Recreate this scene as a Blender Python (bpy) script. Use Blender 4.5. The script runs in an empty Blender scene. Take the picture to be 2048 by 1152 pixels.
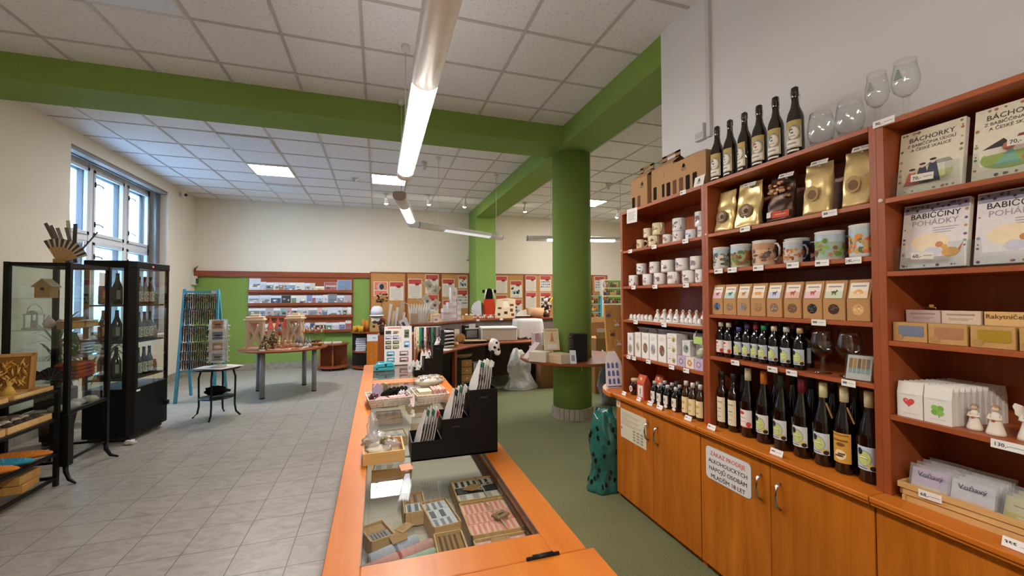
import bpy, bmesh, math, random
from math import sin, cos, pi, radians
from mathutils import Matrix, Vector, noise

random.seed(7)
SC = bpy.context.scene
COL = SC.collection

# ------------------------------------------------------------------ camera
def cam_axes(yaw, pitch, roll):
    f = Vector((sin(yaw) * cos(pitch), cos(yaw) * cos(pitch), sin(pitch)))
    r = Vector((cos(yaw), -sin(yaw), 0))
    u = r.cross(f)
    return r * cos(roll) + u * sin(roll), -r * sin(roll) + u * cos(roll), f
_r, _u, _f = cam_axes(radians(17.8), radians(1.3), radians(-0.2))
cd = bpy.data.cameras.new('camera')
cd.sensor_width = 36.0
cd.lens = 835.0 / 2048 * 36
cd.clip_start = 0.02
cd.clip_end = 200
cam = bpy.data.objects.new('camera', cd)
cam.matrix_world = Matrix(((_r.x, _u.x, -_f.x, 0), (_r.y, _u.y, -_f.y, 0), (_r.z, _u.z, -_f.z, 1.5), (0, 0, 0, 1)))
COL.objects.link(cam)
SC.camera = cam

# ------------------------------------------------------------------ world, exposure
W = bpy.data.worlds.new('sky')
SC.world = W
W.use_nodes = True
_bg = W.node_tree.nodes['Background']
_bg.inputs['Color'].default_value = (0.70, 0.86, 1.0, 1)
_bg.inputs['Strength'].default_value = 8.0
SC.view_settings.view_transform = 'Standard'
SC.view_settings.look = 'None'
SC.view_settings.gamma = 1
SC.view_settings.use_curve_mapping = False
SC.view_settings.exposure = 1.5
SC.cycles.use_denoising = True
SC.cycles.max_bounces = 8
SC.cycles.diffuse_bounces = 4
SC.cycles.glossy_bounces = 3
SC.cycles.transmission_bounces = 6
SC.cycles.transparent_max_bounces = 24
SC.cycles.sample_clamp_indirect = 6
SC.cycles.caustics_reflective = False
SC.cycles.caustics_refractive = False
LAMP = 40.0     # strength of the lit pendant diffusers
PANEL = 26.0    # strength of the lit ceiling panels

# ------------------------------------------------------------------ mesh helpers
def lin(h):
    h = h.lstrip('#')
    o = []
    for i in (0, 2, 4):
        v = int(h[i:i + 2], 16) / 255
        o.append(v / 12.92 if v <= 0.04045 else ((v + 0.055) / 1.055) ** 2.4)
    return (o[0], o[1], o[2], 1.0)

class MB:
    """collects shapes with a colour per face; build() makes one mesh"""
    def __init__(s, c='#ffffff'):
        s.v = []; s.f = []; s.fc = []; s.fs = []; s.col = lin(c); s.M = None
    def C(s, c):
        s.col = lin(c); return s
    def X(s, loc=(0, 0, 0), rz=0, rx=0, ry=0, sc=None):
        s.M = Matrix.Translation(loc) @ Matrix.Rotation(rz, 4, 'Z') @ Matrix.Rotation(ry, 4, 'Y') @ Matrix.Rotation(rx, 4, 'X')
        if sc: s.M = s.M @ Matrix.Diagonal((sc[0], sc[1], sc[2], 1))
        return s
    def N(s):
        s.M = None; return s
    def add(s, vs, fs, smooth=False):
        b = len(s.v)
        if s.M is not None: vs = [s.M @ Vector(v) for v in vs]
        s.v += [tuple(v) for v in vs]
        for f in fs:
            s.f.append([i + b for i in f]); s.fc.append(s.col); s.fs.append(smooth)
        return s
    def box(s, x0, x1, y0, y1, z0, z1):
        return s.add([(x0, y0, z0), (x1, y0, z0), (x1, y1, z0), (x0, y1, z0), (x0, y0, z1), (x1, y0, z1), (x1, y1, z1), (x0, y1, z1)],
                     [(3, 2, 1, 0), (4, 5, 6, 7), (0, 1, 5, 4), (1, 2, 6, 5), (2, 3, 7, 6), (3, 0, 4, 7)])
    def bx(s, cx, cy, z0, w, d, h):
        return s.box(cx - w / 2, cx + w / 2, cy - d / 2, cy + d / 2, z0, z0 + h)
    def prism(s, poly, h0, h1, axis='z', smooth=False):
        n = len(poly)
        m = {'z': lambda a, b, h: (a, b, h), 'y': lambda a, b, h: (a, h, b), 'x': lambda a, b, h: (h, a, b)}[axis]
        vs = [m(a, b, h0) for a, b in poly] + [m(a, b, h1) for a, b in poly]
        s.add(vs, [list(range(n))[::-1], [i + n for i in range(n)]])
        b = len(s.v) - 2 * n
        for i in range(n):
            j = (i + 1) % n
            s.f.append([b + i, b + j, b + j + n, b + i + n]); s.fc.append(s.col); s.fs.append(smooth)
        return s
    def lathe(s, prof, n=20, cx=0, cy=0, z=0, smooth=True, a0=0, a1=2 * pi):
        vs = []; fs = []; full = abs(a1 - a0 - 2 * pi) < 1e-6
        k = n if full else n + 1
        for r, h in prof:
            for i in range(k):
                a = a0 + (a1 - a0) * i / n
                vs.append((cx + max(r, 1e-5) * cos(a), cy + max(r, 1e-5) * sin(a), z + h))
        for p in range(len(prof) - 1):
            for i in range(n):
                j = (i + 1) % k
                fs.append((p * k + i, p * k + j, (p + 1) * k + j, (p + 1) * k + i))
        if full:
            if prof[0][0] > 1e-4: fs.append(tuple(range(k))[::-1])
            if prof[-1][0] > 1e-4: fs.append(tuple((len(prof) - 1) * k + i for i in range(k)))
        return s.add(vs, fs, smooth)
    def cyl(s, cx, cy, z0, r, h, n=16):
        return s.lathe([(r, 0), (r, h)], n, cx, cy, z0)
    def tube(s, pts, r, n=6, closed=False):
        pts = [Vector(p) for p in pts]; m = len(pts); vs = []; fs = []
        for i, p in enumerate(pts):
            if closed: t = pts[(i + 1) % m] - pts[i - 1]
            else: t = pts[min(i + 1, m - 1)] - pts[max(i - 1, 0)]
            t.normalize()
            a = Vector((0, 0, 1)) if abs(t.z) < 0.9 else Vector((1, 0, 0))
            e1 = t.cross(a).normalized(); e2 = t.cross(e1)
            rr = r[i] if isinstance(r, (list, tuple)) else r
            for k in range(n):
                q = 2 * pi * (k + 0.5) / n
                vs.append(p + e1 * (rr * cos(q)) + e2 * (rr * sin(q)))
        for i in range(m if closed else m - 1):
            j = (i + 1) % m
            for k in range(n):
                l = (k + 1) % n
                fs.append((i * n + k, i * n + l, j * n + l, j * n + k))
        if not closed:
            fs.append(tuple(range(n))[::-1]); fs.append(tuple((m - 1) * n + k for k in range(n)))
        return s.add(vs, fs, n > 4)
    def sph(s, cx, cy, cz, rx, ry=None, rz=None, n=12, m=8, amp=0, seed=0, fq=6):
        ry = ry or rx; rz = rz or rx
        vs = []; fs = []
        for j in range(m + 1):
            t = pi * j / m
            for i in range(n):
                a = 2 * pi * i / n
                d = Vector((sin(t) * cos(a), sin(t) * sin(a), -cos(t)))
                k = 1 + (amp * noise.noise(d * fq * 0.3 + Vector((seed, seed * 2.1, 0))) if amp else 0)
                vs.append((cx + rx * d.x * k, cy + ry * d.y * k, cz + rz * d.z * k))
        for j in range(m):
            for i in range(n):
                k = (i + 1) % n
                fs.append((j * n + i, j * n + k, (j + 1) * n + k, (j + 1) * n + i))
        return s.add(vs, fs, True)
    def quad(s, *p):
        return s.add(p, [tuple(range(len(p)))])
    def build(s, name, bevel=0, seg=1, weld=True):
        me = bpy.data.meshes.new(name)
        me.from_pydata(s.v, [], s.f)
        ca = me.color_attributes.new('Col', 'FLOAT_COLOR', 'CORNER')
        for p, c, sm in zip(me.polygons, s.fc, s.fs):
            p.use_smooth = sm
            for li in p.loop_indices: ca.data[li].color = c
        bm = bmesh.new(); bm.from_mesh(me)
        if weld: bmesh.ops.remove_doubles(bm, verts=bm.verts, dist=2e-6)
        bmesh.ops.recalc_face_normals(bm, faces=bm.faces)
        if bevel:
            es = [e for e in bm.edges if len(e.link_faces) == 2 and e.calc_face_angle(0) > 0.6]
            bmesh.ops.bevel(bm, geom=es, offset=bevel, offset_type='OFFSET', segments=seg, affect='EDGES', clamp_overlap=True)
        bm.to_mesh(me); bm.free()
        return me

def as_mesh(name, mb, bevel):
    return mb.build(name, bevel) if isinstance(mb, MB) else mb
def tag(o, label, cat, group=None, kind=None):
    if label: o['label'] = label
    if cat: o['category'] = cat
    if group: o['group'] = group
    if kind: o['kind'] = kind
    return o
def raw(name, mb, mat, bevel=0):
    me = as_mesh(name, mb, bevel)
    if not me.materials: me.materials.append(M[mat])
    o = bpy.data.objects.new(name, me); COL.objects.link(o)
    return o
def T(name, label, cat, loc=(0, 0, 0), rz=0, group=None):
    o = bpy.data.objects.new(name, None); COL.objects.link(o)
    o.empty_display_size = 0.05
    o.location = (loc[0], loc[1], loc[2] + (LIFT if loc[2] > 0.05 else 0)); o.rotation_euler = (0, 0, rz)
    return tag(o, label, cat, group)
def P(name, par, mb, mat='satin', bevel=0, label=None, loc=None, rot=None, kind=None):
    o = raw(name, mb, mat, bevel); o.parent = par
    if loc: o.location = loc
    if rot: o.rotation_euler = rot
    return tag(o, label, None, None, kind)
def S(name, label, cat, mb, mat='satin', loc=(0, 0, 0), rz=0, group=None, bevel=0, rot=None, kind=None):
    o = raw(name, mb, mat, bevel); o.location = (loc[0], loc[1], loc[2] + (LIFT if loc[2] > 0.05 else 0)); o.rotation_euler = rot or (0, 0, rz)
    return tag(o, label, cat, group, kind)
def B(name, mb, mat, bevel=0, par=None):          # the setting
    o = raw(name, mb, mat, bevel)
    if par: o.parent = par
    else: o['kind'] = 'structure'
    return o
def dup(src, loc=None, rz=None, label=None, group=None):
    c = src.copy(); COL.objects.link(c)
    if loc is not None: c.location = loc
    if rz is not None: c.rotation_euler = (0, 0, rz)
    if label: c['label'] = label
    if group: c['group'] = group
    def kids(a, b):
        for k in list(a.children):
            q = k.copy(); COL.objects.link(q); q.parent = b; kids(k, q)
    kids(src, c)
    return c
ORD = ['first', 'second', 'third', 'fourth', 'fifth', 'sixth', 'seventh', 'eighth', 'ninth', 'tenth', 'eleventh', 'twelfth',
       'thirteenth', 'fourteenth', 'fifteenth', 'sixteenth', 'seventeenth', 'eighteenth', 'nineteenth', 'twentieth', 'twenty-first', 'twenty-second', 'twenty-third', 'twenty-fourth', 'twenty-fifth']
LIFT = 0.0006   # things rest a hair above what carries them
RZ = -pi / 2      # things on the right-hand shelves face the aisle

_txt = {}
def text_mesh(body, size, color='#222222', ext=0.0004, align='CENTER'):
    """lettering as a flat mesh in the xz plane facing -y"""
    cu = bpy.data.curves.new('lettering', 'FONT')
    cu.body = body; cu.size = size; cu.align_x = align; cu.extrude = ext; cu.space_line = 1.0
    cu.resolution_u = 2
    o = bpy.data.objects.new('lettering', cu); COL.objects.link(o)
    dg = bpy.context.evaluated_depsgraph_get(); dg.update()
    me = bpy.data.meshes.new_from_object(o.evaluated_get(dg))
    bpy.data.objects.remove(o); bpy.data.curves.remove(cu)
    me.name = 'lettering'; me.materials.clear()
    me.transform(Matrix.Rotation(pi / 2, 4, 'X'))
    ca = me.color_attributes.get('Col') or me.color_attributes.new('Col', 'FLOAT_COLOR', 'CORNER')
    c = lin(color)
    for d in ca.data: d.color = c
    return me

# ------------------------------------------------------------------ materials
M = {}
def new_mat(name):
    m = bpy.data.materials.new(name); m.use_nodes = True
    nt = m.node_tree; nt.nodes.clear()
    out = nt.nodes.new('ShaderNodeOutputMaterial')
    M[name] = m
    return nt, out
def N(nt, t, **kw):
    n = nt.nodes.new(t)
    for k, v in kw.items():
        if k.startswith('i_'): n.inputs[int(k[2:]) if k[2:].isdigit() else k[2:].replace('_', ' ')].default_value = v
        else: setattr(n, k, v)
    return n
def principled(nt, out, rough=0.5, metal=0, spec=0.5, coat=0):
    b = nt.nodes.new('ShaderNodeBsdfPrincipled')
    b.inputs['Roughness'].default_value = rough; b.inputs['Metallic'].default_value = metal
    b.inputs['Specular IOR Level'].default_value = spec; b.inputs['Coat Weight'].default_value = coat
    nt.links.new(b.outputs[0], out.inputs[0])
    return b
def bump(nt, b, src, strength, dist=0.002):
    n = nt.nodes.new('ShaderNodeBump'); n.inputs['Strength'].default_value = strength; n.inputs['Distance'].default_value = dist
    nt.links.new(src, n.inputs['Height']); nt.links.new(n.outputs[0], b.inputs['Normal'])
def coords(nt, scale=(1, 1, 1), rot=(0, 0, 0)):
    tc = nt.nodes.new('ShaderNodeTexCoord'); mp = nt.nodes.new('ShaderNodeMapping')
    mp.inputs['Scale'].default_value = scale; mp.inputs['Rotation'].default_value = rot
    nt.links.new(tc.outputs['Object'], mp.inputs['Vector'])
    return mp.outputs[0]
def noise_tex(nt, vec, scale, detail=3, rough=0.5, dist=0):
    n = nt.nodes.new('ShaderNodeTexNoise')
    n.inputs['Scale'].default_value = scale; n.inputs['Detail'].default_value = detail
    n.inputs['Roughness'].default_value = rough; n.inputs['Distortion'].default_value = dist
    if vec is not None: nt.links.new(vec, n.inputs['Vector'])
    return n
def ramp(nt, src, stops):
    r = nt.nodes.new('ShaderNodeValToRGB')
    while len(r.color_ramp.elements) < len(stops): r.color_ramp.elements.new(0.5)
    for e, (p, c) in zip(r.color_ramp.elements, stops):
        e.position = p; e.color = lin(c) if isinstance(c, str) else (c, c, c, 1)
    nt.links.new(src, r.inputs[0])
    return r.outputs[0]
def mul(nt, a, b, fac=1.0):
    m = nt.nodes.new('ShaderNodeMixRGB'); m.blend_type = 'MULTIPLY'; m.inputs[0].default_value = fac
    nt.links.new(a, m.inputs[1]); nt.links.new(b, m.inputs[2])
    return m.outputs[0]

def colour_mat(name, rough, metal=0, spec=0.5, coat=0, bstr=0, bscale=60, var=0.06):
    """takes the colour given to each face, with a little procedural variation"""
    nt, out = new_mat(name)
    b = principled(nt, out, rough, metal, spec, coat)
    at = N(nt, 'ShaderNodeAttribute', attribute_name='Col')
    v = coords(nt)
    n = noise_tex(nt, v, bscale, 3)
    nt.links.new(mul(nt, at.outputs['Color'], ramp(nt, n.outputs[0], [(0.3, 1 - var), (0.7, 1.0)])), b.inputs['Base Color'])
    if bstr: bump(nt, b, n.outputs[0], bstr)
    return nt
colour_mat('satin', 0.45, bscale=25)
colour_mat('matte', 0.85, spec=0.2, bstr=0.15, bscale=90)
colour_mat('gloss', 0.12, coat=0.3, var=0.02)
colour_mat('ceramic', 0.18, coat=0.2, var=0.03)
colour_mat('paper', 0.7, spec=0.25, var=0.05)
colour_mat('card', 0.8, spec=0.2, bstr=0.08, bscale=120, var=0.1)
colour_mat('print', 0.4, spec=0.4, bscale=55, var=0.1)
colour_mat('cloth', 0.95, spec=0.1, bstr=0.5, bscale=140, var=0.15)
colour_mat('metal', 0.32, metal=1.0, var=0.05)
colour_mat('foil', 0.33, metal=0.55, bstr=0.9, bscale=14, var=0.1)
colour_mat('blackmetal', 0.45, spec=0.22)
colour_mat('plastic', 0.38, spec=0.4, bstr=0.8, bscale=11)
colour_mat('crinkle', 0.2, coat=0.3, bstr=1.0, bscale=16)
colour_mat('leaf', 0.45, var=0.35, bscale=8)
colour_mat('darkglass', 0.06, coat=0.4, var=0.02)

def wood(name, dark, mid, light, axis, rough=0.38, scale=1.0, spec=0.4):
    nt, out = new_mat(name)
    b = principled(nt, out, rough, spec=spec)
    sc = {'x': (1.2, 14, 14), 'y': (14, 1.2, 14), 'z': (14, 14, 1.2)}[axis]
    v = coords(nt, tuple(k * scale for k in sc))
    n1 = noise_tex(nt, v, 1.0, 6, 0.6, 0.8)
    c = ramp(nt, n1.outputs[0], [(0.25, dark), (0.5, mid), (0.78, light)])
    v2 = coords(nt, (2.3, 2.3, 1.7))
    n2 = noise_tex(nt, v2, 1.6, 2)
    nt.links.new(mul(nt, c, ramp(nt, n2.outputs[0], [(0.3, 0.86), (0.7, 1.0)])), b.inputs['Base Color'])
    bump(nt, b, n1.outputs[0], 0.05)
wood('cherry', '#904620', '#9d5028', '#ab5e33', 'z', 0.42)
wood('cherry_x', '#974b24', '#a5562d', '#b36338', 'y', 0.42)
wood('door', '#a85a14', '#bf6c1c', '#d27e28', 'z', 0.4, spec=0.3)
wood('top', '#bd651a', '#ca7222', '#d47f2c', 'y', 0.35, spec=0.25)
wood('desk', '#7d3b20', '#8e4727', '#9d5432', 'x', 0.35)
wood('pine', '#c79a5c', '#d6ab6e', '#e2bc82', 'x', 0.6, 2.0, 0.25)
wood('birch', '#d8b893', '#e3c6a4', '#ecd3b5', 'z', 0.6, 2.5, 0.25)
wood('oak', '#a97a3c', '#bd8d4b', '#cb9d5c', 'z', 0.5, 1.6, 0.3)

def wall_paint(name, col, bstr=0.12):
    nt, out = new_mat(name)
    b = principled(nt, out, 0.8, spec=0.25)
    v = coords(nt)
    n = noise_tex(nt, v, 1.2, 3)
    rgb = N(nt, 'ShaderNodeRGB'); rgb.outputs[0].default_value = lin(col)
    nt.links.new(mul(nt, rgb.outputs[0], ramp(nt, n.outputs[0], [(0.3, 0.96), (0.7, 1.0)])), b.inputs['Base Color'])
    n2 = noise_tex(nt, v, 70, 3)
    bump(nt, b, n2.outputs[0], bstr, 0.003)
wall_paint('cream_paint', '#ddd2bf')
wall_paint('white_paint', '#d9d8d8')
wall_paint('green_paint', '#809b4c', 0.3)
wall_paint('outside_paint', '#b9c6d2')

nt, out = new_mat('ceiling_tile')
b = principled(nt, out, 0.9, spec=0.1)
v = coords(nt)
n = noise_tex(nt, v, 55, 5, 0.65)
nt.links.new(ramp(nt, n.outputs[0], [(0.3, '#c9c6c8'), (0.44, '#e8e6e8'), (0.7, '#ecebec')]), b.inputs['Base Color'])
bump(nt, b, n.outputs[0], 0.35, 0.003)

nt, out = new_mat('floor_tile')
b = principled(nt, out, 0.36, spec=0.4)
tc = N(nt, 'ShaderNodeTexCoord')
br = N(nt, 'ShaderNodeTexBrick', offset=0.0, squash=1.0)
br.inputs['Scale'].default_value = 1.0
br.inputs['Mortar Size'].default_value = 0.0028
br.inputs['Mortar Smooth'].default_value = 0.3
br.inputs['Brick Width'].default_value = 0.305
br.inputs['Row Height'].default_value = 0.305
mp = N(nt, 'ShaderNodeMapping'); mp.inputs['Location'].default_value = (0.485, 0.1, 0)
nt.links.new(tc.outputs['Object'], mp.inputs['Vector']); nt.links.new(mp.outputs[0], br.inputs['Vector'])
n1 = noise_tex(nt, coords(nt, (1.6, 3.4, 1), (0, 0, 0.5)), 2.6, 8, 0.66, 2.2)
c1 = ramp(nt, n1.outputs[0], [(0.28, '#87817a'), (0.5, '#9c958c'), (0.72, '#aaa39a')])
mx = N(nt, 'ShaderNodeMixRGB')
nt.links.new(br.outputs['Fac'], mx.inputs[0]); nt.links.new(c1, mx.inputs[1]); mx.inputs[2].default_value = lin('#55524e')
nt.links.new(mx.outputs[0], b.inputs['Base Color'])
bump(nt, b, n1.outputs[0], 0.06)

nt, out = new_mat('carpet')
b = principled(nt, out, 0.95, spec=0.05)
v = coords(nt)
n = noise_tex(nt, v, 170, 3, 0.7)
n2 = noise_tex(nt, v, 1.3, 3)
c = ramp(nt, n.outputs[0], [(0.3, '#575a3d'), (0.5, '#757757'), (0.7, '#878969')])
nt.links.new(mul(nt, c, ramp(nt, n2.outputs[0], [(0.3, 0.85), (0.7, 1.0)])), b.inputs['Base Color'])
bump(nt, b, n.outputs[0], 0.8, 0.004)

nt, out = new_mat('base_tile')
b = principled(nt, out, 0.5, spec=0.3)
n = noise_tex(nt, coords(nt), 9, 4)
nt.links.new(ramp(nt, n.outputs[0], [(0.3, '#857c6e'), (0.7, '#a39a8b')]), b.inputs['Base Color'])

nt, out = new_mat('cork')
b = principled(nt, out, 0.9, spec=0.1)
n = noise_tex(nt, coords(nt), 120, 3, 0.7)
nt.links.new(ramp(nt, n.outputs[0], [(0.3, '#9a6a3a'), (0.5, '#b98550'), (0.7, '#c4925d')]), b.inputs['Base Color'])

def thin_glass(name, tint, refl=1.0, rough=0.0, base=0.04, haze=None, hfac=0.0):
    nt, out = new_mat(name)
    tr = N(nt, 'ShaderNodeBsdfTransparent'); tr.inputs[0].default_value = lin(tint)
    gl = N(nt, 'ShaderNodeBsdfGlossy'); gl.inputs['Roughness'].default_value = rough
    fr = N(nt, 'ShaderNodeLayerWeight'); fr.inputs[0].default_value = 0.5
    pw = N(nt, 'ShaderNodeMath', operation='POWER'); pw.inputs[1].default_value = 4.0
    nt.links.new(fr.outputs['Facing'], pw.inputs[0])
    ma = N(nt, 'ShaderNodeMath', operation='MULTIPLY_ADD'); ma.inputs[1].default_value = refl; ma.inputs[2].default_value = base
    ma.use_clamp = True
    nt.links.new(pw.outputs[0], ma.inputs[0])
    mx = N(nt, 'ShaderNodeMixShader')
    nt.links.new(ma.outputs[0], mx.inputs[0]); nt.links.new(tr.outputs[0], mx.inputs[1]); nt.links.new(gl.outputs[0], mx.inputs[2])
    o = mx.outputs[0]
    if haze:
        df = N(nt, 'ShaderNodeBsdfDiffuse'); df.inputs[0].default_value = lin(haze)
        m2 = N(nt, 'ShaderNodeMixShader'); m2.inputs[0].default_value = hfac
        nt.links.new(o, m2.inputs[1]); nt.links.new(df.outputs[0], m2.inputs[2]); o = m2.outputs[0]
    nt.links.new(o, out.inputs[0])
thin_glass('glass', '#f3f8f6', 0.8)
thin_glass('counter_glass', '#f7faf9', 0.9, base=0.04)
thin_glass('window_glass', '#eef5fa', 0.6)
thin_glass('drinking_glass', '#fdfefe', 1.0, 0.0, 0.05)
thin_glass('film', '#f6f6f6', 0.8, 0.12, 0.08, '#ffffff', 0.10)
thin_glass('cellophane', '#fafafa', 0.8, 0.15, 0.10, '#f4f2f0', 0.22)
thin_glass('acrylic', '#f6f8f8', 0.6, 0.05, 0.05)
thin_glass('grey_bag', '#d8d8d4', 0.4, 0.3, 0.05, '#c9cac6', 0.86)

def emitter(name, col, strength):
    nt, out = new_mat(name)
    e = N(nt, 'ShaderNodeEmission'); e.inputs[0].default_value = lin(col); e.inputs[1].default_value = strength
    nt.links.new(e.outputs[0], out.inputs[0])
emitter('lamp_light', '#fbf3ea', LAMP)
emitter('panel_light', '#f8f8fa', PANEL)
emitter('added_ceiling_fill', '#f6f4f6', 3.2)  # glow for the added strip that brightens the ceiling
emitter('bulb', '#fff2dc', 30)
emitter('louvre_light', '#f4f6fa', 1.4)
emitter('dim_louvre', '#f4f2ee', 0.3)
emitter('led', '#ff3030', 6)

# ------------------------------------------------------------------ the setting
CZ = 3.56
XL, YB = -3.53, 10.0
WY0, WY1, WZ0, WZ1 = 6.38, 8.84, 0.92, 3.38
B('floor', MB().box(-3.9, 0.32, -2.1, YB + 0.1, -0.1, 0), 'floor_tile')
B('floor_carpet', MB().box(0.32, 7.1, -2.1, YB + 0.1, -0.1, 0.0), 'carpet')
B('ceiling', MB().box(-3.9, 7.1, -2.1, YB + 0.1, CZ, CZ + 0.1), 'ceiling_tile')
g = MB('#c0bbb9')
x = -3.125
while x < 7.0:
    g.box(x - 0.012, x + 0.012, -2, YB, CZ - 0.008, CZ); x += 0.6
y = -1.8
while y < YB:
    g.box(XL, 7.0, y - 0.012, y + 0.012, CZ - 0.007, CZ); y += 0.6
B('trim_1', g, 'satin')
w = MB()
w.box(XL - 0.4, XL, -2.1, WY0, 0, CZ).box(XL - 0.4, XL, WY1, YB + 0.1, 0, CZ)
w.box(XL - 0.4, XL, WY0, WY1, 0, WZ0).box(XL - 0.4, XL, WY0, WY1, WZ1, CZ)
B('wall_left', w, 'cream_paint')
B('wall_back', MB().box(XL - 0.4, 7.1, YB, YB + 0.1, 0, CZ), 'cream_paint')
B('wall_back_lower', MB().box(XL, 7.0, YB - 0.008, YB, 0, 1.98), 'green_paint')
B('wall_front', MB().box(-3.9, 7.1, -2.1, -2.0, 0, CZ), 'cream_paint')
B('wall_right', MB().box(7.0, 7.1, -2, YB, 0, CZ), 'cream_paint')
B('wall_partition', MB().box(2.1, 2.5, -2, 2.71, 0, CZ), 'white_paint')
bb = MB('#8f877a')
x = XL
while x < 7.0:
    bb.box(x + 0.002, min(x + 0.303, 6.99), YB - 0.022, YB - 0.008, 0, 0.145); x += 0.305
B('baseboard_back', bb, 'base_tile')
bb = MB()
y = -2.0
while y < YB - 0.1:
    bb.box(XL, XL + 0.014, y + 0.002, y + 0.303, 0, 0.145); y += 0.305
B('baseboard_left', bb, 'base_tile')
# green beams, the wall pilaster and the round pillar
B('trim_2', MB().box(XL, 2.12, 4.55, 5.03, 3.33, CZ), 'green_paint')
B('trim_3', MB().box(2.11, 2.54, 2.71, 9.22, 3.32, CZ), 'green_paint')
B('trim_4', MB().box(2.11, 2.56, 9.2, YB, 0, CZ), 'green_paint')
B('wall_pillar', MB().lathe([(0.243, 0), (0.243, 3.33)], 48, 2.36, 4.85), 'green_paint')
r = MB()
for k in range(26):
    a0, a1 = 2 * pi * k / 26 + 0.012, 2 * pi * (k + 1) / 26 - 0.012
    p = [(2.36 + q * cos(a), 4.85 + q * sin(a)) for q, a in ((0.243, a0), (0.262, a0), (0.262, (a0 + a1) / 2), (0.262, a1), (0.243, a1))]
    r.prism(p, 0, 0.135)
B('baseboard_pillar', r, 'base_tile')
B('trim_5', MB('#6f3a26').box(XL, -0.17, YB - 0.06, YB - 0.008, 1.95, 2.065), 'desk', 0.002)
# conduit and junction box on the white wall
S('cable_conduit', 'white plastic cable conduit running up the white wall above the shelving', 'conduit', MB('#c9c8c8').box(2.075, 2.1, 2.195, 2.225, 2.56, CZ), 'satin')
jb = T('junction_box', 'small white wall box beside the cable conduit above the cartons', 'box', (2.1, 2.285, 2.56))
P('housing', jb, MB('#d3d2d4').box(-0.035, 0, -0.04, 0.04, 0, 0.11), 'satin', 0.004)
P('cover', jb, MB('#b9b9bd').box(-0.038, -0.034, -0.03, 0.03, 0.015, 0.05), 'satin')

# window
wn = bpy.data.objects.new('window_1', None); COL.objects.link(wn); wn['kind'] = 'structure'
wn.location = (XL - 0.27, 0, 0)
def win_layer(dx, nm, off):
    f = MB('#d9dade')
    t = 0.05
    f.box(dx - t, dx, WY0, WY0 + 0.07, WZ0, WZ1).box(dx - t, dx, WY1 - 0.06, WY1, WZ0, WZ1)
    f.box(dx - t, dx, WY0, WY1, WZ0, WZ0 + 0.07).box(dx - t, dx, WY0, WY1, WZ1 - 0.08, WZ1)
    f.box(dx - t, dx, WY0, WY1, 2.29, 2.38)
    for yy in (7.26, 8.09): f.box(dx - t, dx + 0.01, yy - 0.045, yy + 0.045, WZ0, WZ1)
    P(nm, wn, f, 'satin', 0.004)
    ys = (WY0 + 0.07, 7.215, 7.305, 8.045, 8.135, WY1 - 0.06)
    for i in range(3):
        for z0, z1 in ((WZ0 + 0.07, 2.29), (2.38, WZ1 - 0.08)):
            s = MB('#cfd3da'); a, b_ = ys[2 * i], ys[2 * i + 1]; q = 0.045
            s.box(dx - 0.02, dx + 0.018, a, a + q, z0, z1).box(dx - 0.02, dx + 0.018, b_ - q, b_, z0, z1)
            s.box(dx - 0.02, dx + 0.018, a, b_, z0, z0 + q).box(dx - 0.02, dx + 0.018, a, b_, z1 - q, z1)
            sh = P('sash', wn, s, 'satin', 0.003)
            P('pane', sh, MB().box(dx - 0.004, dx, a + q, b_ - q, z0 + q, z1 - q), 'window_glass')
            if off:
                for hz in (z0 + 0.16, z1 - 0.2):
                    h = MB('#2b2a2c').box(dx + 0.018, dx + 0.03, a + 0.012, a + 0.032, hz - 0.035, hz + 0.035)
                    h.tube([(dx + 0.025, a + 0.022, hz), (dx + 0.06, a + 0.03, hz), (dx + 0.065, a + 0.1, hz - 0.01), (dx + 0.06, a + 0.13, hz - 0.025)], 0.008)
                    P('handle', sh, h, 'blackmetal')
win_layer(0, 'frame', True)
win_layer(-0.12, 'outer_frame', False)
P('sill', wn, MB('#dcdcd8').box(-0.2, 0.3, WY0 - 0.04, WY1 + 0.04, WZ0 - 0.04, WZ0), 'satin', 0.005)
P('curtain_rail', wn, MB('#8c8782').box(0.1, 0.25, WY0, WY1, WZ1 - 0.05, WZ1 - 0.002).C('#5f5b57').box(0.13, 0.15, WY0, WY1, WZ1 - 0.062, WZ1 - 0.05), 'satin')
def curtain(label, y0, y1, col):
    n = 30; m = MB(col); vs = []; fs = []
    for i in range(n + 1):
        yy = y0 + (y1 - y0) * i / n; xx = 0.022 * sin(i * 1.9)
        vs += [(xx, yy, 0.0), (xx, yy, 2.36)]
    for i in range(n): fs.append((2 * i, 2 * i + 2, 2 * i + 3, 2 * i + 1))
    m.add(vs, fs, True)
    o = S('curtain', label, 'curtain', m, 'cloth', (XL - 0.13, 0, WZ0 + 0.04))
    md = o.modifiers.new('thickness', 'SOLIDIFY'); md.thickness = 0.003
curtain('grey curtain gathered at the left side of the tall window', WY0 + 0.01, WY0 + 0.12, '#6b6866')
curtain('grey curtain gathered at the far right side of the tall window', WY1 - 0.13, WY1 - 0.01, '#77747a')

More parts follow.
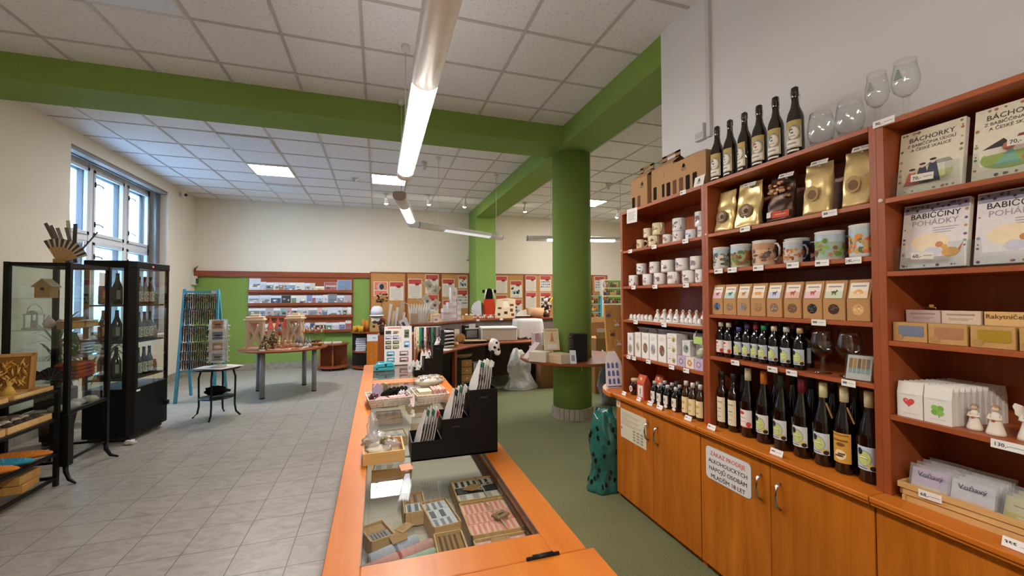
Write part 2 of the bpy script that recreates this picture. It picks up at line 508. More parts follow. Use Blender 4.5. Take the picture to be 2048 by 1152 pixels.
# street outside the window
B('ground', MB().box(-30, -3.95, -6, 26, -0.6, -0.5), 'outside_paint')
fb = T('apartment_building', 'pale building with rows of windows seen through the tall window', 'building', (-11, 9, -0.5))
P('facade', fb, MB('#c3cfdb').box(-3, 0, -9, 14, 0, 9), 'matte')
for i in range(9):
    for k in range(2):
        wf = P('window', fb, MB('#e7ebf0').box(0, 0.06, -7.6 + i * 2.3, -6.4 + i * 2.3, 1.2 + k * 2.8, 3.1 + k * 2.8), 'satin')
        P('pane', wf, MB('#5d7488').box(0.06, 0.07, -7.5 + i * 2.3, -6.5 + i * 2.3, 1.3 + k * 2.8, 3.0 + k * 2.8), 'gloss')
P('cornice', fb, MB('#a9b3c0').box(0, 0.15, -9, 14, 3.5, 3.75), 'matte')
P('plinth', fb, MB('#a46a5c').box(0, 0.08, -9, 14, 0, 0.9), 'matte')

# ------------------------------------------------------------------ lamps
def pendant(name, label, p0, p1, lit, zc=2.5, w=0.125, light='lamp_light', hang=(0.12, 0.88), flat=False, up=False):
    p0 = Vector((*p0, zc)); p1 = Vector((*p1, zc)); L = (p1 - p0).length
    rz = math.atan2(p1.y - p0.y, p1.x - p0.x)
    t = T(name, label, 'lamp', p0, rz)
    h = w / 2
    prof = [(-h, 0.05)] + [(-h * cos(pi * i / 12), 0.01 - 0.04 * sin(pi * i / 12)) for i in range(13)] + [(h, 0.05), (h * 0.6, 0.06), (-h * 0.6, 0.06)]
    if flat: prof = [(-h, 0.03), (-h, -0.012), (h, -0.012), (h, 0.03)]
    segs = []; q = 0
    for a, b_ in lit: segs.append((q, a)); q = b_
    segs.append((q, L))
    m = MB('#f3f1f1')
    for a, b_ in segs:
        if b_ - a > 0.01: m.prism(prof, a, b_, 'x', True)
    for a, b_ in lit: m.prism([(-h, 0.05), (-h, 0.004), (-h * 0.85, 0.004), (-h * 0.85, 0.03), (h * 0.85, 0.03), (h * 0.85, 0.004), (h, 0.004), (h, 0.05), (h * 0.6, 0.06), (-h * 0.6, 0.06)] if not flat else [(-h, 0.03), (-h, 0), (h, 0), (h, 0.03)], a, b_, 'x')
    P('housing', t, m, 'satin', 0.002)
    for a, b_ in lit:
        d = [(-h * 0.8, 0.0), (-h * 0.6, -0.016), (0, -0.028), (h * 0.6, -0.016), (h * 0.8, 0.0)] if not flat else [(-h * 0.7, -0.001), (-h * 0.6, -0.012), (h * 0.6, -0.012), (h * 0.7, -0.001)]
        P('diffuser', t, MB().prism(d, a + 0.005, b_ - 0.005, 'x'), light)
    if up: P('added_ceiling_fill', t, MB().box(0.05, L - 0.05, -h * 0.55, h * 0.55, 0.0605, 0.064), 'added_ceiling_fill')  # glowing strip added on the housing top to lift the ceiling brightness
    for e in (0, L): P('end_cap', t, MB('#a39a93').prism([(y_ * 1.02, z_) for y_, z_ in prof], e - 0.006, e + 0.006, 'x'), 'satin')
    for f in hang:
        P('suspension', t, MB('#d8d4d0').tube([(L * f, 0, 0.06), (L * f, 0, CZ - zc - 0.04)], 0.004), 'satin')
        P('canopy', t, MB('#dcd8d4').lathe([(0.02, 0), (0.035, 0.02), (0.035, 0.055)], 16, L * f, 0, CZ - zc - 0.055), 'satin')
    return t
pendant('pendant_lamp', 'long white pendant lamp with a glaring tube above the counter', (0.207, -1.75), (0.207, 3.55), [(0.15, 1.75), (3.72, 5.17)], hang=(0.08, 0.5, 0.985), up=True)
pendant('pendant_lamp', 'short slanted pendant lamp with white louvre beyond the glaring lamp', (0.2, 4.28), (0.45, 5.9), [(0.45, 1.35)], light='louvre_light', hang=(0.1,))
pendant('pendant_lamp', 'thin grey pendant lamp hung crosswise in front of the wall pilaster', (0.52, 5.93), (1.97, 6.76), [(0.45, 1.4)], light='dim_louvre', hang=(0.22, 0.94))
pendant('pendant_lamp', 'lit pendant lamp passing behind the round green pillar', (2.44, 6.74), (4.5, 6.35), [(0.35, 1.55)], hang=(0.2, 0.8))
pendant('pendant_lamp', 'added unseen pendant lamp lighting the far right of the room behind the shelving', (5.3, 5.0), (5.3, 7.6), [(0.2, 2.4)], hang=(0.2, 0.8))  # out of view, added to light the right-hand part of the room
def panel(label, cx, cy, lit):
    t = T('ceiling_panel', label, 'ceiling light', (cx, cy, CZ - 0.012))
    P('frame', t, MB('#d5d3d3').box(-0.29, 0.29, -0.29, -0.275, -0.004, 0.012).box(-0.29, 0.29, 0.275, 0.29, -0.004, 0.012).box(-0.29, -0.275, -0.275, 0.275, -0.004, 0.012).box(0.275, 0.29, -0.275, 0.275, -0.004, 0.012), 'satin')
    P('diffuser', t, MB('#dfe4ee').box(-0.276, 0.276, -0.276, 0.276, 0.0, 0.01), 'panel_light' if lit else 'satin')
panel('lit square ceiling panel nearest the window', -1.625, 7.53, True)
panel('lit square ceiling panel partly hidden behind the glaring pendant lamp', 0.175, 7.53, True)
panel('unlit square ceiling panel in front of the lit one near the window', -1.625, 6.3, False)
panel('unlit square ceiling panel at the top left over the tiled floor', -1.625, 3.3, False)
panel('unlit square ceiling panel farthest away near the back wall', -1.625, 8.75, False)
panel('lit square ceiling panel in the far right corner of the room', 4.375, 8.1, True)
def spot(label, x, y, a):
    t = T('ceiling_spotlight', label, 'spotlight', (x, y, CZ), a, 'ceiling spotlights by the back wall')
    P('base', t, MB('#cdc6c0').lathe([(0.045, -0.02), (0.05, -0.01), (0.05, 0)], 16), 'satin')
    P('stem', t, MB('#cdc6c0').tube([(0, 0, -0.02), (0, 0.01, -0.09)], 0.012), 'satin')
    m = MB('#d8d2cb').X((0, 0.015, -0.08), 0, radians(28)).lathe([(0.02, 0.0), (0.03, -0.02), (0.042, -0.11)], 16).N()
    P('shade', t, m, 'satin')
    P('bulb', t, MB().X((0, 0.015, -0.08), 0, radians(28)).sph(0, 0, -0.11, 0.036, 0.036, 0.03).N(), 'bulb')
for lb, x, y in (('ceiling spotlight left of the slanted pendant lamp', 0.14, 8.55), ('ceiling spotlight between the slanted lamp and the green beam', 0.95, 8.4), ('ceiling spotlight just left of the far end of the green beam', 1.7, 8.4),
                 ('ceiling spotlight between the green beam and the round pillar', 3.03, 8.5), ('ceiling spotlight right of the round pillar by the shelving', 5.35, 8.5)):
    spot(lb, x, y, random.uniform(-0.4, 0.4))
sd = T('smoke_detector', 'small round smoke detector on the ceiling tiles near the lit panel', 'smoke detector', (-0.39, 7.62, CZ - 0.008))
P('base', sd, MB('#d8d4d0').lathe([(0.05, -0.02), (0.055, 0)], 20), 'satin')
P('sensor', sd, MB('#9a9490').lathe([(0.0, -0.05), (0.03, -0.045), (0.035, -0.02)], 20), 'satin')
for lb, x, y in (('small ceiling cup with no lamp right of the glaring pendant', 0.66, 6.4), ('small ceiling cup with no lamp right of the round pillar', 3.95, 6.6)):
    S('ceiling_cup', lb, 'ceiling cup', MB('#c9c2bd').lathe([(0.02, -0.11), (0.045, -0.02), (0.045, 0)], 16), 'satin', (x, y, CZ - 0.007))
sc = T('security_camera', 'white dome security camera high on the left wall near the corner', 'camera', (XL, 9.28, 3.44))
P('bracket', sc, MB('#dedad4').box(0, 0.03, -0.03, 0.03, -0.03, 0.05), 'satin', 0.004)
P('body', sc, MB('#e3e0da').sph(0.075, -0.02, 0, 0.055), 'satin')
P('lens', sc, MB('#1c1c1e').sph(0.11, -0.045, -0.008, 0.03), 'gloss')
al = T('alarm_box', 'small white wall device with a dark sensor in the back left corner', 'device', (XL, 9.88, 1.77))
P('housing', al, MB('#cfccc2').box(0, 0.07, -0.06, 0.06, 0, 0.18), 'satin', 0.006)
P('sensor', al, MB('#242426').box(0.07, 0.095, -0.035, 0.035, 0.03, 0.13), 'gloss', 0.004)
tw = MB('#3d352c')
for k in range(7):
    tw.tube([(0, 0, 0), (0.03, -0.03 - 0.02 * k, 0.02 * (k % 3)), (0.04, -0.1 + 0.03 * k, 0.03 + 0.012 * k)], 0.004, 5)
S('twig_ornament', 'thin dark twig ornament on the trim shelf in the back left corner', 'ornament', tw, 'matte', (XL + 0.02, 9.94, 2.066))
S('wall_sensor', 'tiny white sensor on the back wall beside the green pilaster', 'sensor', MB('#d6d2ca').box(-0.02, 0.02, -0.03, 0, 0, 0.14).C('#77736c').box(-0.025, 0.025, -0.035, -0.005, -0.02, 0.0), 'satin', (2.07, YB, 2.42))

# ------------------------------------------------------------------ right-hand shelving
def unit(label, y0, y1, shelves, doors, end=False):
    cy = (y0 + y1) / 2
    t = T('bookcase', label, 'bookcase', (1.78, cy, 0))
    a, b_ = y0 - cy, y1 - cy; D = 0.305
    P('side_panel', t, MB().box(0, D, a, a + 0.024, 0.775, 2.147), 'cherry', 0.001)
    P('side_panel', t, MB().box(0, D, b_ - 0.024, b_, 0.775, 2.147), 'cherry', 0.001)
    P('top_board', t, MB().box(-0.002, D, a + 0.024, b_ - 0.024, 2.127, 2.147), 'cherry_x', 0.001)
    P('back_panel', t, MB().box(D - 0.012, D, a + 0.024, b_ - 0.024, 0.775, 2.127), 'cherry')
    for z in shelves:
        P('shelf', t, MB().box(0.002, D - 0.012, a + 0.024, b_ - 0.024, z - 0.018, z), 'cherry_x', 0.001)
    lg = MB().box(-0.085, D, a + 0.001, b_ - 0.001, 0.755, 0.775).box(-0.078, D, a + 0.001, b_ - 0.001, 0.742, 0.755)
    P('ledge', t, lg, 'top', 0.003)
    c_ = MB().box(-0.03, D, a, a + 0.02, 0, 0.742).box(-0.03, D, b_ - 0.02, b_, 0, 0.742).box(D - 0.02, D, a, b_, 0, 0.742).box(-0.03, D, a, b_, 0.06, 0.08)
    c_.box(-0.02, -0.005, a, b_, 0, 0.06)
    P('carcass', t, c_, 'door')
    for d0, d1, hs in doors:
        d = P('door', t, MB().box(-0.05, -0.031, d0 - cy + 0.0015, d1 - cy - 0.0015, 0.035, 0.738), 'door', 0.0015)
        if hs:
            yy = (d0 + 0.05 if hs < 0 else d1 - 0.05) - cy
            P('handle', d, MB('#c9c4bd').tube([(-0.05, yy, 0.54), (-0.072, yy, 0.555), (-0.08, yy, 0.60), (-0.072, yy, 0.645), (-0.05, yy, 0.66)], 0.006, 8), 'metal')
    for z in (shelves[0] + 0.12, ):
        P('cap', t, MB('#ded3c6').sph(-0.001, b_ - 0.012, 1.855, 0.006, 0.008, 0.008), 'satin')
    if end:
        pts = [(D, b_)] + [(D + 0.41 * cos(q), b_ + 0.41 * sin(q)) for q in [pi / 2 + (pi / 2) * i / 14 for i in range(15)]]
        P('rounded_end', t, MB().prism(pts, 0.742, 0.775), 'top', 0.003)
    return t
unit('cherry bookcase of mugs and bells beside the rounded ledge end', 1.932, 2.80, (1.85, 1.581, 1.329, 1.065), [(2.36, 2.798, -1), (1.934, 2.36, 1)], True)
unit('cherry bookcase of gold bags, tins and wine bottles in the middle', 1.0645, 1.9315, (1.855, 1.652, 1.401, 1.167), [(1.493, 1.93, -1), (1.066, 1.493, 1)])
unit('cherry bookcase of fairy tale books and soaps at the right edge', 0.19, 1.064, (1.86, 1.59, 1.337, 1.068), [(0.63, 1.062, 0), (0.192, 0.63, 0)])

# ------------------------------------------------------------------ the glass-topped counter
ct = T('display_counter', 'long orange-brown sales counter with glass top in the middle of the shop', 'counter', (0.18, 2.4, 0))
ox, oy = 0.18, 2.4
def cb(m, x0, x1, y0, y1, z0, z1): return m.box(x0 - ox, x1 - ox, y0 - oy, y1 - oy, z0, z1)
P('side_panel', ct, cb(MB(), -0.085, -0.067, 0.92, 3.95, 0, 0.87), 'door')
P('side_panel', ct, cb(MB(), 0.43, 0.448, 0.92, 3.95, 0, 0.87), 'door')
P('end_panel', ct, cb(MB(), -0.067, 0.43, 0.92, 0.94, 0, 0.87), 'door')
P('end_panel', ct, cb(MB(), -0.067, 0.43, 3.93, 3.95, 0, 0.87), 'door')
P('display_floor', ct, cb(MB('#bdb5a4'), -0.067, 0.43, 0.94, 3.93, 0.77, 0.785), 'matte')
P('rail', ct, cb(MB(), -0.115, -0.035, 0.912, 3.97, 0.87, 0.9), 'top', 0.002)
P('rail', ct, cb(MB(), 0.392, 0.478, 0.912, 3.97, 0.87, 0.9), 'top', 0.002)
P('crossbar', ct, cb(MB(), -0.035, 0.392, 0.912, 1.005, 0.87, 0.9), 'desk', 0.002).data.materials[0] = M['top']
P('crossbar', ct, cb(MB(), -0.035, 0.392, 3.08, 3.23, 0.87, 0.9), 'top', 0.002)
P('crossbar', ct, cb(MB(), -0.035, 0.392, 3.9, 3.97, 0.87, 0.9), 'top', 0.002)
P('glass_pane', ct, cb(MB(), -0.035, 0.392, 1.005, 3.08, 0.888, 0.896), 'counter_glass')
P('glass_pane', ct, cb(MB(), -0.035, 0.392, 3.23, 3.9, 0.888, 0.896), 'counter_glass')
P('edge_strip', ct, cb(cb(MB('#6b4a3a'), -0.037, -0.0345, 1.005, 3.08, 0.885, 0.9), 0.3915, 0.394, 1.005, 3.08, 0.885, 0.9), 'satin')
fl = T('counter_flap', 'orange-brown lift-up counter flap nearest the viewer', 'counter flap', (0.18, 0.9, 0.87))
P('board', fl, MB().box(-0.295, 0.315, -1.0, 0.008, 0, 0.03), 'top', 0.002)
P('hinge', fl, MB('#1e1b1a').tube([(0.145, 0.01, 0.031), (0.225, 0.01, 0.031)], 0.005, 8).tube([(0.16, 0.01, 0.0335), (0.21, 0.01, 0.0335)], 0.0055, 8), 'blackmetal')
P('leg_panel', fl, MB().box(-0.26, 0.28, -0.98, -0.96, -0.87, 0), 'door')

# ------------------------------------------------------------------ goods: builders
def pouch(w, d, h, col, amp=0.006, seed=0, taper=0.92, nu=22, nv=14):
    m = MB(col); vs = []; fs = []
    for j in range(nv + 1):
        v_ = j / nv
        th = d * (0.5 * (1 - v_) ** 0.8 + 0.012)
        ww = w / 2 * (1 + (taper - 1) * v_)
        for i in range(nu):
            a = 2 * pi * i / nu
            x_, y_ = ww * math.copysign(abs(cos(a)) ** 0.55, cos(a)), th * math.copysign(abs(sin(a)) ** 0.8, sin(a))
            k = noise.noise(Vector((x_ * 25 + seed, v_ * 5, y_ * 9 + seed)))
            vs.append((x_, y_ + amp * k * (1 if 0 < j < nv else 0.2), h * v_))
    for j in range(nv):
        for i in range(nu):
            k = (i + 1) % nu
            fs.append((j * nu + i, j * nu + k, (j + 1) * nu + k, (j + 1) * nu + i))
    fs.append(tuple(range(nu))[::-1]); fs.append(tuple(nv * nu + i for i in range(nu)))
    return m.add(vs, fs, True)
def disc(m, cx, cz, r, y, n=20, th=0.0008, ry=None):
    return m.prism([(cx + r * cos(2 * pi * i / n), cz + (ry or r) * sin(2 * pi * i / n)) for i in range(n)], y - th, y, 'y')
def mug_body(r, h, col, wall=0.003):
    return MB(col).lathe([(r * 0.85, 0), (r * 0.97, 0.004), (r, h * 0.12), (r, h), (r - wall, h), (r - wall, 0.008), (0, 0.008)], 28)
def handle_mb(r, h, col, t=0.006):
    return MB(col).tube([(r - 0.002, 0, h * 0.82), (r + 0.016, 0, h * 0.84), (r + 0.028, 0, h * 0.66), (r + 0.027, 0, h * 0.42), (r + 0.013, 0, h * 0.22), (r - 0.002, 0, h * 0.2)], t, 8)
def band(m, r, z0, z1, a0, a1, n=10):
    vs = []; fs = []
    for i in range(n + 1):
        a = a0 + (a1 - a0) * i / n
        vs += [(r * cos(a), r * sin(a), z0), (r * cos(a), r * sin(a), z1)]
    for i in range(n): fs.append((2 * i, 2 * i + 2, 2 * i + 3, 2 * i + 1))
    return m.add(vs, fs, True)
def cdisc(m, r, a, z, da, dz, n=8):
    vs = []; fs = []
    for i in range(n + 1):
        u = -cos(pi * i / n); q = dz * math.sqrt(max(0, 1 - u * u)) + 1e-5
        vs += [(r * cos(a + da * u), r * sin(a + da * u), z - q), (r * cos(a + da * u), r * sin(a + da * u), z + q)]
    for i in range(n): fs.append((2 * i, 2 * i + 2, 2 * i + 3, 2 * i + 1))
    return m.add(vs, fs, True)
def sketch_print(r, h, cols, full=False, seed=0):
    """small picture wrapped round the front of a cup: house, roof, trees"""
    rn = random.Random(seed); m = MB(cols[0]); f = -pi / 2
    R_ = r + 0.0007
    if full:
        band(m, R_, h * 0.18, h * 0.86, f - 1.5, f + 1.5, 18)
    for k in range(9):
        a = f + rn.uniform(-0.62, 0.62) * (2.0 if full else 1); z = h * rn.uniform(0.22, 0.6)
        m.C(rn.choice(cols[1:])); cdisc(m, R_ + 0.0004 + 0.0001 * k, a, z + h * 0.08, rn.uniform(0.12, 0.3), h * rn.uniform(0.04, 0.12), 6)
    return m
def mug(label, x, y, z, r, h, col, cols, ang=-0.6, group=None, cat='mug', full=False, seed=0, name='mug'):
    t = T(name, label, cat, (x, y, z), RZ, group)
    P('body', t, mug_body(r, h, col), 'ceramic')
    P('handle', t, handle_mb(r, h, col, 0.0055), 'ceramic', rot=(0, 0, ang))
    P('picture', t, sketch_print(r, h, cols, full, seed), 'print')
    return t

def wine(label, x, y, z, caps, lab, h=0.352, r=0.037, glass='#0c0806', marks=(), lw=1.25, lh=(0.06, 0.15), group=None, name='wine_bottle', cat='bottle', ang=0.0, kind='wine'):
    t = T(name, label, cat, (x, y, z), RZ + ang, group)
    if kind == 'wine':
        pr = [(r * 0.5, 0.004), (r * 0.9, 0), (r, 0.006), (r, h * 0.5), (r * 0.93, h * 0.56), (r * 0.55, h * 0.72), (0.0145, h * 0.84), (0.0135, h * 0.95)]
        cz0, cz1, cr = h * 0.80, h, 0.0155
    elif kind == 'square':
        pr = [(r * 0.5, 0.004), (r * 0.9, 0), (r, 0.006), (r, h * 0.62), (r * 0.9, h * 0.68), (r * 0.5, h * 0.74), (0.012, h * 0.78), (0.012, h * 0.95)]
        cz0, cz1, cr = h * 0.86, h, 0.0135
    else:
        pr = [(r * 0.5, 0.003), (r * 0.9, 0), (r, 0.005), (r, h * 0.60), (r * 0.93, h * 0.67), (r * 0.62, h * 0.76), (r * 0.42, h * 0.83), (r * 0.42, h * 0.95)]
        cz0, cz1, cr = h * 0.87, h, r * 0.5
    P('glass', t, MB(glass).lathe(pr, 24), 'darkglass')
    P('cap', t, MB(caps).lathe([(cr, cz0), (cr, cz1 - 0.004), (cr * 0.9, cz1), (0, cz1)], 18), 'satin')
    m = MB(lab[0]); f = -pi / 2; z0, z1 = lh
    band(m, r + 0.0006, z0, z1, f - lw, f + lw, 14)
    H = z1 - z0
    for mi, (u0, u1, w0, w1, cc) in enumerate(marks):
        m.C(cc); (cdisc(m, r + 0.0010 + 0.0001 * mi, f + lw * (u0 + u1) / 2, z0 + H * (w0 + w1) / 2, lw * (u1 - u0) / 2, H * (w1 - w0) / 2) if w1 - w0 > 0.07 else band(m, r + 0.0010 + 0.0001 * mi, z0 + H * w0, z0 + H * w1, f + lw * u0, f + lw * u1, 5))
    P('label', t, m, 'paper')
    return t
BLUE = [(-0.75, 0.6, 0.14, 0.86, '#9aa4ac'), (-0.7, 0.5, 0.2, 0.8, '#c6d27a'), (-0.55, 0.25, 0.45, 0.55, '#eef2cc'), (-0.5, 0.3, 0.47, 0.5, '#55603a'), (-0.72, -0.18, 0.62, 0.92, '#1e222c'), (0.2, 0.95, 0.06, 0.3, '#d8c06a'), (0.4, 0.95, 0.02, 0.22, '#2a2a33'), (-0.9, 0.2, 0.07, 0.12, '#6d7680')]
RED = [(-0.8, 0.1, 0.72, 0.9, '#c8453a'), (-0.8, 0.3, 0.5, 0.58, '#e9a79f'), (-0.8, 0.2, 0.3, 0.36, '#e2b4ae'), (0.3, 0.9, 0.05, 0.35, '#c94a36'), (-1, 1, 0.0, 0.05, '#b5362e')]
CREAM = [(-0.5, 0.5, 0.78, 0.82, '#9c9484'), (-0.35, 0.35, 0.52, 0.56, '#9a8c60'), (-0.4, 0.4, 0.4, 0.43, '#c0b79f'), (-0.3, 0.3, 0.2, 0.23, '#a8a08c')]
BEE = [(-0.55, 0.55, 0.1, 0.44, '#efe0b4'), (-0.5, 0.3, 0.2, 0.26, '#4a3420'), (-0.2, 0.45, 0.27, 0.33, '#6a4a2a'), (-0.8, 0.8, 0.9, 0.95, '#9c6a28'), (-0.7, 0.7, 0.72, 0.78, '#8d5b22'), (-0.35, 0.45, 0.55, 0.68, '#7c5a2c')]
PLAIN = [(-0.3, 0.3, 0.4, 0.6, '#c8d0b0')]

def price_tag(label, y, z, w=0.05, h=0.026, txt=None, lean=0.0, x=1.779, tw=0.0):
    t = T('price_tag', label, 'price tag', (x - 0.002, y, z), RZ + tw)
    P('card', t, MB('#eceae6').X((0, 0, 0), 0, lean).box(-w / 2, w / 2, -0.0015, 0, -h / 2, h / 2).N(), 'paper')
    if txt:
        P('lettering', t, text_mesh(txt, h * 0.62, '#333333'), 'paper', loc=(-w * 0.2, -0.002, -h * 0.22))
        m = MB('#a8a8a8').box(w * 0.02, w * 0.42, -0.0019, -0.0016, -h * 0.08, h * 0.02)
    else:
        m = MB('#777777').box(-w * 0.4, -w * 0.1, -0.0019, -0.0016, -h * 0.14, h * 0.2).C('#b4b2b0').box(-w * 0.04, w * 0.4, -0.0019, -0.0016, -h * 0.02, h * 0.08)
    P('print', t, m, 'paper')
    return t

# ------------------------------------------------------------------ left bay: cartons, mugs, bells, boxes
def emblem(m, cx, cz, s, y, col):
    """little tree over a line of script"""
    m.C(col)
    for dx, dz, r_ in ((0, 0.55, 0.3), (-0.28, 0.35, 0.26), (0.28, 0.35, 0.26), (0, 0.25, 0.3), (-0.15, 0.75, 0.18), (0.16, 0.72, 0.2)):
        disc(m, cx + dx * s, cz + dz * s, r_ * s, y, 9, 0.0006)
    m.prism([(cx - 0.75 * s, cz - 0.08 * s), (cx + 0.75 * s, cz - 0.02 * s), (cx + 0.6 * s, cz + 0.05 * s), (cx - 0.7 * s, cz + 0.02 * s)], y - 0.0007, y, 'y')
    for k in range(7):
        x_ = cx + (-0.75 + 0.22 * k) * s
        m.prism([(x_, cz - 0.42 * s), (x_ + 0.08 * s, cz - 0.42 * s), (x_ + 0.13 * s, cz - 0.14 * s - 0.1 * s * (k % 2)), (x_ + 0.05 * s, cz - 0.14 * s - 0.1 * s * (k % 2))], y - 0.0006, y, 'y')
    m.box(cx - 0.5 * s, cx + 0.5 * s, y - 0.0006, y, cz - 0.56 * s, cz - 0.5 * s)
def rrect(cx, cz, w, h, r):
    return [(cx + sx * (w / 2 - r) + r * cos(a), cz + sz * (h / 2 - r) + r * sin(a)) for sx, sz, a0 in ((1, 1, 0), (-1, 1, pi / 2), (-1, -1, pi), (1, -1, 1.5 * pi)) for a in (a0, a0 + pi / 4, a0 + pi / 2)]
def carrier(label, x, y, w, d, h, wins, handle=True, wz=(0.02, 0.11), logo=0.03, lz=0.17, lx=0, cut=False, rz=0):
    t = T('bottle_carton', label, 'carton', (x, y, 2.147), RZ + rz, 'cardboard bottle cartons on top of the shelving')
    m = MB('#b08a63')
    m.box(-w / 2, w / 2, -d / 2, d / 2, 0, h)
    if handle:
        for s_ in (-1, 1):     # sloping gable panels meeting at the handle
            m.add([(-w / 2, s_ * d / 2, h), (w / 2, s_ * d / 2, h), (w * 0.42, s_ * 0.004, h + 0.055), (-w * 0.42, s_ * 0.004, h + 0.055)], [(0, 1, 2, 3)])
    P('box', t, m, 'card')
    if handle:
        hm = MB('#a27d58'); z0, z1 = h + 0.05, h + 0.10; a = w * 0.40
        hm.box(-a, a, -0.003, 0.003, z0, z0 + 0.014).box(-a, a, -0.003, 0.003, z1 - 0.014, z1)
        hm.box(-a, -a * 0.5, -0.003, 0.003, z0, z1).box(a * 0.5, a, -0.003, 0.003, z0, z1)
        P('handle', t, hm, 'card')
    for k, (wx, dark) in enumerate(wins):
        wm = MB('#1d120c' if dark else '#6b4a33')
        wm.prism(rrect(wx, (wz[0] + wz[1]) / 2, 0.036, wz[1] - wz[0], 0.006), -d / 2 - 0.0012, -d / 2 - 0.0002, 'y')
        P('window', t, wm, 'matte')
    lm = MB(); emblem(lm, lx, lz, logo, -d / 2 - 0.0004, '#5d5e3a')
    P('logo', t, lm, 'paper')
carrier('tall cardboard bottle carton at the left end of the shelf top, beside the paper notice', 1.93, 2.665, 0.2, 0.15, 0.24, [(-0.07, 1), (0.0, 0)], lz=0.175, lx=0.04)
carrier('tall cardboard bottle carton with a wide handle slot behind the flat carton', 1.95, 2.42, 0.23, 0.16, 0.255, [(-0.075, 1), (0.02, 1)], wz=(0.04, 0.13), lz=0.19, lx=0.04)
carrier('flat cardboard carton with a row of bottle windows beside the first beer bottle', 1.842, 2.14, 0.37, 0.05, 0.215, [(-0.145, 1), (-0.085, 0), (-0.025, 0), (0.035, 1), (0.095, 1)], False, wz=(0.015, 0.105), lz=0.16, lx=0.0)
cs = T('small_sign', 'small white card with an emblem leaning before the flat carton', 'sign', (1.792, 1.99, 2.148), RZ - 0.1)
P('card', cs, MB('#e4e1d8').X((0, 0, 0), 0, radians(-12)).box(-0.045, 0.045, -0.001, 0.001, 0, 0.065).N(), 'paper')
m = MB().X((0, 0, 0), 0, radians(-12)); emblem(m, 0, 0.03, 0.022, -0.0012, '#5d6a4a'); P('emblem', cs, m, 'paper')
nt_ = T('notice', 'white paper notice hanging from the left end of the shelf top', 'notice', (1.777, 2.64, 2.13), RZ)
P('sheet', nt_, MB('#e8e4de').X((0, 0, 0), 0, 0, 0.05).box(-0.065, 0.065, -0.0012, 0, -0.085, 0.02).N(), 'paper')
m = MB('#8d8984')
for k in range(7): m.box(-0.05, 0.045 - 0.012 * (k % 3), -0.002, -0.0013, -0.008 - k * 0.009, -0.0055 - k * 0.009)
P('text_lines', nt_, m, 'paper')

SK1 = ['#d8c9a6', '#8c6a4a', '#6f4f3a', '#b89a6a', '#7a5a50', '#a8854f']
SK2 = ['#e6e1de', '#8d8488', '#9b8f93', '#7a6f70', '#a39a98']
SK3 = ['#e6e6ea', '#7d9fbe', '#5a7fa8', '#9cb4c8']
Z = 1.85
mug('small cream cup at the left end of the top mug shelf, lower row', 1.83, 2.617, Z, 0.028, 0.068, '#e2d5b8', SK1, 0.5, seed=1)
mug('large cream mug in the lower row of the top mug shelf', 1.835, 2.465, Z, 0.042, 0.074, '#e2d5b0', SK1, -0.4, seed=2)
mug('small white cup with a brown sketch right of the large cream mug, lower row', 1.83, 2.318, Z, 0.03, 0.062, '#e6e2dc', SK1, 0.4, seed=3)
mug('white mug with a grey village sketch under the plain white mug', 1.835, 2.215, Z, 0.038, 0.068, '#e4e0dc', SK2, 0.9, seed=4)
mug('white cup patterned in blue on the top mug shelf', 1.83, 2.098, Z, 0.033, 0.06, '#e6e6e6', SK3, 1.2, seed=5)
mug('white cup in the right corner of the top mug shelf, lower row', 1.84, 2.01, Z, 0.031, 0.068, '#e6e2e0', SK2, 1.3, seed=6)
mug('small cream cup stacked on the lower cups at the left of the top mug shelf', 1.845, 2.55, Z + 0.0745, 0.031, 0.066, '#e4d8bc', SK1, 0.7, seed=7)
mug('large cream mug stacked on top of the other large cream mug', 1.85, 2.435, Z + 0.0755, 0.042, 0.084, '#e3d6ae', SK1, -0.35, seed=8)
mug('plain white mug stacked on top of the village sketch mug', 1.845, 2.222, Z + 0.0695, 0.041, 0.083, '#e6e4e2', SK2, -0.5, seed=9)
mug('tall white mug with a red figure in the right corner of the top mug shelf', 1.85, 2.035, Z + 0.0695, 0.036, 0.09, '#e8e6e4', ['#e6e1de', '#7a2f3a', '#8d8488', '#5a4a50'], 1.0, seed=10)
Z = 1.581
lo = [(2.71, 0.036, -0.5), (2.535, 0.037, 0.8), (2.4, 0.042, 0.9), (2.262, 0.04, -0.45), (2.12, 0.042, 0.9), (2.015, 0.037, 1.2)]
up = [(2.62, 0.037, -0.5), (2.468, 0.036, 0.8), (2.33, 0.043, 0.9), (2.19, 0.042, 0.9), (2.06, 0.041, 0.9)]
for i, (yy, rr, an) in enumerate(lo):
    mug('white castle mug, %s from left in the lower row of the second mug shelf' % ORD[i], 1.832, yy, Z, rr, 0.081, '#e6e1dd', SK2, an, 'white mugs on the second shelf', seed=20 + i)
for i, (yy, rr, an) in enumerate(up):
    mug('white castle mug, %s from left in the stacked upper row of the second mug shelf' % ORD[i], 1.84, yy, Z + 0.0825, rr, 0.08, '#e6e1dd', SK2, an, 'white mugs on the second shelf', seed=30 + i)
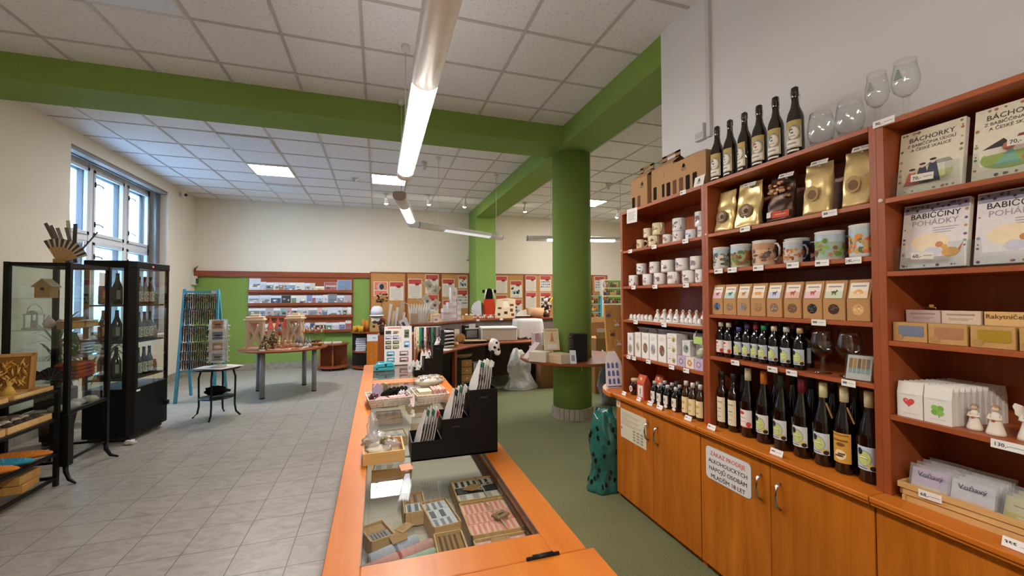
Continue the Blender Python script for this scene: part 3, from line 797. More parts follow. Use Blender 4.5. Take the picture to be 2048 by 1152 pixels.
# bells and thimbles
Z = 1.329
S('shelf_liner', 'white paper liner under the bells and thimbles on the bell shelf', 'liner', MB('#e2ded8').box(-0.1, 0.1, -0.39, 0.39, 0, 0.002), 'paper', (1.895, 2.366, Z))
Z += 0.0028
bell0 = T('ceramic_bell', '', 'bell', (0, 0, 0), RZ, 'white ceramic bells')
P('body', bell0, MB('#e6e0da').lathe([(0.028, 0), (0.027, 0.012), (0.02, 0.035), (0.014, 0.05), (0.007, 0.056), (0.006, 0.062)], 18), 'ceramic')
P('loop', bell0, MB('#e6e0da').tube([(0.009 * cos(a), 0, 0.07 + 0.01 * sin(a)) for a in [2 * pi * i / 12 for i in range(12)]], 0.004, 6, True), 'ceramic')
P('picture', bell0, sketch_print(0.024, 0.04, SK2, seed=51), 'print')
bells = [(1.85, 2.455 - 0.065 * i) for i in range(4)] + [(1.945, 2.50 - 0.062 * i) for i in range(8)]
for i, (xx, yy) in enumerate(bells):
    lb = ('white ceramic bell with a ring top, %s from left in the %s row of bells' % ((ORD[i], 'front') if i < 4 else (ORD[i - 4], 'back')))
    if i == 0: bell0.location = (xx, yy, Z); bell0['label'] = lb
    else: dup(bell0, (xx, yy, Z), RZ, lb)
th0 = T('thimble', '', 'thimble', (0, 0, 0), RZ, 'white ceramic thimbles')
P('body', th0, MB('#e6e0da').lathe([(0.017, 0), (0.016, 0.01), (0.0135, 0.026), (0.01, 0.036), (0, 0.04)], 16), 'ceramic')
P('picture', th0, sketch_print(0.0165, 0.022, SK2, seed=52), 'print')
ths = [(1.84, 2.755 - 0.046 * i) for i in range(6)] + [(1.82, 2.17 - 0.037 * i) for i in range(5)] + [(1.90, 2.74 - 0.046 * i) for i in range(4)]
for i, (xx, yy) in enumerate(ths):
    if i < 6: lb = 'white thimble in front at the left of the bell shelf, %s from left' % ORD[i]
    elif i < 11: lb = 'white thimble in front at the right of the bell shelf, %s of five' % ORD[i - 6]
    else: lb = 'white thimble behind the front row at the left of the bell shelf, %s from left' % ORD[i - 11]
    if i == 0: th0.location = (xx, yy, Z); th0['label'] = lb
    else: dup(th0, (xx, yy, Z), RZ, lb)
# printed gift boxes
def gift_box(label, x, y, z, w, d, h, col, pics, rz=0.0, group=None, name='gift_box'):
    t = T(name, label, 'box', (x, y, z), RZ + rz, group)
    P('carton', t, MB(col).box(-w / 2, w / 2, 0, d, 0, h), 'paper', 0.001)
    m = MB()
    for k, (cx, cz, sx, sz, cc) in enumerate(pics):
        m.C(cc); m.prism([(w * (cx + sx * cos(2 * pi * i / 9)), h * (cz + sz * sin(2 * pi * i / 9) * (0.9 + 0.1 * (i % 2)))) for i in range(9)], -0.0006 - 0.0002 * k, -0.0001, 'y')
    for q in range(3): m.C('#b8b2ac').box(-w * 0.3, w * (0.3 - 0.07 * q), -0.0006, -0.0001, h * (0.86 - 0.05 * q), h * (0.875 - 0.05 * q))
    P('picture', t, m, 'print')
    return t
PIC = lambda a, b_: [(0, 0.42, 0.32, 0.22, a), (-0.1, 0.46, 0.14, 0.1, b_), (0.12, 0.36, 0.12, 0.08, '#8c8a70')]
Z = 1.065
gift_box('white box with a grey oval picture at the left end of the gift box shelf', 1.80, 2.715, Z, 0.072, 0.05, 0.165, '#e6e1dc', [(0, 0.3, 0.36, 0.22, '#b0a8a4'), (0, 0.3, 0.22, 0.13, '#8f8784'), (0.05, 0.75, 0.2, 0.08, '#a8a6a8')])
gift_box('narrow white box with a small green picture, second on the gift box shelf', 1.80, 2.62, Z, 0.068, 0.05, 0.176, '#e6e1da', PIC('#c9c6a8', '#a88a5a'))
gift_box('white box with a red and green picture, third on the gift box shelf', 1.80, 2.53, Z, 0.08, 0.05, 0.178, '#e8e4dd', PIC('#7a6a58', '#b8644a'))
gift_box('white box with a blue-grey picture, fourth on the gift box shelf', 1.80, 2.442, Z, 0.08, 0.05, 0.178, '#e8e4dd', PIC('#a8aab0', '#8890a0'))
gift_box('white box with a red figure picture, fifth on the gift box shelf', 1.80, 2.348, Z, 0.082, 0.05, 0.182, '#e8e3dc', PIC('#6a5a50', '#b84a3a'))
for i, zz in enumerate((0, 0.0655, 0.131)):
    gift_box('low white box with a green picture, %s one in the stack of three' % ('bottom', 'middle', 'top')[i], 1.80, 2.25, Z + zz * 1.012, 0.09, 0.09, 0.065, '#e8e4de', [(0.2, 0.45, 0.22, 0.32, '#c9c39a'), (0.2, 0.4, 0.1, 0.2, '#8c7a58'), (-0.25, 0.55, 0.16, 0.06, '#c9a0a8')], group='stack of three low boxes')
for i, (yy, cc, c2) in enumerate(((2.165, '#c5b0cc', '#8d7a9c'), (2.09, '#e8dccb', '#c98a5a'), (2.015, '#c9b4cf', '#9a86a6'))):
    gift_box(('lilac box beside the stack of three on the gift box shelf', 'cream box with an orange flower between the two lilac boxes', 'lilac box in the right corner of the gift box shelf')[i], 1.80, yy, Z, 0.07, 0.09, 0.066, cc, [(0, 0.5, 0.28, 0.3, c2), (0, 0.5, 0.14, 0.16, '#e0d0b0')])
gift_box('white box with a grey window standing on the lilac box of the gift box shelf', 1.83, 2.155, Z + 0.067, 0.07, 0.06, 0.095, '#dcdad6', [(0.0, 0.45, 0.34, 0.3, '#8e9490'), (0.1, 0.5, 0.1, 0.12, '#3c4440')])
gb = T('gift_pouch', 'clear pouch of green sweets with a bow on the right of the gift box shelf', 'pouch', (1.85, 2.045, Z + 0.067), RZ)
P('bag', gb, pouch(0.085, 0.05, 0.13, '#cfd3b4', 0.008, 3), 'film')
P('sweets', gb, MB('#b9c08a').sph(0, 0, 0.03, 0.036, 0.02, 0.028, amp=0.5, fq=16).C('#d8dcb0').sph(0.012, -0.006, 0.045, 0.02, 0.014, 0.02, amp=0.4, seed=4), 'satin')
P('lid', gb, MB('#b5cf7a').box(-0.036, 0.036, -0.026, -0.022, 0.085, 0.128), 'paper')
P('bow', gb, MB('#c9c6c8').X((-0.03, -0.02, 0.14), 0, 0, 0.6).sph(0, 0, 0, 0.008, 0.004, 0.03).N(), 'satin')
for i in range(3):
    S('flat_box', 'flat grey patterned box lying on top of the gift boxes, %s from left' % ORD[i], 'box', MB('#8f8d90').box(-0.11, 0.11, 0.0, 0.1, 0, 0.012).C('#b4b2b4').box(-0.1, 0.1, -0.0006, 0, 0.003, 0.009), 'print', (1.86 + 0.004 * i, (2.6, 2.37, 2.15)[i], Z + 0.2), RZ, 'flat boxes on the gift boxes')
for i in range(6):
    gift_box('white gift box in the hidden back row of the gift box shelf, %s from left' % ORD[i], 1.91, 2.71 - i * 0.115, Z, 0.1, 0.09, 0.196, '#d8d2cc', [(0, 0.4, 0.3, 0.2, '#a8a09a')], group='back row of gift boxes')
# ledge of the left bay
Z = 0.775
hj = T('honey_jar', 'dark honey jar with a hexagon label on the left of the ledge', 'jar', (1.83, 2.70, Z), RZ)
P('glass', hj, MB('#2a0f05').lathe([(0.03, 0), (0.037, 0.006), (0.038, 0.075), (0.03, 0.09), (0.028, 0.1)], 24), 'darkglass')
P('lid', hj, MB('#cdb98a').lathe([(0.031, 0.096), (0.031, 0.116), (0.029, 0.118), (0, 0.118)], 24), 'satin')
m = MB('#e6e2dc').prism([(0.021 * cos(pi / 6 + pi / 3 * i), 0.045 + 0.024 * sin(pi / 6 + pi / 3 * i)) for i in range(6)], -0.0392, -0.0375, 'y')
m.C('#7a3a2a').prism([(0.011 * cos(pi / 6 + pi / 3 * i), 0.045 + 0.013 * sin(pi / 6 + pi / 3 * i)) for i in range(6)], -0.0397, -0.0392, 'y').C('#e6e2dc').box(-0.006, 0.006, -0.0402, -0.0397, 0.043, 0.047)
P('label', hj, m, 'paper')
def red_bag(label, x, y, rz):
    t = T('red_gift_bag', label, 'gift bag', (x, y, Z), RZ + rz, 'red folded-top bags')
    P('bag', t, MB('#c2553a').prism([(-0.03, 0), (0.03, 0), (0.03, 0.12), (0.004, 0.17), (-0.004, 0.17), (-0.03, 0.12)], -0.036, 0.036, 'x'), 'paper', 0.001)
    m = MB('#e9e3da').box(-0.024, 0.024, -0.0315, -0.0302, 0.02, 0.1).C('#7f7a78').box(-0.004, 0.004, -0.032, -0.0315, 0.04, 0.08).C('#b4aeaa').box(-0.016, 0.014, -0.032, -0.0315, 0.028, 0.033)
    P('label', t, m, 'paper')
    P('seal', t, disc(MB('#e0c9a0'), 0.0, 0.145, 0.012, -0.019, 14, 0.003), 'satin')
red_bag('red paper gift bag with a white label, front one next to the honey jar', 1.80, 2.555, 0.15)
red_bag('red paper gift bag half hidden behind the front red bag', 1.92, 2.52, 0.1)
MARK = [(-0.3, 0.3, 0.3, 0.75, '#a8a88a'), (-0.1, 0.15, 0.4, 0.65, '#5a4a3a')]
k = 0
for xx, yy in ((1.805, 2.435), (1.80, 2.365), (1.80, 2.295), (1.80, 2.215), (1.875, 2.42), (1.875, 2.345), (1.875, 2.27), (1.875, 2.19), (1.94, 2.38)):
    lb = 'dark liqueur bottle with silver cap, %s from left in the %s ledge row' % ((ORD[k], 'front') if k < 4 else (ORD[k - 4], 'back'))
    t = wine(lb, xx, yy, Z, '#c9c9cb', ('#e2dfd6',), 0.15, 0.027, '#070504', MARK, 0.85, (0.03, 0.085), 'small liqueur bottles', 'liqueur_bottle', kind='mini')
    P('seal', t, disc(MB('#eae6e0'), 0, 0.018, 0.012, -0.0275, 14), 'paper', rot=(0, 0, 0.35))
    k += 1
for i, (xx, yy) in enumerate(((1.805, 2.128), (1.80, 2.066), (1.805, 2.008), (1.87, 2.10), (1.87, 2.035))):
    wine('bottle with cream label and white cap at the right of the left ledge, %s' % ('front left', 'front middle', 'front right', 'back left', 'back right')[i], xx, yy, Z, '#e2dbd0', ('#e9d8a8',), 0.208, 0.0265, '#3a2410', [(-0.4, 0.4, 0.55, 0.75, '#d3a860'), (-0.3, 0.3, 0.2, 0.3, '#b9a070')], 1.3, (0.02, 0.115), 'cream label bottles', 'liqueur_bottle', kind='mini')

# ------------------------------------------------------------------ middle bay
# swing-top beer bottles and glasses on the top board
def beer(i, y, rz):
    t = T('swing_top_bottle', 'brown swing-top beer bottle on top of the shelving, %s from left' % ORD[i], 'bottle', (1.812, y, 2.147), RZ + rz, 'beer bottles on the shelf top')
    r = 0.034
    P('glass', t, MB('#1c130a').lathe([(0.02, 0.003), (0.031, 0), (r, 0.006), (r, 0.165), (0.03, 0.185), (0.0185, 0.215), (0.0145, 0.24), (0.0135, 0.275), (0.016, 0.278), (0.016, 0.286)], 24), 'darkglass')
    P('stopper', t, MB('#14110f').lathe([(0.014, 0.284), (0.0155, 0.292), (0.0145, 0.305), (0.008, 0.309), (0, 0.309)], 16).C('#d9d4cc').lathe([(0.009, 0.3085), (0.007, 0.314), (0, 0.315)], 12), 'satin')
    w = MB('#a9a6a0')
    w.tube([(-0.017, 0, 0.262), (-0.017, -0.004, 0.29), (-0.012, 0, 0.306), (0.012, 0, 0.306), (0.017, -0.004, 0.29), (0.017, 0, 0.262)], 0.0014, 5)
    w.tube([(0.017, 0, 0.27), (0.024, -0.006, 0.262), (0.024, -0.008, 0.244), (0.018, -0.004, 0.238)], 0.0014, 5)
    P('wire_bail', t, w, 'metal')
    m = MB('#cfc5a2'); f = -pi / 2
    band(m, r + 0.0006, 0.024, 0.148, f - 1.15, f + 1.15, 14)
    m.C('#b9a66a'); band(m, r + 0.001, 0.112, 0.148, f - 1.15, f + 1.15, 12)
    for q in range(22):
        a = 2 * pi * q / 22
        m.C(('#a3a094', '#9c9688', '#8b8a7e')[q % 3]); band(m, r + 0.0014, 0.09 + 0.032 * sin(a) - 0.004, 0.09 + 0.032 * sin(a) + 0.005, f + 0.75 * cos(a) + 0.1, f + 0.75 * cos(a) + 0.32, 2)
    m.C('#e6e2d6'); cdisc(m, r + 0.0013, f, 0.092, 0.72, 0.03)
    m.C(['#6c665c', '#7c8a78', '#5f5d58', '#b25c48', '#5f7f74', '#6d655b'][i]); band(m, r + 0.0017, 0.094, 0.11, f - 0.3, f - 0.18, 2); band(m, r + 0.0017, 0.104, 0.112, f - 0.18, f + 0.12, 3); band(m, r + 0.0017, 0.088, 0.096, f - 0.12, f + 0.2, 3); m.C('#b9b39a'); band(m, r + 0.0017, 0.074, 0.08, f - 0.5, f + 0.4, 5)
    m.C('#eae6de'); band(m, r + 0.0016, 0.03, 0.06, f - 0.9, f + 0.9, 8)
    m.C('#a29c8e'); band(m, r + 0.002, 0.04, 0.048, f - 0.6, f + 0.5, 6)
    P('label', t, m, 'paper')
    P('neck_print', t, band(MB('#e8e4da'), r + 0.0008, 0.008, 0.016, f - 0.8, f + 0.8, 8), 'paper')
for i, (yy, rz) in enumerate(((1.862, 0.1), (1.772, -0.2), (1.678, -0.4), (1.59, 0.15), (1.50, 0.1), (1.402, 0.2))): beer(i, yy, rz)
def tumbler(label, y):
    t = T('glass_tumbler', label, 'glass', (1.805, y, 2.147), 0, 'round glasses on the shelf top')
    P('bowl', t, MB().lathe([(0, 0.004), (0.028, 0), (0.04, 0.012), (0.047, 0.04), (0.049, 0.07), (0.045, 0.105), (0.039, 0.138), (0.0375, 0.138), (0.0435, 0.105), (0.0472, 0.07), (0.045, 0.042), (0.037, 0.016), (0, 0.011)], 28), 'drinking_glass')
tumbler('round-bellied empty glass right beside the tallest beer bottle', 1.283)
tumbler('round-bellied empty glass next to the stemmed glasses', 1.168)
def goblet(label, x, y, z, h, r, name='beer_goblet', em=None):
    t = T(name, label, 'glass', (x, y, z), RZ, None)
    hb = h * 0.36
    pr = [(0, 0.005), (r * 0.75, 0.0), (r * 0.78, 0.003), (r * 0.2, 0.012), (r * 0.16, hb * 0.45), (r * 0.26, hb * 0.6), (r * 0.17, hb * 0.75), (r * 0.3, hb), (r * 0.8, hb + h * 0.1), (r, hb + h * 0.24), (r * 0.97, hb + h * 0.36), (r * 0.82, hb + h * 0.5), (r * 0.78, h)]
    inn = [(q - 0.0015, z_) for q, z_ in pr[7:]][::-1] + [(0, hb + 0.012)]
    P('bowl', t, MB().lathe(pr + inn, 28), 'drinking_glass')
    if em:
        m = MB(); f = -pi / 2; m.C(em)
        for k in range(5): band(m, r * (0.99 - 0.004 * k) + 0.0006, hb + h * (0.27 + 0.035 * k), hb + h * (0.3 + 0.035 * k), f - 0.35 + 0.06 * k, f + 0.3 - 0.05 * k, 6)
        P('emblem', t, m, 'paper')
goblet('stemmed beer glass on the shelf top above the 90 price tag', 1.815, 1.077, 2.147, 0.205, 0.038, em='#8f9c92')
goblet('stemmed beer glass on the shelf top nearest the viewer', 1.815, 0.986, 2.147, 0.205, 0.041, em='#7f9484')
# gold coffee bags
Z = 1.855
def gold_bag(label, y, w, h, x=1.848, lean=-0.12, rz=0.12, seed=0, col='#ecd394', lab='round'):
    t = T('coffee_bag', label, 'bag', (x, y, Z), RZ + rz, None)
    P('pouch', t, pouch(w, 0.07, h, col, 0.012, seed, nu=36, nv=24), 'foil', rot=(lean, 0, 0), loc=(0, 0, 0.005))
    if lab == 'round':
        m = disc(MB('#7c6650'), 0, h * 0.36, w * 0.27, -0.0345, 24, 0.001); disc(m, 0, h * 0.36, w * 0.21, -0.0355, 24, 0.001)
        m.C('#a8937a'); disc(m, 0, h * 0.39, w * 0.14, -0.0365, 12, 0.001); m.C('#4a382c'); disc(m, 0.006, h * 0.36, w * 0.09, -0.0372, 9, 0.0007)
        m.C('#c9b898'); m.box(-w * 0.12, w * 0.12, -0.0378, -0.037, h * 0.27, h * 0.285)
        P('label', t, m, 'paper', rot=(lean, 0, 0))
    elif lab == 'oval':
        m = disc(MB('#b39a6a'), -w * 0.13, h * 0.4, w * 0.22, -0.0345, 24, 0.001, ry=h * 0.15); m.C('#7d6246'); disc(m, -w * 0.12, h * 0.38, w * 0.15, -0.0355, 14, 0.001, ry=h * 0.09)
        m.C('#c8b080').box(-w * 0.25, w * 0.0, -0.036, -0.0355, h * 0.43, h * 0.445)
        P('label', t, m, 'paper', rot=(lean, 0, 0))
    else:
        P('label', t, MB('#c8503c').box(-w * 0.2, w * 0.42, -0.0345, -0.033, h * 0.08, h * 0.22).C('#e8ddd0').box(-w * 0.4, -w * 0.24, -0.0352, -0.034, h * 0.1, h * 0.22).C('#e2a090').box(-w * 0.1, w * 0.3, -0.0352, -0.0345, h * 0.14, h * 0.16), 'paper', rot=(lean, 0, 0))
        n_ = MB('#8a5a34')
        for q in range(26): n_.C(random.choice(['#8a5a34', '#c08a5a', '#5a3018'])).sph(random.uniform(-0.4, 0.4) * w, -0.03, h * random.uniform(0.5, 0.88), 0.011, 0.004, 0.009, 7, 4)
        P('beans', t, n_, 'gloss', rot=(lean, 0, 0))
    return t
gold_bag('gold foil bag with a round brown label at the left end of the bag shelf', 1.842, 0.128, 0.232, seed=1, x=1.838, rz=0.0)
gold_bag('gold foil bag with a round brown label, second from left on the bag shelf', 1.697, 0.142, 0.245, seed=2)
gold_bag('dark glossy bag with a red label on the bag shelf', 1.51, 0.13, 0.225, seed=3, col='#4a352a', lab='red')
gold_bag('tall gold foil bag with an oval label, fourth on the bag shelf', 1.333, 0.115, 0.235, seed=4, lab='oval', rz=0.25)
gold_bag('tall gold foil bag with an oval label at the right end of the bag shelf', 1.165, 0.115, 0.235, seed=5, lab='oval', rz=0.25)
for i, (xx, yy) in enumerate(((1.975, 1.43), (1.975, 1.25), (1.98, 1.60), (1.98, 1.78))):
    t = T('coffee_bag', 'dark bag in the back row of the bag shelf, %s' % ('right of the red label bag', 'between the oval label bags', 'behind the red label bag', 'behind the first two gold bags')[i], 'bag', (xx, yy, Z), RZ, 'dark bags in the back row')
    P('pouch', t, pouch(0.115, 0.06, 0.21, '#3a2a24', 0.006, 9 + i), 'gloss')
    P('label', t, MB('#a89088').box(-0.03, 0.05, -0.0365, -0.034, 0.12, 0.15), 'paper')
def clip_tag(label, x, y, z, rz=0.15):
    t = T('price_tag', label, 'price tag', (x, y, z), RZ + rz)
    P('card', t, MB('#e4e2de').X((0, 0, 0), 0, -0.5).box(-0.034, 0.034, -0.001, 0.001, -0.012, 0.012).N(), 'paper')
    P('print', t, MB('#8b8886').X((0, 0, 0), 0, -0.5).box(-0.028, -0.008, -0.0014, -0.001, -0.004, 0.005).C('#b8b5b2').box(-0.004, 0.028, -0.0014, -0.001, -0.002, 0.002).N(), 'paper')
    P('peg', t, MB('#c9c0a8').box(-0.004, 0.004, 0.001, 0.01, -0.016, 0.008), 'satin')
clip_tag('price tag clipped to the top of the second gold bag', 1.845, 1.685, 2.085)
clip_tag('price tag clipped to the top of the dark red label bag', 1.84, 1.475, 2.075)
clip_tag('price tag clipped to the top of the fourth bag', 1.835, 1.315, 2.085)
clip_tag('price tag clipped to the top of the rightmost gold bag', 1.835, 1.145, 2.09)
# enamel tin mugs with painted pictures
Z = 1.652
TIN = [['#d8d4cc', '#5a6a72', '#3a4448', '#7a8a6a', '#8a5a44'], ['#9db07a', '#b0743c', '#a8602e', '#5f7a44', '#8a4a2a'], ['#d9b592', '#a87a5c', '#7a5a4c', '#c99a78', '#5a4a44'],
       ['#4a4f68', '#8a4a34', '#5a3a34', '#2c3a58', '#a86a44'], ['#9fb4a0', '#6a8a3c', '#7a5a3a', '#8ab04c', '#a8745a'], ['#c9cdd0', '#e08a34', '#d8702a', '#5a7a4a', '#c9a05a']]
def tin(label, x, y, r, h, cols, seed, ang):
    t = T('enamel_mug', label, 'mug', (x, y, Z), RZ, None)
    P('body', t, MB('#dfe0dd').lathe([(r * 0.9, 0), (r, 0.004), (r, h - 0.006), (r + 0.002, h - 0.003), (r + 0.0018, h), (r - 0.002, h), (r - 0.002, 0.008), (0, 0.008)], 32), 'ceramic')
    m = MB(cols[0]); f = -pi / 2
    band(m, r + 0.0005, 0.008, h * 0.88, f - 2.2, f + 2.2, 26)
    rn = random.Random(seed)
    m.C(cols[0]); m.C('#b5c8d0' if seed % 2 else cols[3]); band(m, r + 0.0008, h * 0.62, h * 0.88, f - 2.2, f + 2.2, 26)
    for q in range(44):
        a = f + rn.uniform(-1.9, 1.7); z0 = h * rn.uniform(0.08, 0.6)
        m.C(rn.choice(cols[1:])); cdisc(m, r + 0.001 + 0.00004 * q, a + 0.15, z0 + h * 0.08, rn.uniform(0.08, 0.3), h * rn.uniform(0.03, 0.1), 6)
    P('picture', t, m, 'print')
    P('handle', t, handle_mb(r, h, '#d8d8d4', 0.005), 'ceramic', rot=(0, 0, ang))
tin('small enamel mug with a blue and green picture, leftmost of the tins', 1.82, 1.852, 0.042, 0.12, TIN[0], 1, 1.0)
tin('enamel mug with an orange village picture, second from left on the tin shelf', 1.83, 1.728, 0.05, 0.122, TIN[1], 3, 1.2)
tin('enamel mug with a pale sunset picture, third from left on the tin shelf', 1.835, 1.595, 0.051, 0.125, TIN[2], 4, 0.1)
tin('enamel mug with a dark blue night picture behind the small arch mug', 1.905, 1.478, 0.051, 0.122, TIN[3], 6, 0.6)
t_ = tin('small enamel mug with an arch picture standing in front of the night mug', 1.82, 1.432, 0.037, 0.1, ['#d8cfc4', '#b8604a', '#8a4a3a', '#c08a5a', '#e0b070'], 5, 1.2)
tin('enamel mug with a green meadow and hut picture on the tin shelf', 1.835, 1.277, 0.052, 0.122, TIN[4], 7, 1.0)
tin('enamel mug with an orange figures picture at the right end of the tin shelf', 1.835, 1.143, 0.049, 0.13, TIN[5], 9, 1.4)
# kraft bags with animal labels
Z = 1.401
KB = [('a pink dog', '#d8909a', '#2a1c18'), ('a teal hunting scene', '#8fc0b4', '#9a7a5c'), ('an orange deer', '#e0b48a', '#8a6a48'), ('an orange band', '#e8b880', '#a07a4c'), ('two blue-grey rabbits', '#b4bcd0', '#8a7464'),
      ('a red hen', '#e08a6c', '#7a5a40'), ('a pink pig', '#e8a0a0', '#2e2e34'), ('a green cow', '#b8c490', '#4a3424'), ('a rainbow', '#e8c07a', '#d8ac78')]
KY = [1.868, 1.781, 1.694, 1.606, 1.517, 1.425, 1.333, 1.243, 1.15]
def animal(m, k, cx, cz, s, y):
    ac = ['#8a4a54', '#3a6a5c', '#a8642e', '#e09a54', '#5a5c70', '#b85030', '#b85860', '#5a6a38', '#d87a5a'][k]
    m.C(ac)
    if k == 8:
        for q, cc in enumerate(('#e0a030', '#e8c060', '#e88a70', '#f0d8c0')):
            m.C(cc); m.prism([(cx + s * (1 - 0.2 * q) * cos(pi * i / 8), cz - 0.4 * s + s * (1 - 0.2 * q) * sin(pi * i / 8)) for i in range(9)], y - 0.0003 * (q + 1), y, 'y')
        return
    if k == 3:
        m.prism([(cx - s, cz - 0.5 * s), (cx + s, cz - 0.5 * s), (cx + s, cz + 0.4 * s), (cx - s, cz + 0.4 * s)], y - 0.0003, y, 'y'); return
    disc(m, cx, cz, s * 0.6, y, 10, 0.0004, ry=s * 0.34)                       # body
    disc(m, cx + s * 0.62, cz + s * 0.32, s * 0.24, y, 8, 0.0005)               # head
    for lx in (-0.4, -0.2, 0.25, 0.42): m.box(cx + lx * s - 0.06 * s, cx + lx * s + 0.06 * s, y - 0.0004, y, cz - 0.75 * s, cz - 0.1 * s)
    m.prism([(cx - 0.55 * s, cz + 0.1 * s), (cx - 0.85 * s, cz + 0.45 * s), (cx - 0.5 * s, cz + 0.25 * s)], y - 0.0004, y, 'y')
for k, (nm, lc, fc) in enumerate(KB):
    t = T('kraft_bag', 'brown kraft treat bag with a label of %s' % nm, 'bag', (1.80, KY[k], Z), RZ + (0.04 if k % 2 else -0.02), 'kraft treat bags')
    w, h = 0.081 + (0.004 if k > 5 else 0), 0.165
    P('bag', t, MB('#b98d5e').prism([(0, 0), (0.055, 0), (0.055, 0.11), (0.034, h), (0.022, h), (0, 0.085)], -w / 2, w / 2, 'x'), 'card', 0.0012)
    lm = MB('#ebe4d6').X((0, -0.0004, 0.09), 0, -math.atan2(0.022, 0.08))
    lm.box(-w * 0.4, w * 0.4, -0.0012, 0, 0, 0.064).C('#%02x%02x%02x' % tuple(int(int(lc[q:q + 2], 16) * 0.55 + 232 * 0.45) for q in (1, 3, 5))).box(-w * 0.4, w * 0.4, -0.0016, -0.0012, 0.0, 0.03)
    lm.C('#a08a80').box(-w * 0.3, w * 0.3, -0.0016, -0.0012, 0.048, 0.053)
    animal(lm, k, 0, 0.026, 0.017, -0.0017)
    P('label', t, lm.N(), 'paper')
    wm = disc(MB(fc), 0, 0.045, 0.0215, 0.0, 20, 0.0008)
    P('window', t, wm, 'gloss')
    fm = MB(fc); rn = random.Random(k)
    for q in range(14):
        a = rn.uniform(0, 2 * pi); rr_ = rn.uniform(0, 0.017); cc = lin(fc); v_ = rn.uniform(0.7, 1.6)
        fm.col = (min(cc[0] * v_, 1), min(cc[1] * v_, 1), min(cc[2] * v_, 1), 1)
        fm.sph(rr_ * cos(a), 0.0, 0.045 + rr_ * sin(a), 0.006, 0.002, 0.005, 7, 4)
    P('treats', t, fm, 'satin')
# juice and wine
Z = 1.167
JC = [('#e0d6c4', 'cream', RED), ('#e2d8c8', 'off-white', RED), ('#4a4a90', 'blue', BLUE), ('#6a4a90', 'purple', BLUE), ('#a83a4a', 'red', BLUE), ('#2f8a6c', 'green', BLUE), ('#dccdb0', 'beige', BLUE), ('#d4d4d6', 'silver', BLUE), ('#d8bd90', 'tan', BLUE)]
for k, yy in enumerate((1.878, 1.824, 1.768, 1.714, 1.66, 1.605, 1.548, 1.484, 1.418)):
    cc, nm, mk = JC[k]
    red = mk is RED
    wine('small juice bottle with %s cap and %s label, %s from left on its shelf' % (nm, 'red-white' if red else 'blue-green', ORD[k]), 1.835 + (0.012 if k in (2, 3, 4) else 0), yy, Z, cc, ('#e8e2dc' if red else '#c5cfd8',), 0.168 if k == 2 else 0.19, 0.0258, '#080607', mk, 1.15, (0.022, 0.092), 'small juice bottles', 'juice_bottle', kind='mini', ang=0.1)
for i, yy in enumerate((1.86, 1.79, 1.73, 1.66, 1.59, 1.52, 1.45)):
    wine('small dark juice bottle in the back row of the juice shelf, %s from left' % ORD[i], 1.925, yy, Z, ('#55504c', '#3a3a3e', '#6a4a52')[i % 3], ('#a8b0b8',), 0.2, 0.0258, '#080607', (), 1.1, (0.022, 0.092), 'juice bottles in the back row', 'juice_bottle', kind='mini')
goblet('large stemmed glass beside the juice bottles', 1.845, 1.325, Z, 0.193, 0.045)
goblet('large stemmed glass behind the holder of coasters', 1.855, 1.222, Z, 0.193, 0.046)
co = T('coaster_holder', 'clear holder with a printed bottle picture card at the right of the juice shelf', 'holder', (1.80, 1.158, Z), RZ + 0.2)
P('holder', co, MB().X((0, 0, 0), 0, -0.3).box(-0.045, 0.045, -0.006, 0.0, 0.0, 0.105).N().box(-0.045, 0.045, -0.004, 0.02, 0.001, 0.004), 'acrylic')
m = MB('#dedbd4').X((0, 0.002, 0.003), 0, -0.3).box(-0.041, 0.041, 0, 0.016, 0.0, 0.098)
for q in range(5): m.C(('#a87a44', '#c89a54', '#8a6a4a', '#b8885a', '#9a8a7a')[q]).box(-0.034 + 0.014 * q, -0.023 + 0.014 * q, -0.0006, 0, 0.045, 0.085).C('#9fb8b4').box(-0.034 + 0.014 * q, -0.023 + 0.014 * q, -0.0006, 0, 0.025, 0.045)
P('cards', co, m.N(), 'print')
Z = 0.775
for i, yy in enumerate((1.868, 1.793)):
    wine('slim bottle with a tall cream label, %s from left on the wine ledge' % ORD[i], 1.83, yy, Z, '#1f2420', ('#e6dcbc',), 0.308, 0.0285, '#1c0b05', CREAM, 1.0, (0.035, 0.17), 'slim cream label bottles', kind='square', ang=0.15)
WN = [('#e0dcb4', 'cream cap and a red-white label', RED, '#e8e0dc'), ('#c9742c', 'orange cap and a berry label', BLUE, '#e2dfd6'), ('#26332a', 'dark green cap and a heart label', BLUE, '#d5d9da'), ('#6e1f2c', 'burgundy cap and a heart label', BLUE, '#d9dcda'),
      ('#e2dcae', 'cream cap, a wooden tag and a heart label', BLUE, '#cdd6e0'), ('#e2dcae', 'cream cap and an amber bee label', BEE, '#d8a244'), ('#e0d9b0', 'cream cap and a blue-white label at the right end', BLUE, '#c3d3e2')]
for i, yy in enumerate((1.706, 1.612, 1.516, 1.416, 1.32, 1.235, 1.143)):
    cc, nm, mk, lc = WN[i]
    t = wine('wine bottle with %s' % nm, 1.838, yy, Z, cc, (lc,), 0.352, 0.0365, '#0b0506', mk, 1.05, (0.05, 0.14) if mk is not BEE else (0.045, 0.165), 'wine bottles on the ledge', ang=0.1)
    if i in (4, 5):
        P('tag', t, MB('#b98a5c').X((0.022, -0.01, 0.25), 0.3, 0, -0.35).box(0, 0.003, -0.008, 0.008, -0.045, 0.02).N(), 'matte')
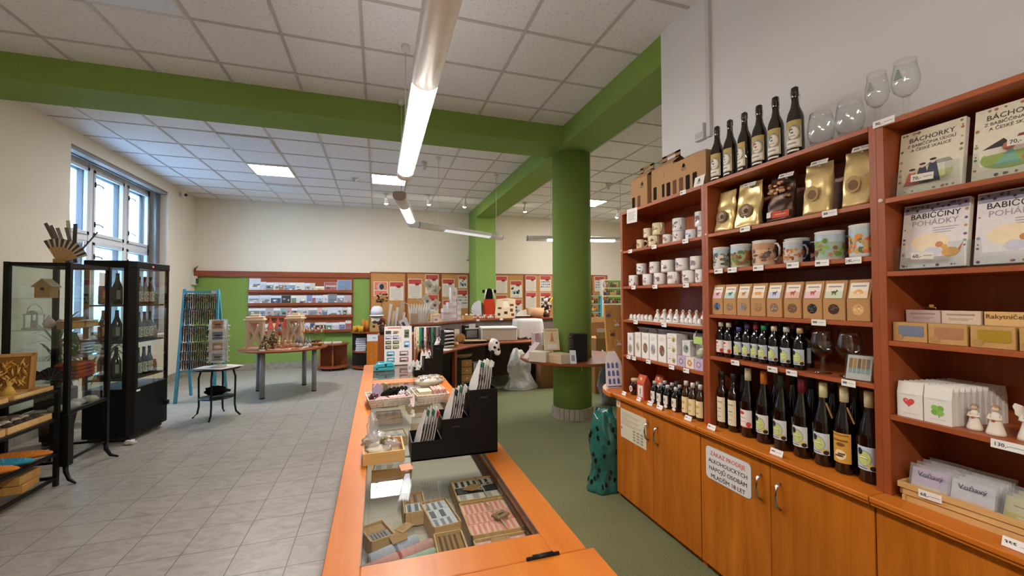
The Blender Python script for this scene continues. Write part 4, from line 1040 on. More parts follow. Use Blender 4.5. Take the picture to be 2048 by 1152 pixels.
for i, yy in enumerate((1.85, 1.64, 1.55, 1.455, 1.36, 1.27, 1.18)):
    wine('dark wine bottle standing in the back row of the wine ledge, %s from left' % ORD[i], 1.955, yy, Z, ('#23302a', '#8a6a5a', '#2a3a2e', '#1f2a24', '#2a2226', '#5a4a4a', '#6a6058')[i], ('#a8a8a0',), 0.352, 0.0365, '#0b0708', (), 1.0, (0.05, 0.14), 'wine bottles in the back row')
# sign on the cupboard door
sg = T('warning_sign', 'white sign banning alcohol sales to minors on the cupboard door', 'sign', (1.7295, 1.742, 0.597), RZ)
P('plate', sg, MB('#dfdcda').prism(rrect(0, 0, 0.292, 0.172, 0.02), -0.002, 0, 'y').C('#8e8a88').prism(rrect(0, 0, 0.297, 0.177, 0.022), -0.001, 0.0, 'y'), 'paper')
for i, (tx, cc, sz) in enumerate((('ZÁKAZ PRODEJE', '#d2625e', 0.0305), ('ALKOHOLICKÝCH', '#3a3a3c', 0.0305), ('NÁPOJŮ OSOBÁM', '#3a3a3c', 0.0305), ('MLADŠÍM 18 LET', '#3a3a3c', 0.0305))):
    P('lettering', sg, text_mesh(tx, sz, cc), 'paper', loc=(0, -0.0025, 0.044 - 0.040 * i))
pn = T('paper_notice', 'printed information sheet on the cupboard door beside the handle at the far end', 'notice', (1.7295, 2.585, 0.57), RZ)
P('sheet', pn, MB('#d9d0b8').box(-0.155, 0.155, -0.0012, 0, -0.105, 0.105), 'paper')
m = MB('#a39a86'); rn = random.Random(5)
for k in range(9): m.C(rn.choice(['#b4ab98', '#a8a090', '#c2b29a'])).box(-0.14, -0.14 + rn.uniform(0.08, 0.26), -0.0018, -0.0012, 0.08 - 0.011 * k, 0.084 - 0.011 * k)
for k in range(12): m.C('#9a9486').box(0.0 + 0.045 * (k % 3), 0.03 + 0.045 * (k % 3), -0.0018, -0.0012, -0.09 + 0.02 * (k // 3), -0.078 + 0.02 * (k // 3))
m.C('#4a4640').box(-0.148, -0.138, -0.0018, -0.0012, -0.045, -0.03)
P('print', pn, m, 'paper')
st = T('sticker', 'small beige sticker at the far top corner of the cupboard below the jar', 'sticker', (1.7295, 2.772, 0.70), RZ)
P('sheet', st, MB('#ded2b8').box(-0.025, 0.025, -0.0012, 0, -0.028, 0.028).C('#c88a6a').box(-0.015, 0.015, -0.0016, -0.0012, -0.012, 0.014), 'paper')

# ------------------------------------------------------------------ right bay
def book(label, y, z, title, art, cols, price, th=0.02, name='picture_book', n=3):
    t = T(name, label, 'book', (1.83, y, z), RZ, None)
    w, h = 0.182, 0.238; ln = -0.16
    bk = P('block', t, MB('#e6e0d2').box(-w / 2, w / 2, 0, th, 0.004, h), 'paper', 0.0008, rot=(ln, 0, 0), loc=(0, 0, 0.005))
    c_ = MB(cols[0]).box(-w / 2, w / 2, -0.0012, 0, 0.004, h)
    rn = random.Random(len(title) + int(y * 100))
    for q in range(26):          # floral border
        side = q % 4; u = rn.uniform(-0.46, 0.46)
        px_, pz_ = ((u * w, h * 0.96), (u * w, h * 0.05), (-w * 0.46, h * (0.5 + u)), (w * 0.46, h * (0.5 + u)))[side]
        c_.C(rn.choice(cols[1])); disc(c_, px_, pz_, rn.uniform(0.0025, 0.006), -0.0013, 7, 0.0004)
    art(c_, w, h)
    P('cover', bk, c_, 'print')
    for (tx, sz, cz, cc) in title: P('lettering', bk, text_mesh(tx, sz, cc), 'paper', loc=(0, -0.0018, cz))
    ho = T('book_holder', 'clear acrylic stand holding the %s book on the %s book shelf' % ('left' if y > 0.9 else 'right', 'top' if z > 1.7 else 'second'), 'stand', (1.806, y, z), RZ)
    a = MB().box(-w / 2 - 0.006, w / 2 + 0.006, 0.0, 0.003, 0.002, 0.045).box(-w / 2 - 0.006, -w / 2 + 0.03, 0.0, 0.003, 0.045, 0.09).box(w / 2 - 0.03, w / 2 + 0.006, 0.0, 0.003, 0.045, 0.09)
    a.box(-w / 2 - 0.006, w / 2 + 0.006, 0.0, 0.1, 0, 0.003)
    P('holder', ho, a, 'acrylic')
    if price:
        pt = T('price_tag', price[1], 'price tag', (1.8045, y + price[2], z + price[3]), RZ)
        P('card', pt, MB('#e2ddd0').X((0, 0, 0), 0, 0, 0.06).box(-0.032, 0.032, -0.001, 0, -0.012, 0.012).N(), 'paper')
        P('lettering', pt, text_mesh(price[0], 0.017, '#3c3a36'), 'paper', loc=(-0.014, -0.0016, -0.006))
        P('print', pt, MB('#9f9b92').box(0.004, 0.028, -0.0014, -0.001, -0.002, 0.001), 'paper')
def art_people(m, w, h):
    m.C('#c9cc8e'); disc(m, 0, h * 0.27, w * 0.37, -0.0013, 20, 0.0004, ry=h * 0.14)
    m.C('#dcd8c6').box(w * 0.02, w * 0.34, -0.0018, -0.0013, h * 0.3, h * 0.4); m.C('#9a9a92').prism([(-0.01, h * 0.4), (w * 0.36, h * 0.4), (w * 0.3, h * 0.46), (w * 0.02, h * 0.46)], -0.0019, -0.0013, 'y')
    for cx, cc, hh in ((-0.26, '#c8685a', 0.2), (-0.1, '#34384a', 0.26), (0.06, '#3c4054', 0.3)):
        m.C(cc).prism([(w * (cx - 0.13), h * 0.14), (w * (cx + 0.13), h * 0.14), (w * (cx + 0.05), h * (0.14 + hh)), (w * (cx - 0.05), h * (0.14 + hh))], -0.0022, -0.0013, 'y')
        m.C('#e0c8b0'); disc(m, w * cx, h * (0.16 + hh), w * 0.045, -0.0024, 10, 0.0004)
        m.C('#2c2a30'); disc(m, w * cx, h * (0.185 + hh), w * 0.055, -0.0026, 10, 0.0004, ry=h * 0.018)
def art_farm(m, w, h):
    m.C('#9ab060'); disc(m, 0, h * 0.27, w * 0.4, -0.0013, 20, 0.0004, ry=h * 0.16)
    m.C('#e4ddcc').box(-w * 0.34, w * 0.36, -0.0018, -0.0013, h * 0.33, h * 0.45)
    m.C('#3c3836').prism([(-w * 0.38, h * 0.42), (-w * 0.12, h * 0.53), (0.0, h * 0.42)], -0.002, -0.0013, 'y'); m.C('#8a3a34').prism([(0, h * 0.45), (w * 0.4, h * 0.45), (w * 0.36, h * 0.54), (w * 0.06, h * 0.54)], -0.002, -0.0013, 'y')
    m.C('#7fae9a').prism([(-w * 0.22, h * 0.16), (w * 0.1, h * 0.16), (-w * 0.02, h * 0.4)], -0.0022, -0.0013, 'y'); m.C('#b8705a'); disc(m, -w * 0.05, h * 0.41, w * 0.08, -0.0024, 10, 0.0004)
    m.C('#c86a5a'); disc(m, w * 0.2, h * 0.22, w * 0.1, -0.0024, 10, 0.0004, ry=h * 0.04)
def art_hens(m, w, h):
    m.C('#8f8ba0').box(-w * 0.49, w * 0.49, -0.0016, -0.0013, h * 0.86, h * 0.985)
    for k in range(12): m.C(('#3a4460', '#5a4a6a', '#2c3040')[k % 3]); disc(m, w * (-0.44 + 0.08 * k), h * (0.93 + 0.03 * sin(k * 2.3)), w * 0.024, -0.002, 7, 0.0004)
    m.C('#efdcb8'); disc(m, -w * 0.05, h * 0.4, w * 0.3, -0.0014, 16, 0.0004, ry=h * 0.14)
    m.C('#c9ccd6'); disc(m, w * 0.0, h * 0.25, w * 0.14, -0.0018, 12, 0.0004, ry=h * 0.07); m.C('#c8844a'); disc(m, w * 0.1, h * 0.35, w * 0.06, -0.002, 9, 0.0004)
    m.C('#d8a24a'); disc(m, w * 0.27, h * 0.23, w * 0.13, -0.0018, 12, 0.0004, ry=h * 0.07); disc(m, w * 0.18, h * 0.31, w * 0.05, -0.002, 9, 0.0004)
    m.C('#c86a4a'); m.prism([(w * 0.36, h * 0.25), (w * 0.44, h * 0.36), (w * 0.4, h * 0.22)], -0.002, -0.0013, 'y')
    m.C('#9a94a0')
    for k in range(3): m.box(-w * 0.02, w * (0.36 - 0.05 * k), -0.0016, -0.0013, h * (0.6 - 0.035 * k), h * (0.61 - 0.035 * k))
BT = [('BÁCHORKY', 0.024, 0.196, '#4a4238'), ('Z BABIČČINA ÚDOLÍ', 0.0145, 0.178, '#5a5248'), ('A ČESKÉ SKALICE', 0.0145, 0.161, '#5a5248')]
PT = [('BABIČČINY', 0.027, 0.183, '#2f2a30'), ('POHÁDKY', 0.027, 0.157, '#a59aa8')]
BC = ('#e6e0c9', ['#b8705a', '#8a9a6a', '#c9a86a', '#6a7a5a'])
PC = ('#e4e0dd', ['#4a5474', '#6a5a7a', '#b8825a', '#8a9aa8'])
book('book of tales with three people on the cover, left on the top book shelf', 0.94, 1.86, BT, art_people, BC, ('70,-', '70 price tag on the book with three people on the cover', 0.0, 0.055))
book('book of tales with a farmhouse on the cover, right on the top book shelf', 0.735, 1.86, BT, art_farm, BC, ('70,-', '70 price tag on the book with the farmhouse cover', -0.035, 0.10))
book('fairy tale book with hens on the cover, left on the second book shelf', 0.935, 1.59, PT, art_hens, PC, ('60,-', '60 price tag on the left fairy tale book with hens', 0.01, 0.05))
book('fairy tale book with hens on the cover, right on the second book shelf', 0.735, 1.59, PT, art_hens, PC, None)
# soap boxes
Z = 1.337
SO = [('#8f9ab4', '#cbb8b4', 'blue soap'), ('#d09a72', '#d8c4b0', 'peach soap'), ('#c9a63c', '#dcb478', 'yellow soap'), ('#b8aa88', '#e0b060', 'pale soap')]
for i, yy in enumerate((0.985, 0.882, 0.775, 0.668)):
    sc_, hc, nm = SO[i]
    t = T('soap_box', 'kraft box with a window showing %s' % nm, 'soap box', (1.80, yy, Z), RZ + 0.03, 'kraft soap boxes')
    w = 0.098
    P('box', t, MB('#c49a62').box(-w / 2, w / 2, 0, 0.06, 0, 0.068), 'card', 0.001)
    P('window', t, MB(sc_).prism(rrect(0.004, 0.038, 0.072, 0.038, 0.004), -0.0012, -0.0002, 'y'), 'foil')
    P('sticker', t, disc(MB('#b28a54'), -0.032, 0.016, 0.013, -0.0013, 18, 0.0012, ry=0.0105), 'paper')
    hd = T('header_card', 'card standing behind the box of %s' % nm, 'card', (1.866, yy - 0.004, Z), RZ + 0.03, 'cards behind the soap boxes')
    P('card', hd, MB(hc).box(-w / 2, w / 2, 0, 0.016, 0, 0.112), 'paper', 0.001)
    m = MB('#8a6a58')
    if i == 2: m = text_mesh('Rakytníček', 0.02, '#6a4a24'); P('lettering', hd, m, 'paper', loc=(0, -0.001, 0.09))
    else: P('print', hd, MB('#a8928c').box(-0.035, 0.035, -0.0008, -0.0001, 0.096, 0.102).box(-0.03, 0.03, -0.0008, -0.0001, 0.085, 0.087).box(-0.03, 0.02, -0.0008, -0.0001, 0.08, 0.082), 'paper')
kc = T('key_ring', 'small metal ring with a wooden charm lying on the soap cards', 'key ring', (1.876, 0.965, Z + 0.113), RZ)
P('ring', kc, MB('#c9b8a0').tube([(-0.018, 0, 0.002), (-0.018, 0, 0.008), (0.018, 0, 0.008), (0.018, 0, 0.002)], 0.0015, 6), 'metal')
P('charm', kc, MB('#b8824c').box(0.0, 0.012, -0.004, 0.004, 0.0095, 0.019), 'matte', 0.001)
# white greeting bags: two columns of ten
Z = 1.068
def petal_heart(m, cx, cz, s, y, col):
    m.C(col); pts = []
    for i in range(24):
        a = 2 * pi * i / 24
        pts.append((cx + s * 0.062 * 16 * sin(a) ** 3, cz + s * 0.062 * (13 * cos(a) - 5 * cos(2 * a) - 2 * cos(3 * a) - cos(4 * a))))
    m.prism(pts, y - 0.0006, y, 'y')
WB = MB('#e3dfd8').prism([(0, 0), (0.0215, 0), (0.0215, 0.085), (0.012, 0.125), (0.0095, 0.125), (0, 0.085)], -0.037, 0.037, 'x').build('bag')
for c_, yy in enumerate((0.99, 0.912)):
    for k in range(10):
        t = T('greeting_bag', ('small white gift bag with a %s, %s' % (('red heart', 'green clover')[c_], 'in front')) if k == 0 else 'white gift bag in the %s column, %s from the front' % (('heart', 'clover')[c_], ORD[k]), 'gift bag', (1.80 + 0.024 * k, yy - 0.0035 * k, Z), RZ, 'white gift bags in two columns')
        P('bag', t, WB, 'paper')
        if k == 0:
            m = MB()
            if c_ == 0:
                petal_heart(m, -0.002, 0.055, 0.017, -0.0002, '#d2504a'); m.C('#e8827a'); disc(m, -0.009, 0.06, 0.004, -0.0009, 8, 0.0004)
            else:
                for q in range(4):
                    a = pi / 4 + pi / 2 * q
                    m.C(('#7cae4a', '#8dbb58')[q % 2]); disc(m, 0.0105 * cos(a), 0.045 + 0.0105 * sin(a), 0.0095, -0.0002 - 0.0002 * q, 14, 0.0005)
                m.C('#8aa860').prism([(-0.001, 0.035), (0.004, 0.02), (0.006, 0.021), (0.002, 0.036)], -0.0006, -0.0001, 'y')
            m.C('#bcb6ae').box(-0.025, 0.02, -0.0006, -0.0001, 0.079, 0.0805).box(-0.02, 0.022, -0.0006, -0.0001, 0.014, 0.0155)
            P('picture', t, m, 'paper')
# ceramic angels
def angel(label, x, y, h, wings):
    t = T('angel_figurine', label, 'figurine', (x, y, Z), RZ + 0.1, 'white angel figurines')
    s = h / 0.1
    P('robe', t, MB('#e6ddcf').lathe([(0.024 * s, 0), (0.023 * s, 0.008 * s), (0.017 * s, 0.03 * s), (0.011 * s, 0.058 * s), (0.012 * s, 0.066 * s), (0.005 * s, 0.074 * s)], 20), 'ceramic')
    P('arms', t, MB('#e3d9ca').tube([(-0.012 * s, 0, 0.064 * s), (-0.014 * s, -0.01 * s, 0.052 * s), (0.0, -0.017 * s, 0.05 * s), (0.014 * s, -0.01 * s, 0.052 * s), (0.012 * s, 0, 0.064 * s)], 0.0045 * s, 8), 'ceramic')
    P('head', t, MB('#dcc0a6').sph(0, -0.001, 0.083 * s, 0.0095 * s), 'ceramic')
    P('hair', t, MB('#a8896a').sph(0, 0.001, 0.0865 * s, 0.0105 * s, 0.0105 * s, 0.0095 * s, amp=0.3, seed=2, fq=14), 'matte')
    P('heart', t, MB('#b8504a').sph(0, -0.018 * s, 0.048 * s, 0.005 * s), 'ceramic')
    wm = MB('#e9e2d6')
    for sd_ in (-1, 1):
        wm.prism([(sd_ * q * s, z_ * s) for q, z_ in ((0.004, 0.066), (0.014, 0.085), (0.03, 0.09), (0.034, 0.08), (0.03, 0.07), (0.03, 0.06), (0.024, 0.056), (0.022, 0.048), (0.008, 0.05))], 0.009 * s, 0.014 * s, 'y')
    if wings: P('wings', t, wm, 'ceramic', 0.0015)
angel('small white angel figurine on the left of the three', 1.84, 0.838, 0.085, False)
angel('white angel figurine in the middle of the three', 1.83, 0.785, 0.095, False)
angel('white angel figurine with spread wings on the right', 1.845, 0.718, 0.115, True)
# wooden basket with scented cards
Z = 0.775
bk = T('wooden_tray', 'slatted wooden tray of bagged cards on the ledge at the right edge', 'tray', (1.91, 0.848, Z), RZ + 0.06)
m = MB()
for k in range(3):
    o_ = 0.005 * (k - 1)
    m.box(-0.17 - o_, 0.17 + o_, -0.125 - o_, -0.117 - o_, 0.004 + k * 0.022, 0.023 + k * 0.022).box(-0.17 - o_, 0.17 + o_, 0.117 + o_, 0.125 + o_, 0.004 + k * 0.022, 0.023 + k * 0.022)
    m.box(-0.17 - o_, -0.162 - o_, -0.125, 0.125, 0.004 + k * 0.022, 0.023 + k * 0.022).box(0.162 + o_, 0.17 + o_, -0.125, 0.125, 0.004 + k * 0.022, 0.023 + k * 0.022)
m.box(-0.165, 0.165, -0.12, 0.12, 0.0, 0.005)
for sx in (-0.16, 0.16):
    for sy in (-0.115, 0.115): m.box(sx - 0.006, sx + 0.006, sy - 0.006, sy + 0.006, 0, 0.06)
P('slats', bk, m, 'pine')
def bagcard(label, px, py, rz, w, h, cols, group, z=0.006):
    M_ = Matrix.Translation((1.91, 0.848, Z)) @ Matrix.Rotation(RZ + 0.06, 4, 'Z')
    p = M_ @ Vector((px, py, z))
    t = T('scented_card', label, 'card', p, RZ + 0.1 + rz, group)
    P('card', t, MB(cols[0]).X((0, 0, 0), 0, -0.28).box(-w / 2, w / 2, 0, 0.003, 0, h).C(cols[1]).box(-w * 0.45, w * 0.45, -0.0006, 0, h * 0.05, h * 0.55).C(cols[2]).box(-w * 0.2, w * 0.25, -0.001, -0.0006, h * 0.25, h * 0.5).C('#8a7a94').box(-w * 0.3, w * 0.3, -0.0006, 0, h * 0.76, h * 0.79).N(), 'print')
    P('wrapper', t, MB().X((0, -0.002, 0), 0, -0.28).box(-w / 2 - 0.006, w / 2 + 0.006, -0.0015, 0.006, 0, h + 0.012).N(), 'film')
    return t
for r_ in range(4):
    for c_ in range(2):
        t = bagcard('bagged scented card, %s column, %s row from the front of the wooden tray' % (('lilac', 'white')[c_], ORD[r_]), -0.105 + 0.105 * c_, -0.10 + 0.04 * r_, 0.02, 0.1, 0.115, (('#c9bad2', '#d6c8b8', '#e6d8c0'), ('#d2d4dc', '#dccfd0', '#e6c9b8'))[c_], 'bagged scented cards', 0.006)
        if r_ == 0: P('lettering', t, text_mesh('Voňavý', 0.022, '#5a5468'), 'paper', loc=(0, 0.019, 0.086), rot=(-0.28, 0, 0))
for r_ in range(3): bagcard('yellow-green bagged card at the right of the wooden tray, %s from the front' % ORD[r_], 0.11, -0.09 + 0.04 * r_, -0.2, 0.1, 0.105 , ('#d0cc9a', '#c8b84a', '#d8d0b4'), 'yellow bagged cards', 0.006)

# ------------------------------------------------------------------ price tags on shelf edges
def tags(z, ys, where, txt=None, w=0.05, dz=-0.012, x=1.779):
    for i, yy in enumerate(ys):
        lb = 'white price tag on the edge of %s%s' % (where, ', %s from left' % ORD[i] if len(ys) > 1 else '')
        price_tag(lb, yy, z + dz, w, 0.026, txt[i] if txt else None, random.uniform(-0.08, 0.08), x)
tags(1.85, (2.668, 2.387, 2.085), 'the top mug shelf')
tags(1.581, (2.63, 2.382, 2.085), 'the second mug shelf')
tags(1.329, (2.608, 2.294), 'the bell shelf')
tags(1.065, (2.70, 2.635, 2.464, 2.225, 2.093), 'the gift box shelf')
tags(2.147, (2.10,), 'the top board under the flat carton', dz=-0.008)
tags(1.855, (1.652, 1.235), 'the gold bag shelf', w=0.06)
tags(1.652, (1.83, 1.737, 1.579, 1.4, 1.27, 1.148), 'the enamel mug shelf', w=0.058, txt=(None, None, None, None, None, '245,-'))
tags(1.401, (1.289,), 'the kraft bag shelf', w=0.06)
tags(1.167, (1.727, 1.511, 1.415, 1.176), 'the juice shelf', w=0.052)
tags(2.147, (1.035,), 'the top board below the stemmed glasses', ('90,-',), 0.07, -0.004)
tags(1.068, (0.737,), 'the angel shelf', ('130,-',), 0.075, -0.014)
def ledge_tags(items):
    for lb, x, y, tx, w in items:
        t = price_tag(lb, y, 0.789, w, 0.028, tx, -0.35, x)
ledge_tags([('white price tag lying on the ledge under the honey jar', 1.735, 2.70, None, 0.05), ('white price tag on the ledge before the red gift bags', 1.735, 2.515, None, 0.045), ('white price tag on the ledge before the first small liqueur bottle', 1.735, 2.39, None, 0.05),
            ('white price tag on the ledge in the middle of the small liqueur bottles', 1.735, 2.29, None, 0.055), ('white price tag on the ledge before the cream label bottles', 1.735, 2.03, None, 0.055), ('white price tag on the wine ledge before the slim bottles', 1.735, 1.85, None, 0.055),
            ('white price tag on the wine ledge before the heart label bottles', 1.735, 1.46, None, 0.062), ('355 price tag on the ledge at the right edge', 1.735, 0.70, '355,-', 0.075)])
price_tag('68 price tag on the front of the wooden tray', 0.925, Z + 0.05, 0.06, 0.026, '68,-', 0.0, 1.776, 0.1)

# ------------------------------------------------------------------ goods on the counter
CT = 0.9005
def step_display(label, x0, y0, ws, hs, d, rz, nb, seed, bag_label, bag_group, bh=0.15, fill=('#2a1512', '#3d1f1a', '#24141c')):
    t = T('stepped_display', label, 'display box', (x0, y0, CT), rz)
    rn = random.Random(seed); x = 0; k = 0; th = 0.004
    R_ = Matrix.Translation((x0, y0, CT)) @ Matrix.Rotation(rz, 4, 'Z')
    for w, h, n_ in zip(ws, hs, nb):
        m = MB('#060505')
        m.box(x, x + w, 0, th, 0, h).box(x, x + w, d - th, d, 0, h).box(x, x + th, th, d - th, 0, h).box(x + w - th, x + w, th, d - th, 0, h).box(x, x + w, 0, d, 0, 0.006)
        c_ = P('compartment', t, m, 'blackmetal')
        if h > 0.08: P('finger_slot', c_, MB('#3a3432').prism(rrect(x + w / 2, h - 0.03, min(0.03, w * 0.4), 0.006, 0.0025), -0.001, 0.0002, 'y'), 'matte')
        for q in range(n_):
            u = (q + 0.6) / (n_ + 0.2); tilt = 0.27
            zb = max(h - 0.055, 0.006)
            p = R_ @ Vector((x + th + 0.006 + u * (w - 0.05), d * 0.5, zb))
            g_ = T('jewellery_bag', bag_label % ORD[k], 'bag', p, rz, bag_group); k += 1
            hh = bh * rn.uniform(0.9, 1.05); s_ = d * 0.43
            P('card', g_, MB('#dcd8d4').X((0, 0, 0), 0, 0, tilt).prism([(-s_, 0), (s_, 0), (s_ * 0.95, hh * 0.45), (s_ * 0.2, hh), (-s_ * 0.2, hh), (-s_ * 0.95, hh * 0.45)], 0, 0.0016, 'x').N(), 'paper')
            bm_ = MB(fill[0]).X((0.006, 0, 0), 0, 0, tilt)
            for b_ in range(30):
                bm_.C(rn.choice(fill)).sph(-0.001, rn.uniform(-0.85, 0.8) * s_, hh * rn.uniform(0.12, 0.66), 0.0036, 0.0085, 0.009, 6, 4)
            P('beads', g_, bm_.N(), 'gloss')
            if q % 2: P('hanger', g_, MB(rn.choice(['#a83a34', '#2f6a4a', '#1c1a1a', '#c9c4bc'])).X((0, 0, 0), 0, 0, tilt).box(-0.001, 0.003, -s_ * 0.6, s_ * 0.1, hh * 0.86, hh * 0.99).N(), 'paper')
        x += w
    return t
step_display('black stepped display box of jewellery bags near the viewer', 0.118, 1.575, (0.112, 0.103, 0.112), (0.07, 0.143, 0.245), 0.15, 0.0, (6, 6, 6), 3, 'bag of dark beads in the near black display box, %s from left', 'bags in the near display box', 0.165)
step_display('black stepped display box far along the counter by the lanyards', 0.262, 3.25, (0.073, 0.07, 0.078), (0.05, 0.135, 0.235), 0.15, 0.0, (3, 3, 4), 4, 'cellophane bag with white card in the far black display box, %s from left', 'bags in the far display box', 0.11, ('#cfcac4', '#e0dcd8', '#b8b2b0'))
sk = T('plush_head', 'small white plush head with black spots on top of the near display box bags', 'plush toy', (0.455, 1.66, CT + 0.365))
m = MB('#e6e4e2').sph(0, 0, 0.035, 0.024, 0.022, 0.03, amp=0.3, fq=9).sph(0.012, -0.006, 0.012, 0.014, 0.014, 0.016)
P('head', sk, m, 'cloth')
m = MB('#191718')
for dx, dz, r_ in ((-0.002, 0.032, 0.0065), (0.014, 0.022, 0.005), (0.006, 0.05, 0.005), (-0.013, 0.012, 0.009)): m.sph(dx, -0.019, dz, r_, 0.005, r_)
P('spots', sk, m, 'matte')
P('neck', sk, MB('#1a1819').tube([(-0.005, 0.0, 0.012), (-0.012, 0.008, -0.02), (-0.014, 0.01, -0.055)], 0.006, 6), 'matte')

wb = T('wooden_box', 'small open pale wooden box with crumpled cellophane on the counter', 'box', (0.022, 1.672, CT), 0.02)
m = MB().box(-0.073, 0.073, -0.082, -0.076, 0, 0.042).box(-0.073, 0.073, 0.076, 0.082, 0, 0.042).box(-0.073, -0.067, -0.076, 0.076, 0, 0.042).box(0.067, 0.073, -0.076, 0.076, 0, 0.042).box(-0.07, 0.07, -0.08, 0.08, 0, 0.005)
P('walls', wb, m, 'pine')
def crumple(cx, cy, cz, rx, ry, rz_, seed, col='#e8e6e4', amp=1.1):
    return MB(col).sph(cx, cy, cz, rx, ry, rz_, 22, 14, amp, seed, 18)
ce = T('cellophane_bag', 'crumpled cellophane bag with a gold bow spilling from the wooden box', 'bag', (0.018, 1.672, CT + 0.006))
P('film', ce, crumple(-0.02, 0.02, 0.045, 0.05, 0.045, 0.035, 1, amp=0.5).sph(-0.035, 0.045, 0.085, 0.02, 0.014, 0.055, 18, 12, 0.5, 3, 12).sph(0.03, -0.02, 0.035, 0.035, 0.03, 0.025, 16, 10, 0.5, 5, 12), 'cellophane')
P('bow', ce, MB('#a3894c').sph(0.02, 0.0, 0.055, 0.022, 0.012, 0.01, 14, 8, 0.6, 2, 20).C('#7d6a3a').sph(0.0, -0.01, 0.045, 0.012, 0.012, 0.02, 12, 8, 0.6, 4, 20), 'foil')
P('filling', ce, MB('#cfc4b0').sph(-0.015, -0.01, 0.025, 0.045, 0.055, 0.022, 16, 8, 0.4, 6, 14), 'matte')
S('pink_card', 'small pink card lying on the glass beside the wooden box', 'card', MB('#d99a7a').box(-0.022, 0.02, -0.028, 0.028, 0, 0.0015), 'paper', (0.098, 1.535, CT), 0.1)

def wicker(label, x, y, rz, w, d, h, col='#e0cfc4'):
    t = T('wicker_tray', label, 'tray', (x, y, CT), rz)
    m = MB(col); n_ = 7
    for k in range(n_):
        f = 1 + 0.16 * k / n_; z0 = h * k / n_; hw, hd = w / 2 * f * 0.9, d / 2 * f * 0.9
        j = 0.0015 * (k % 2)
        pts = [(-hw - j, -hd - j, z0 + h / n_ / 2), (hw + j, -hd - j, z0 + h / n_ / 2), (hw + j, hd + j, z0 + h / n_ / 2), (-hw - j, hd + j, z0 + h / n_ / 2)]
        m.tube(pts, h / n_ * 0.5, 6, True)
    for k in range(26):
        a = 2 * pi * k / 26; u, v_ = cos(a), sin(a); q = max(abs(u), abs(v_)); u /= q; v_ /= q
        m.tube([(u * w / 2 * 0.91, v_ * d / 2 * 0.91, 0.003), (u * w / 2 * 1.05, v_ * d / 2 * 1.05, h)], 0.003, 5)
    m.box(-w * 0.45, w * 0.45, -d * 0.45, d * 0.45, 0, 0.004)
    P('weave', t, m, 'card')
    return t
wicker('white wicker tray of pouches and dark rolls at the left edge of the counter', 0.058, 2.50, 0.12, 0.225, 0.2, 0.05)
wicker('white wicker tray of folded cloths right of the tray of dark rolls', 0.29, 2.50, 0.1, 0.175, 0.22, 0.055)
def on_tray(name, label, cat, px, py, pz, mb, mat='cloth', rz=0, group=None, rot=None): return S(name, label, cat, mb, mat, (px, py, CT + pz), rz, group, rot=rot)
for k in range(5):
    on_tray('fabric_roll', 'dark rolled fabric pouch in the left wicker tray, %s from left' % ORD[k], 'pouch', 0.045 + 0.022 * k, 2.53 + 0.006 * k, 0.052 + 0.004 * (k % 2), MB(('#2a2824', '#37332c', '#221f24', '#2c2a30', '#3a342c')[k]).lathe([(0.0, -0.05), (0.008, -0.052), (0.0125, -0.048), (0.0125, 0.048), (0.008, 0.052), (0.006, 0.046), (0, 0.046)], 14), 'cloth', group='dark rolls in the wicker tray', rot=(radians(62), 0.2, 0.5))
on_tray('pink_pouch', 'round pink pouch at the front left of the wicker tray of dark rolls', 'pouch', 0.022, 2.425, 0.03, MB('#dba7ac').sph(0, 0, 0.0, 0.04, 0.018, 0.026, amp=0.15, fq=6), 'cloth')
on_tray('beaded_pouch', 'dark red beaded pouch at the left of the wicker tray', 'pouch', -0.02, 2.45, 0.035, MB('#3a1c20').sph(0, 0, 0, 0.03, 0.03, 0.03, 18, 12, 0.4, 3, 22), 'gloss')
on_tray('folded_napkin', 'lilac folded cloth standing at the back of the left wicker tray', 'cloth', -0.005, 2.555, 0.024, MB('#c6b4cc').prism([(-0.03, 0), (0.03, 0), (0.035, 0.06), (0.0, 0.085), (-0.02, 0.06)], -0.01, 0.012, 'y'), 'cloth', 0.2)
on_tray('folded_napkin', 'olive folded cloth beside the lilac one in the left wicker tray', 'cloth', 0.035, 2.575, 0.024, MB('#9a9270').prism([(-0.028, 0), (0.03, 0), (0.02, 0.07), (-0.008, 0.08)], -0.01, 0.012, 'y'), 'cloth', -0.2)
on_tray('pink_box', 'flat pink box at the front right of the left wicker tray', 'box', 0.105, 2.43, 0.03, MB('#d8a0a4').box(-0.045, 0.045, -0.02, 0.02, 0, 0.022), 'paper', 0.12)
on_tray('scented_sachet', 'white mesh sachet at the right end of the left wicker tray', 'sachet', 0.135, 2.51, 0.03, crumple(0, 0, 0.01, 0.022, 0.04, 0.02, 7, '#cfc6cc'), 'cloth')
on_tray('folded_towel', 'cream folded towel at the left of the right wicker tray', 'towel', 0.255, 2.47, 0.03, MB('#e3d6b4').box(-0.038, 0.038, -0.055, 0.055, 0, 0.02).box(-0.036, 0.036, -0.053, 0.053, 0.02, 0.037), 'cloth', 0.1)
for k in range(4):
    on_tray('folded_towel', ('pink folded towel, %s of the standing towels in the right wicker tray' % ORD[k]), 'towel', 0.305 + 0.019 * k, 2.465, 0.03, MB(('#dcb8ac', '#e0a8a0', '#dfc6b4', '#de9f98')[k]).prism([(-0.008, 0), (0.008, 0), (0.008, 0.04), (0.004, 0.048), (-0.004, 0.048), (-0.008, 0.04)], -0.06, 0.05, 'y'), 'cloth', 0.1, 'standing towels')
m = MB('#d3cbb8').sph(0, 0, 0, 0.085, 0.05, 0.024, 20, 10, 0.15, 2, 8)
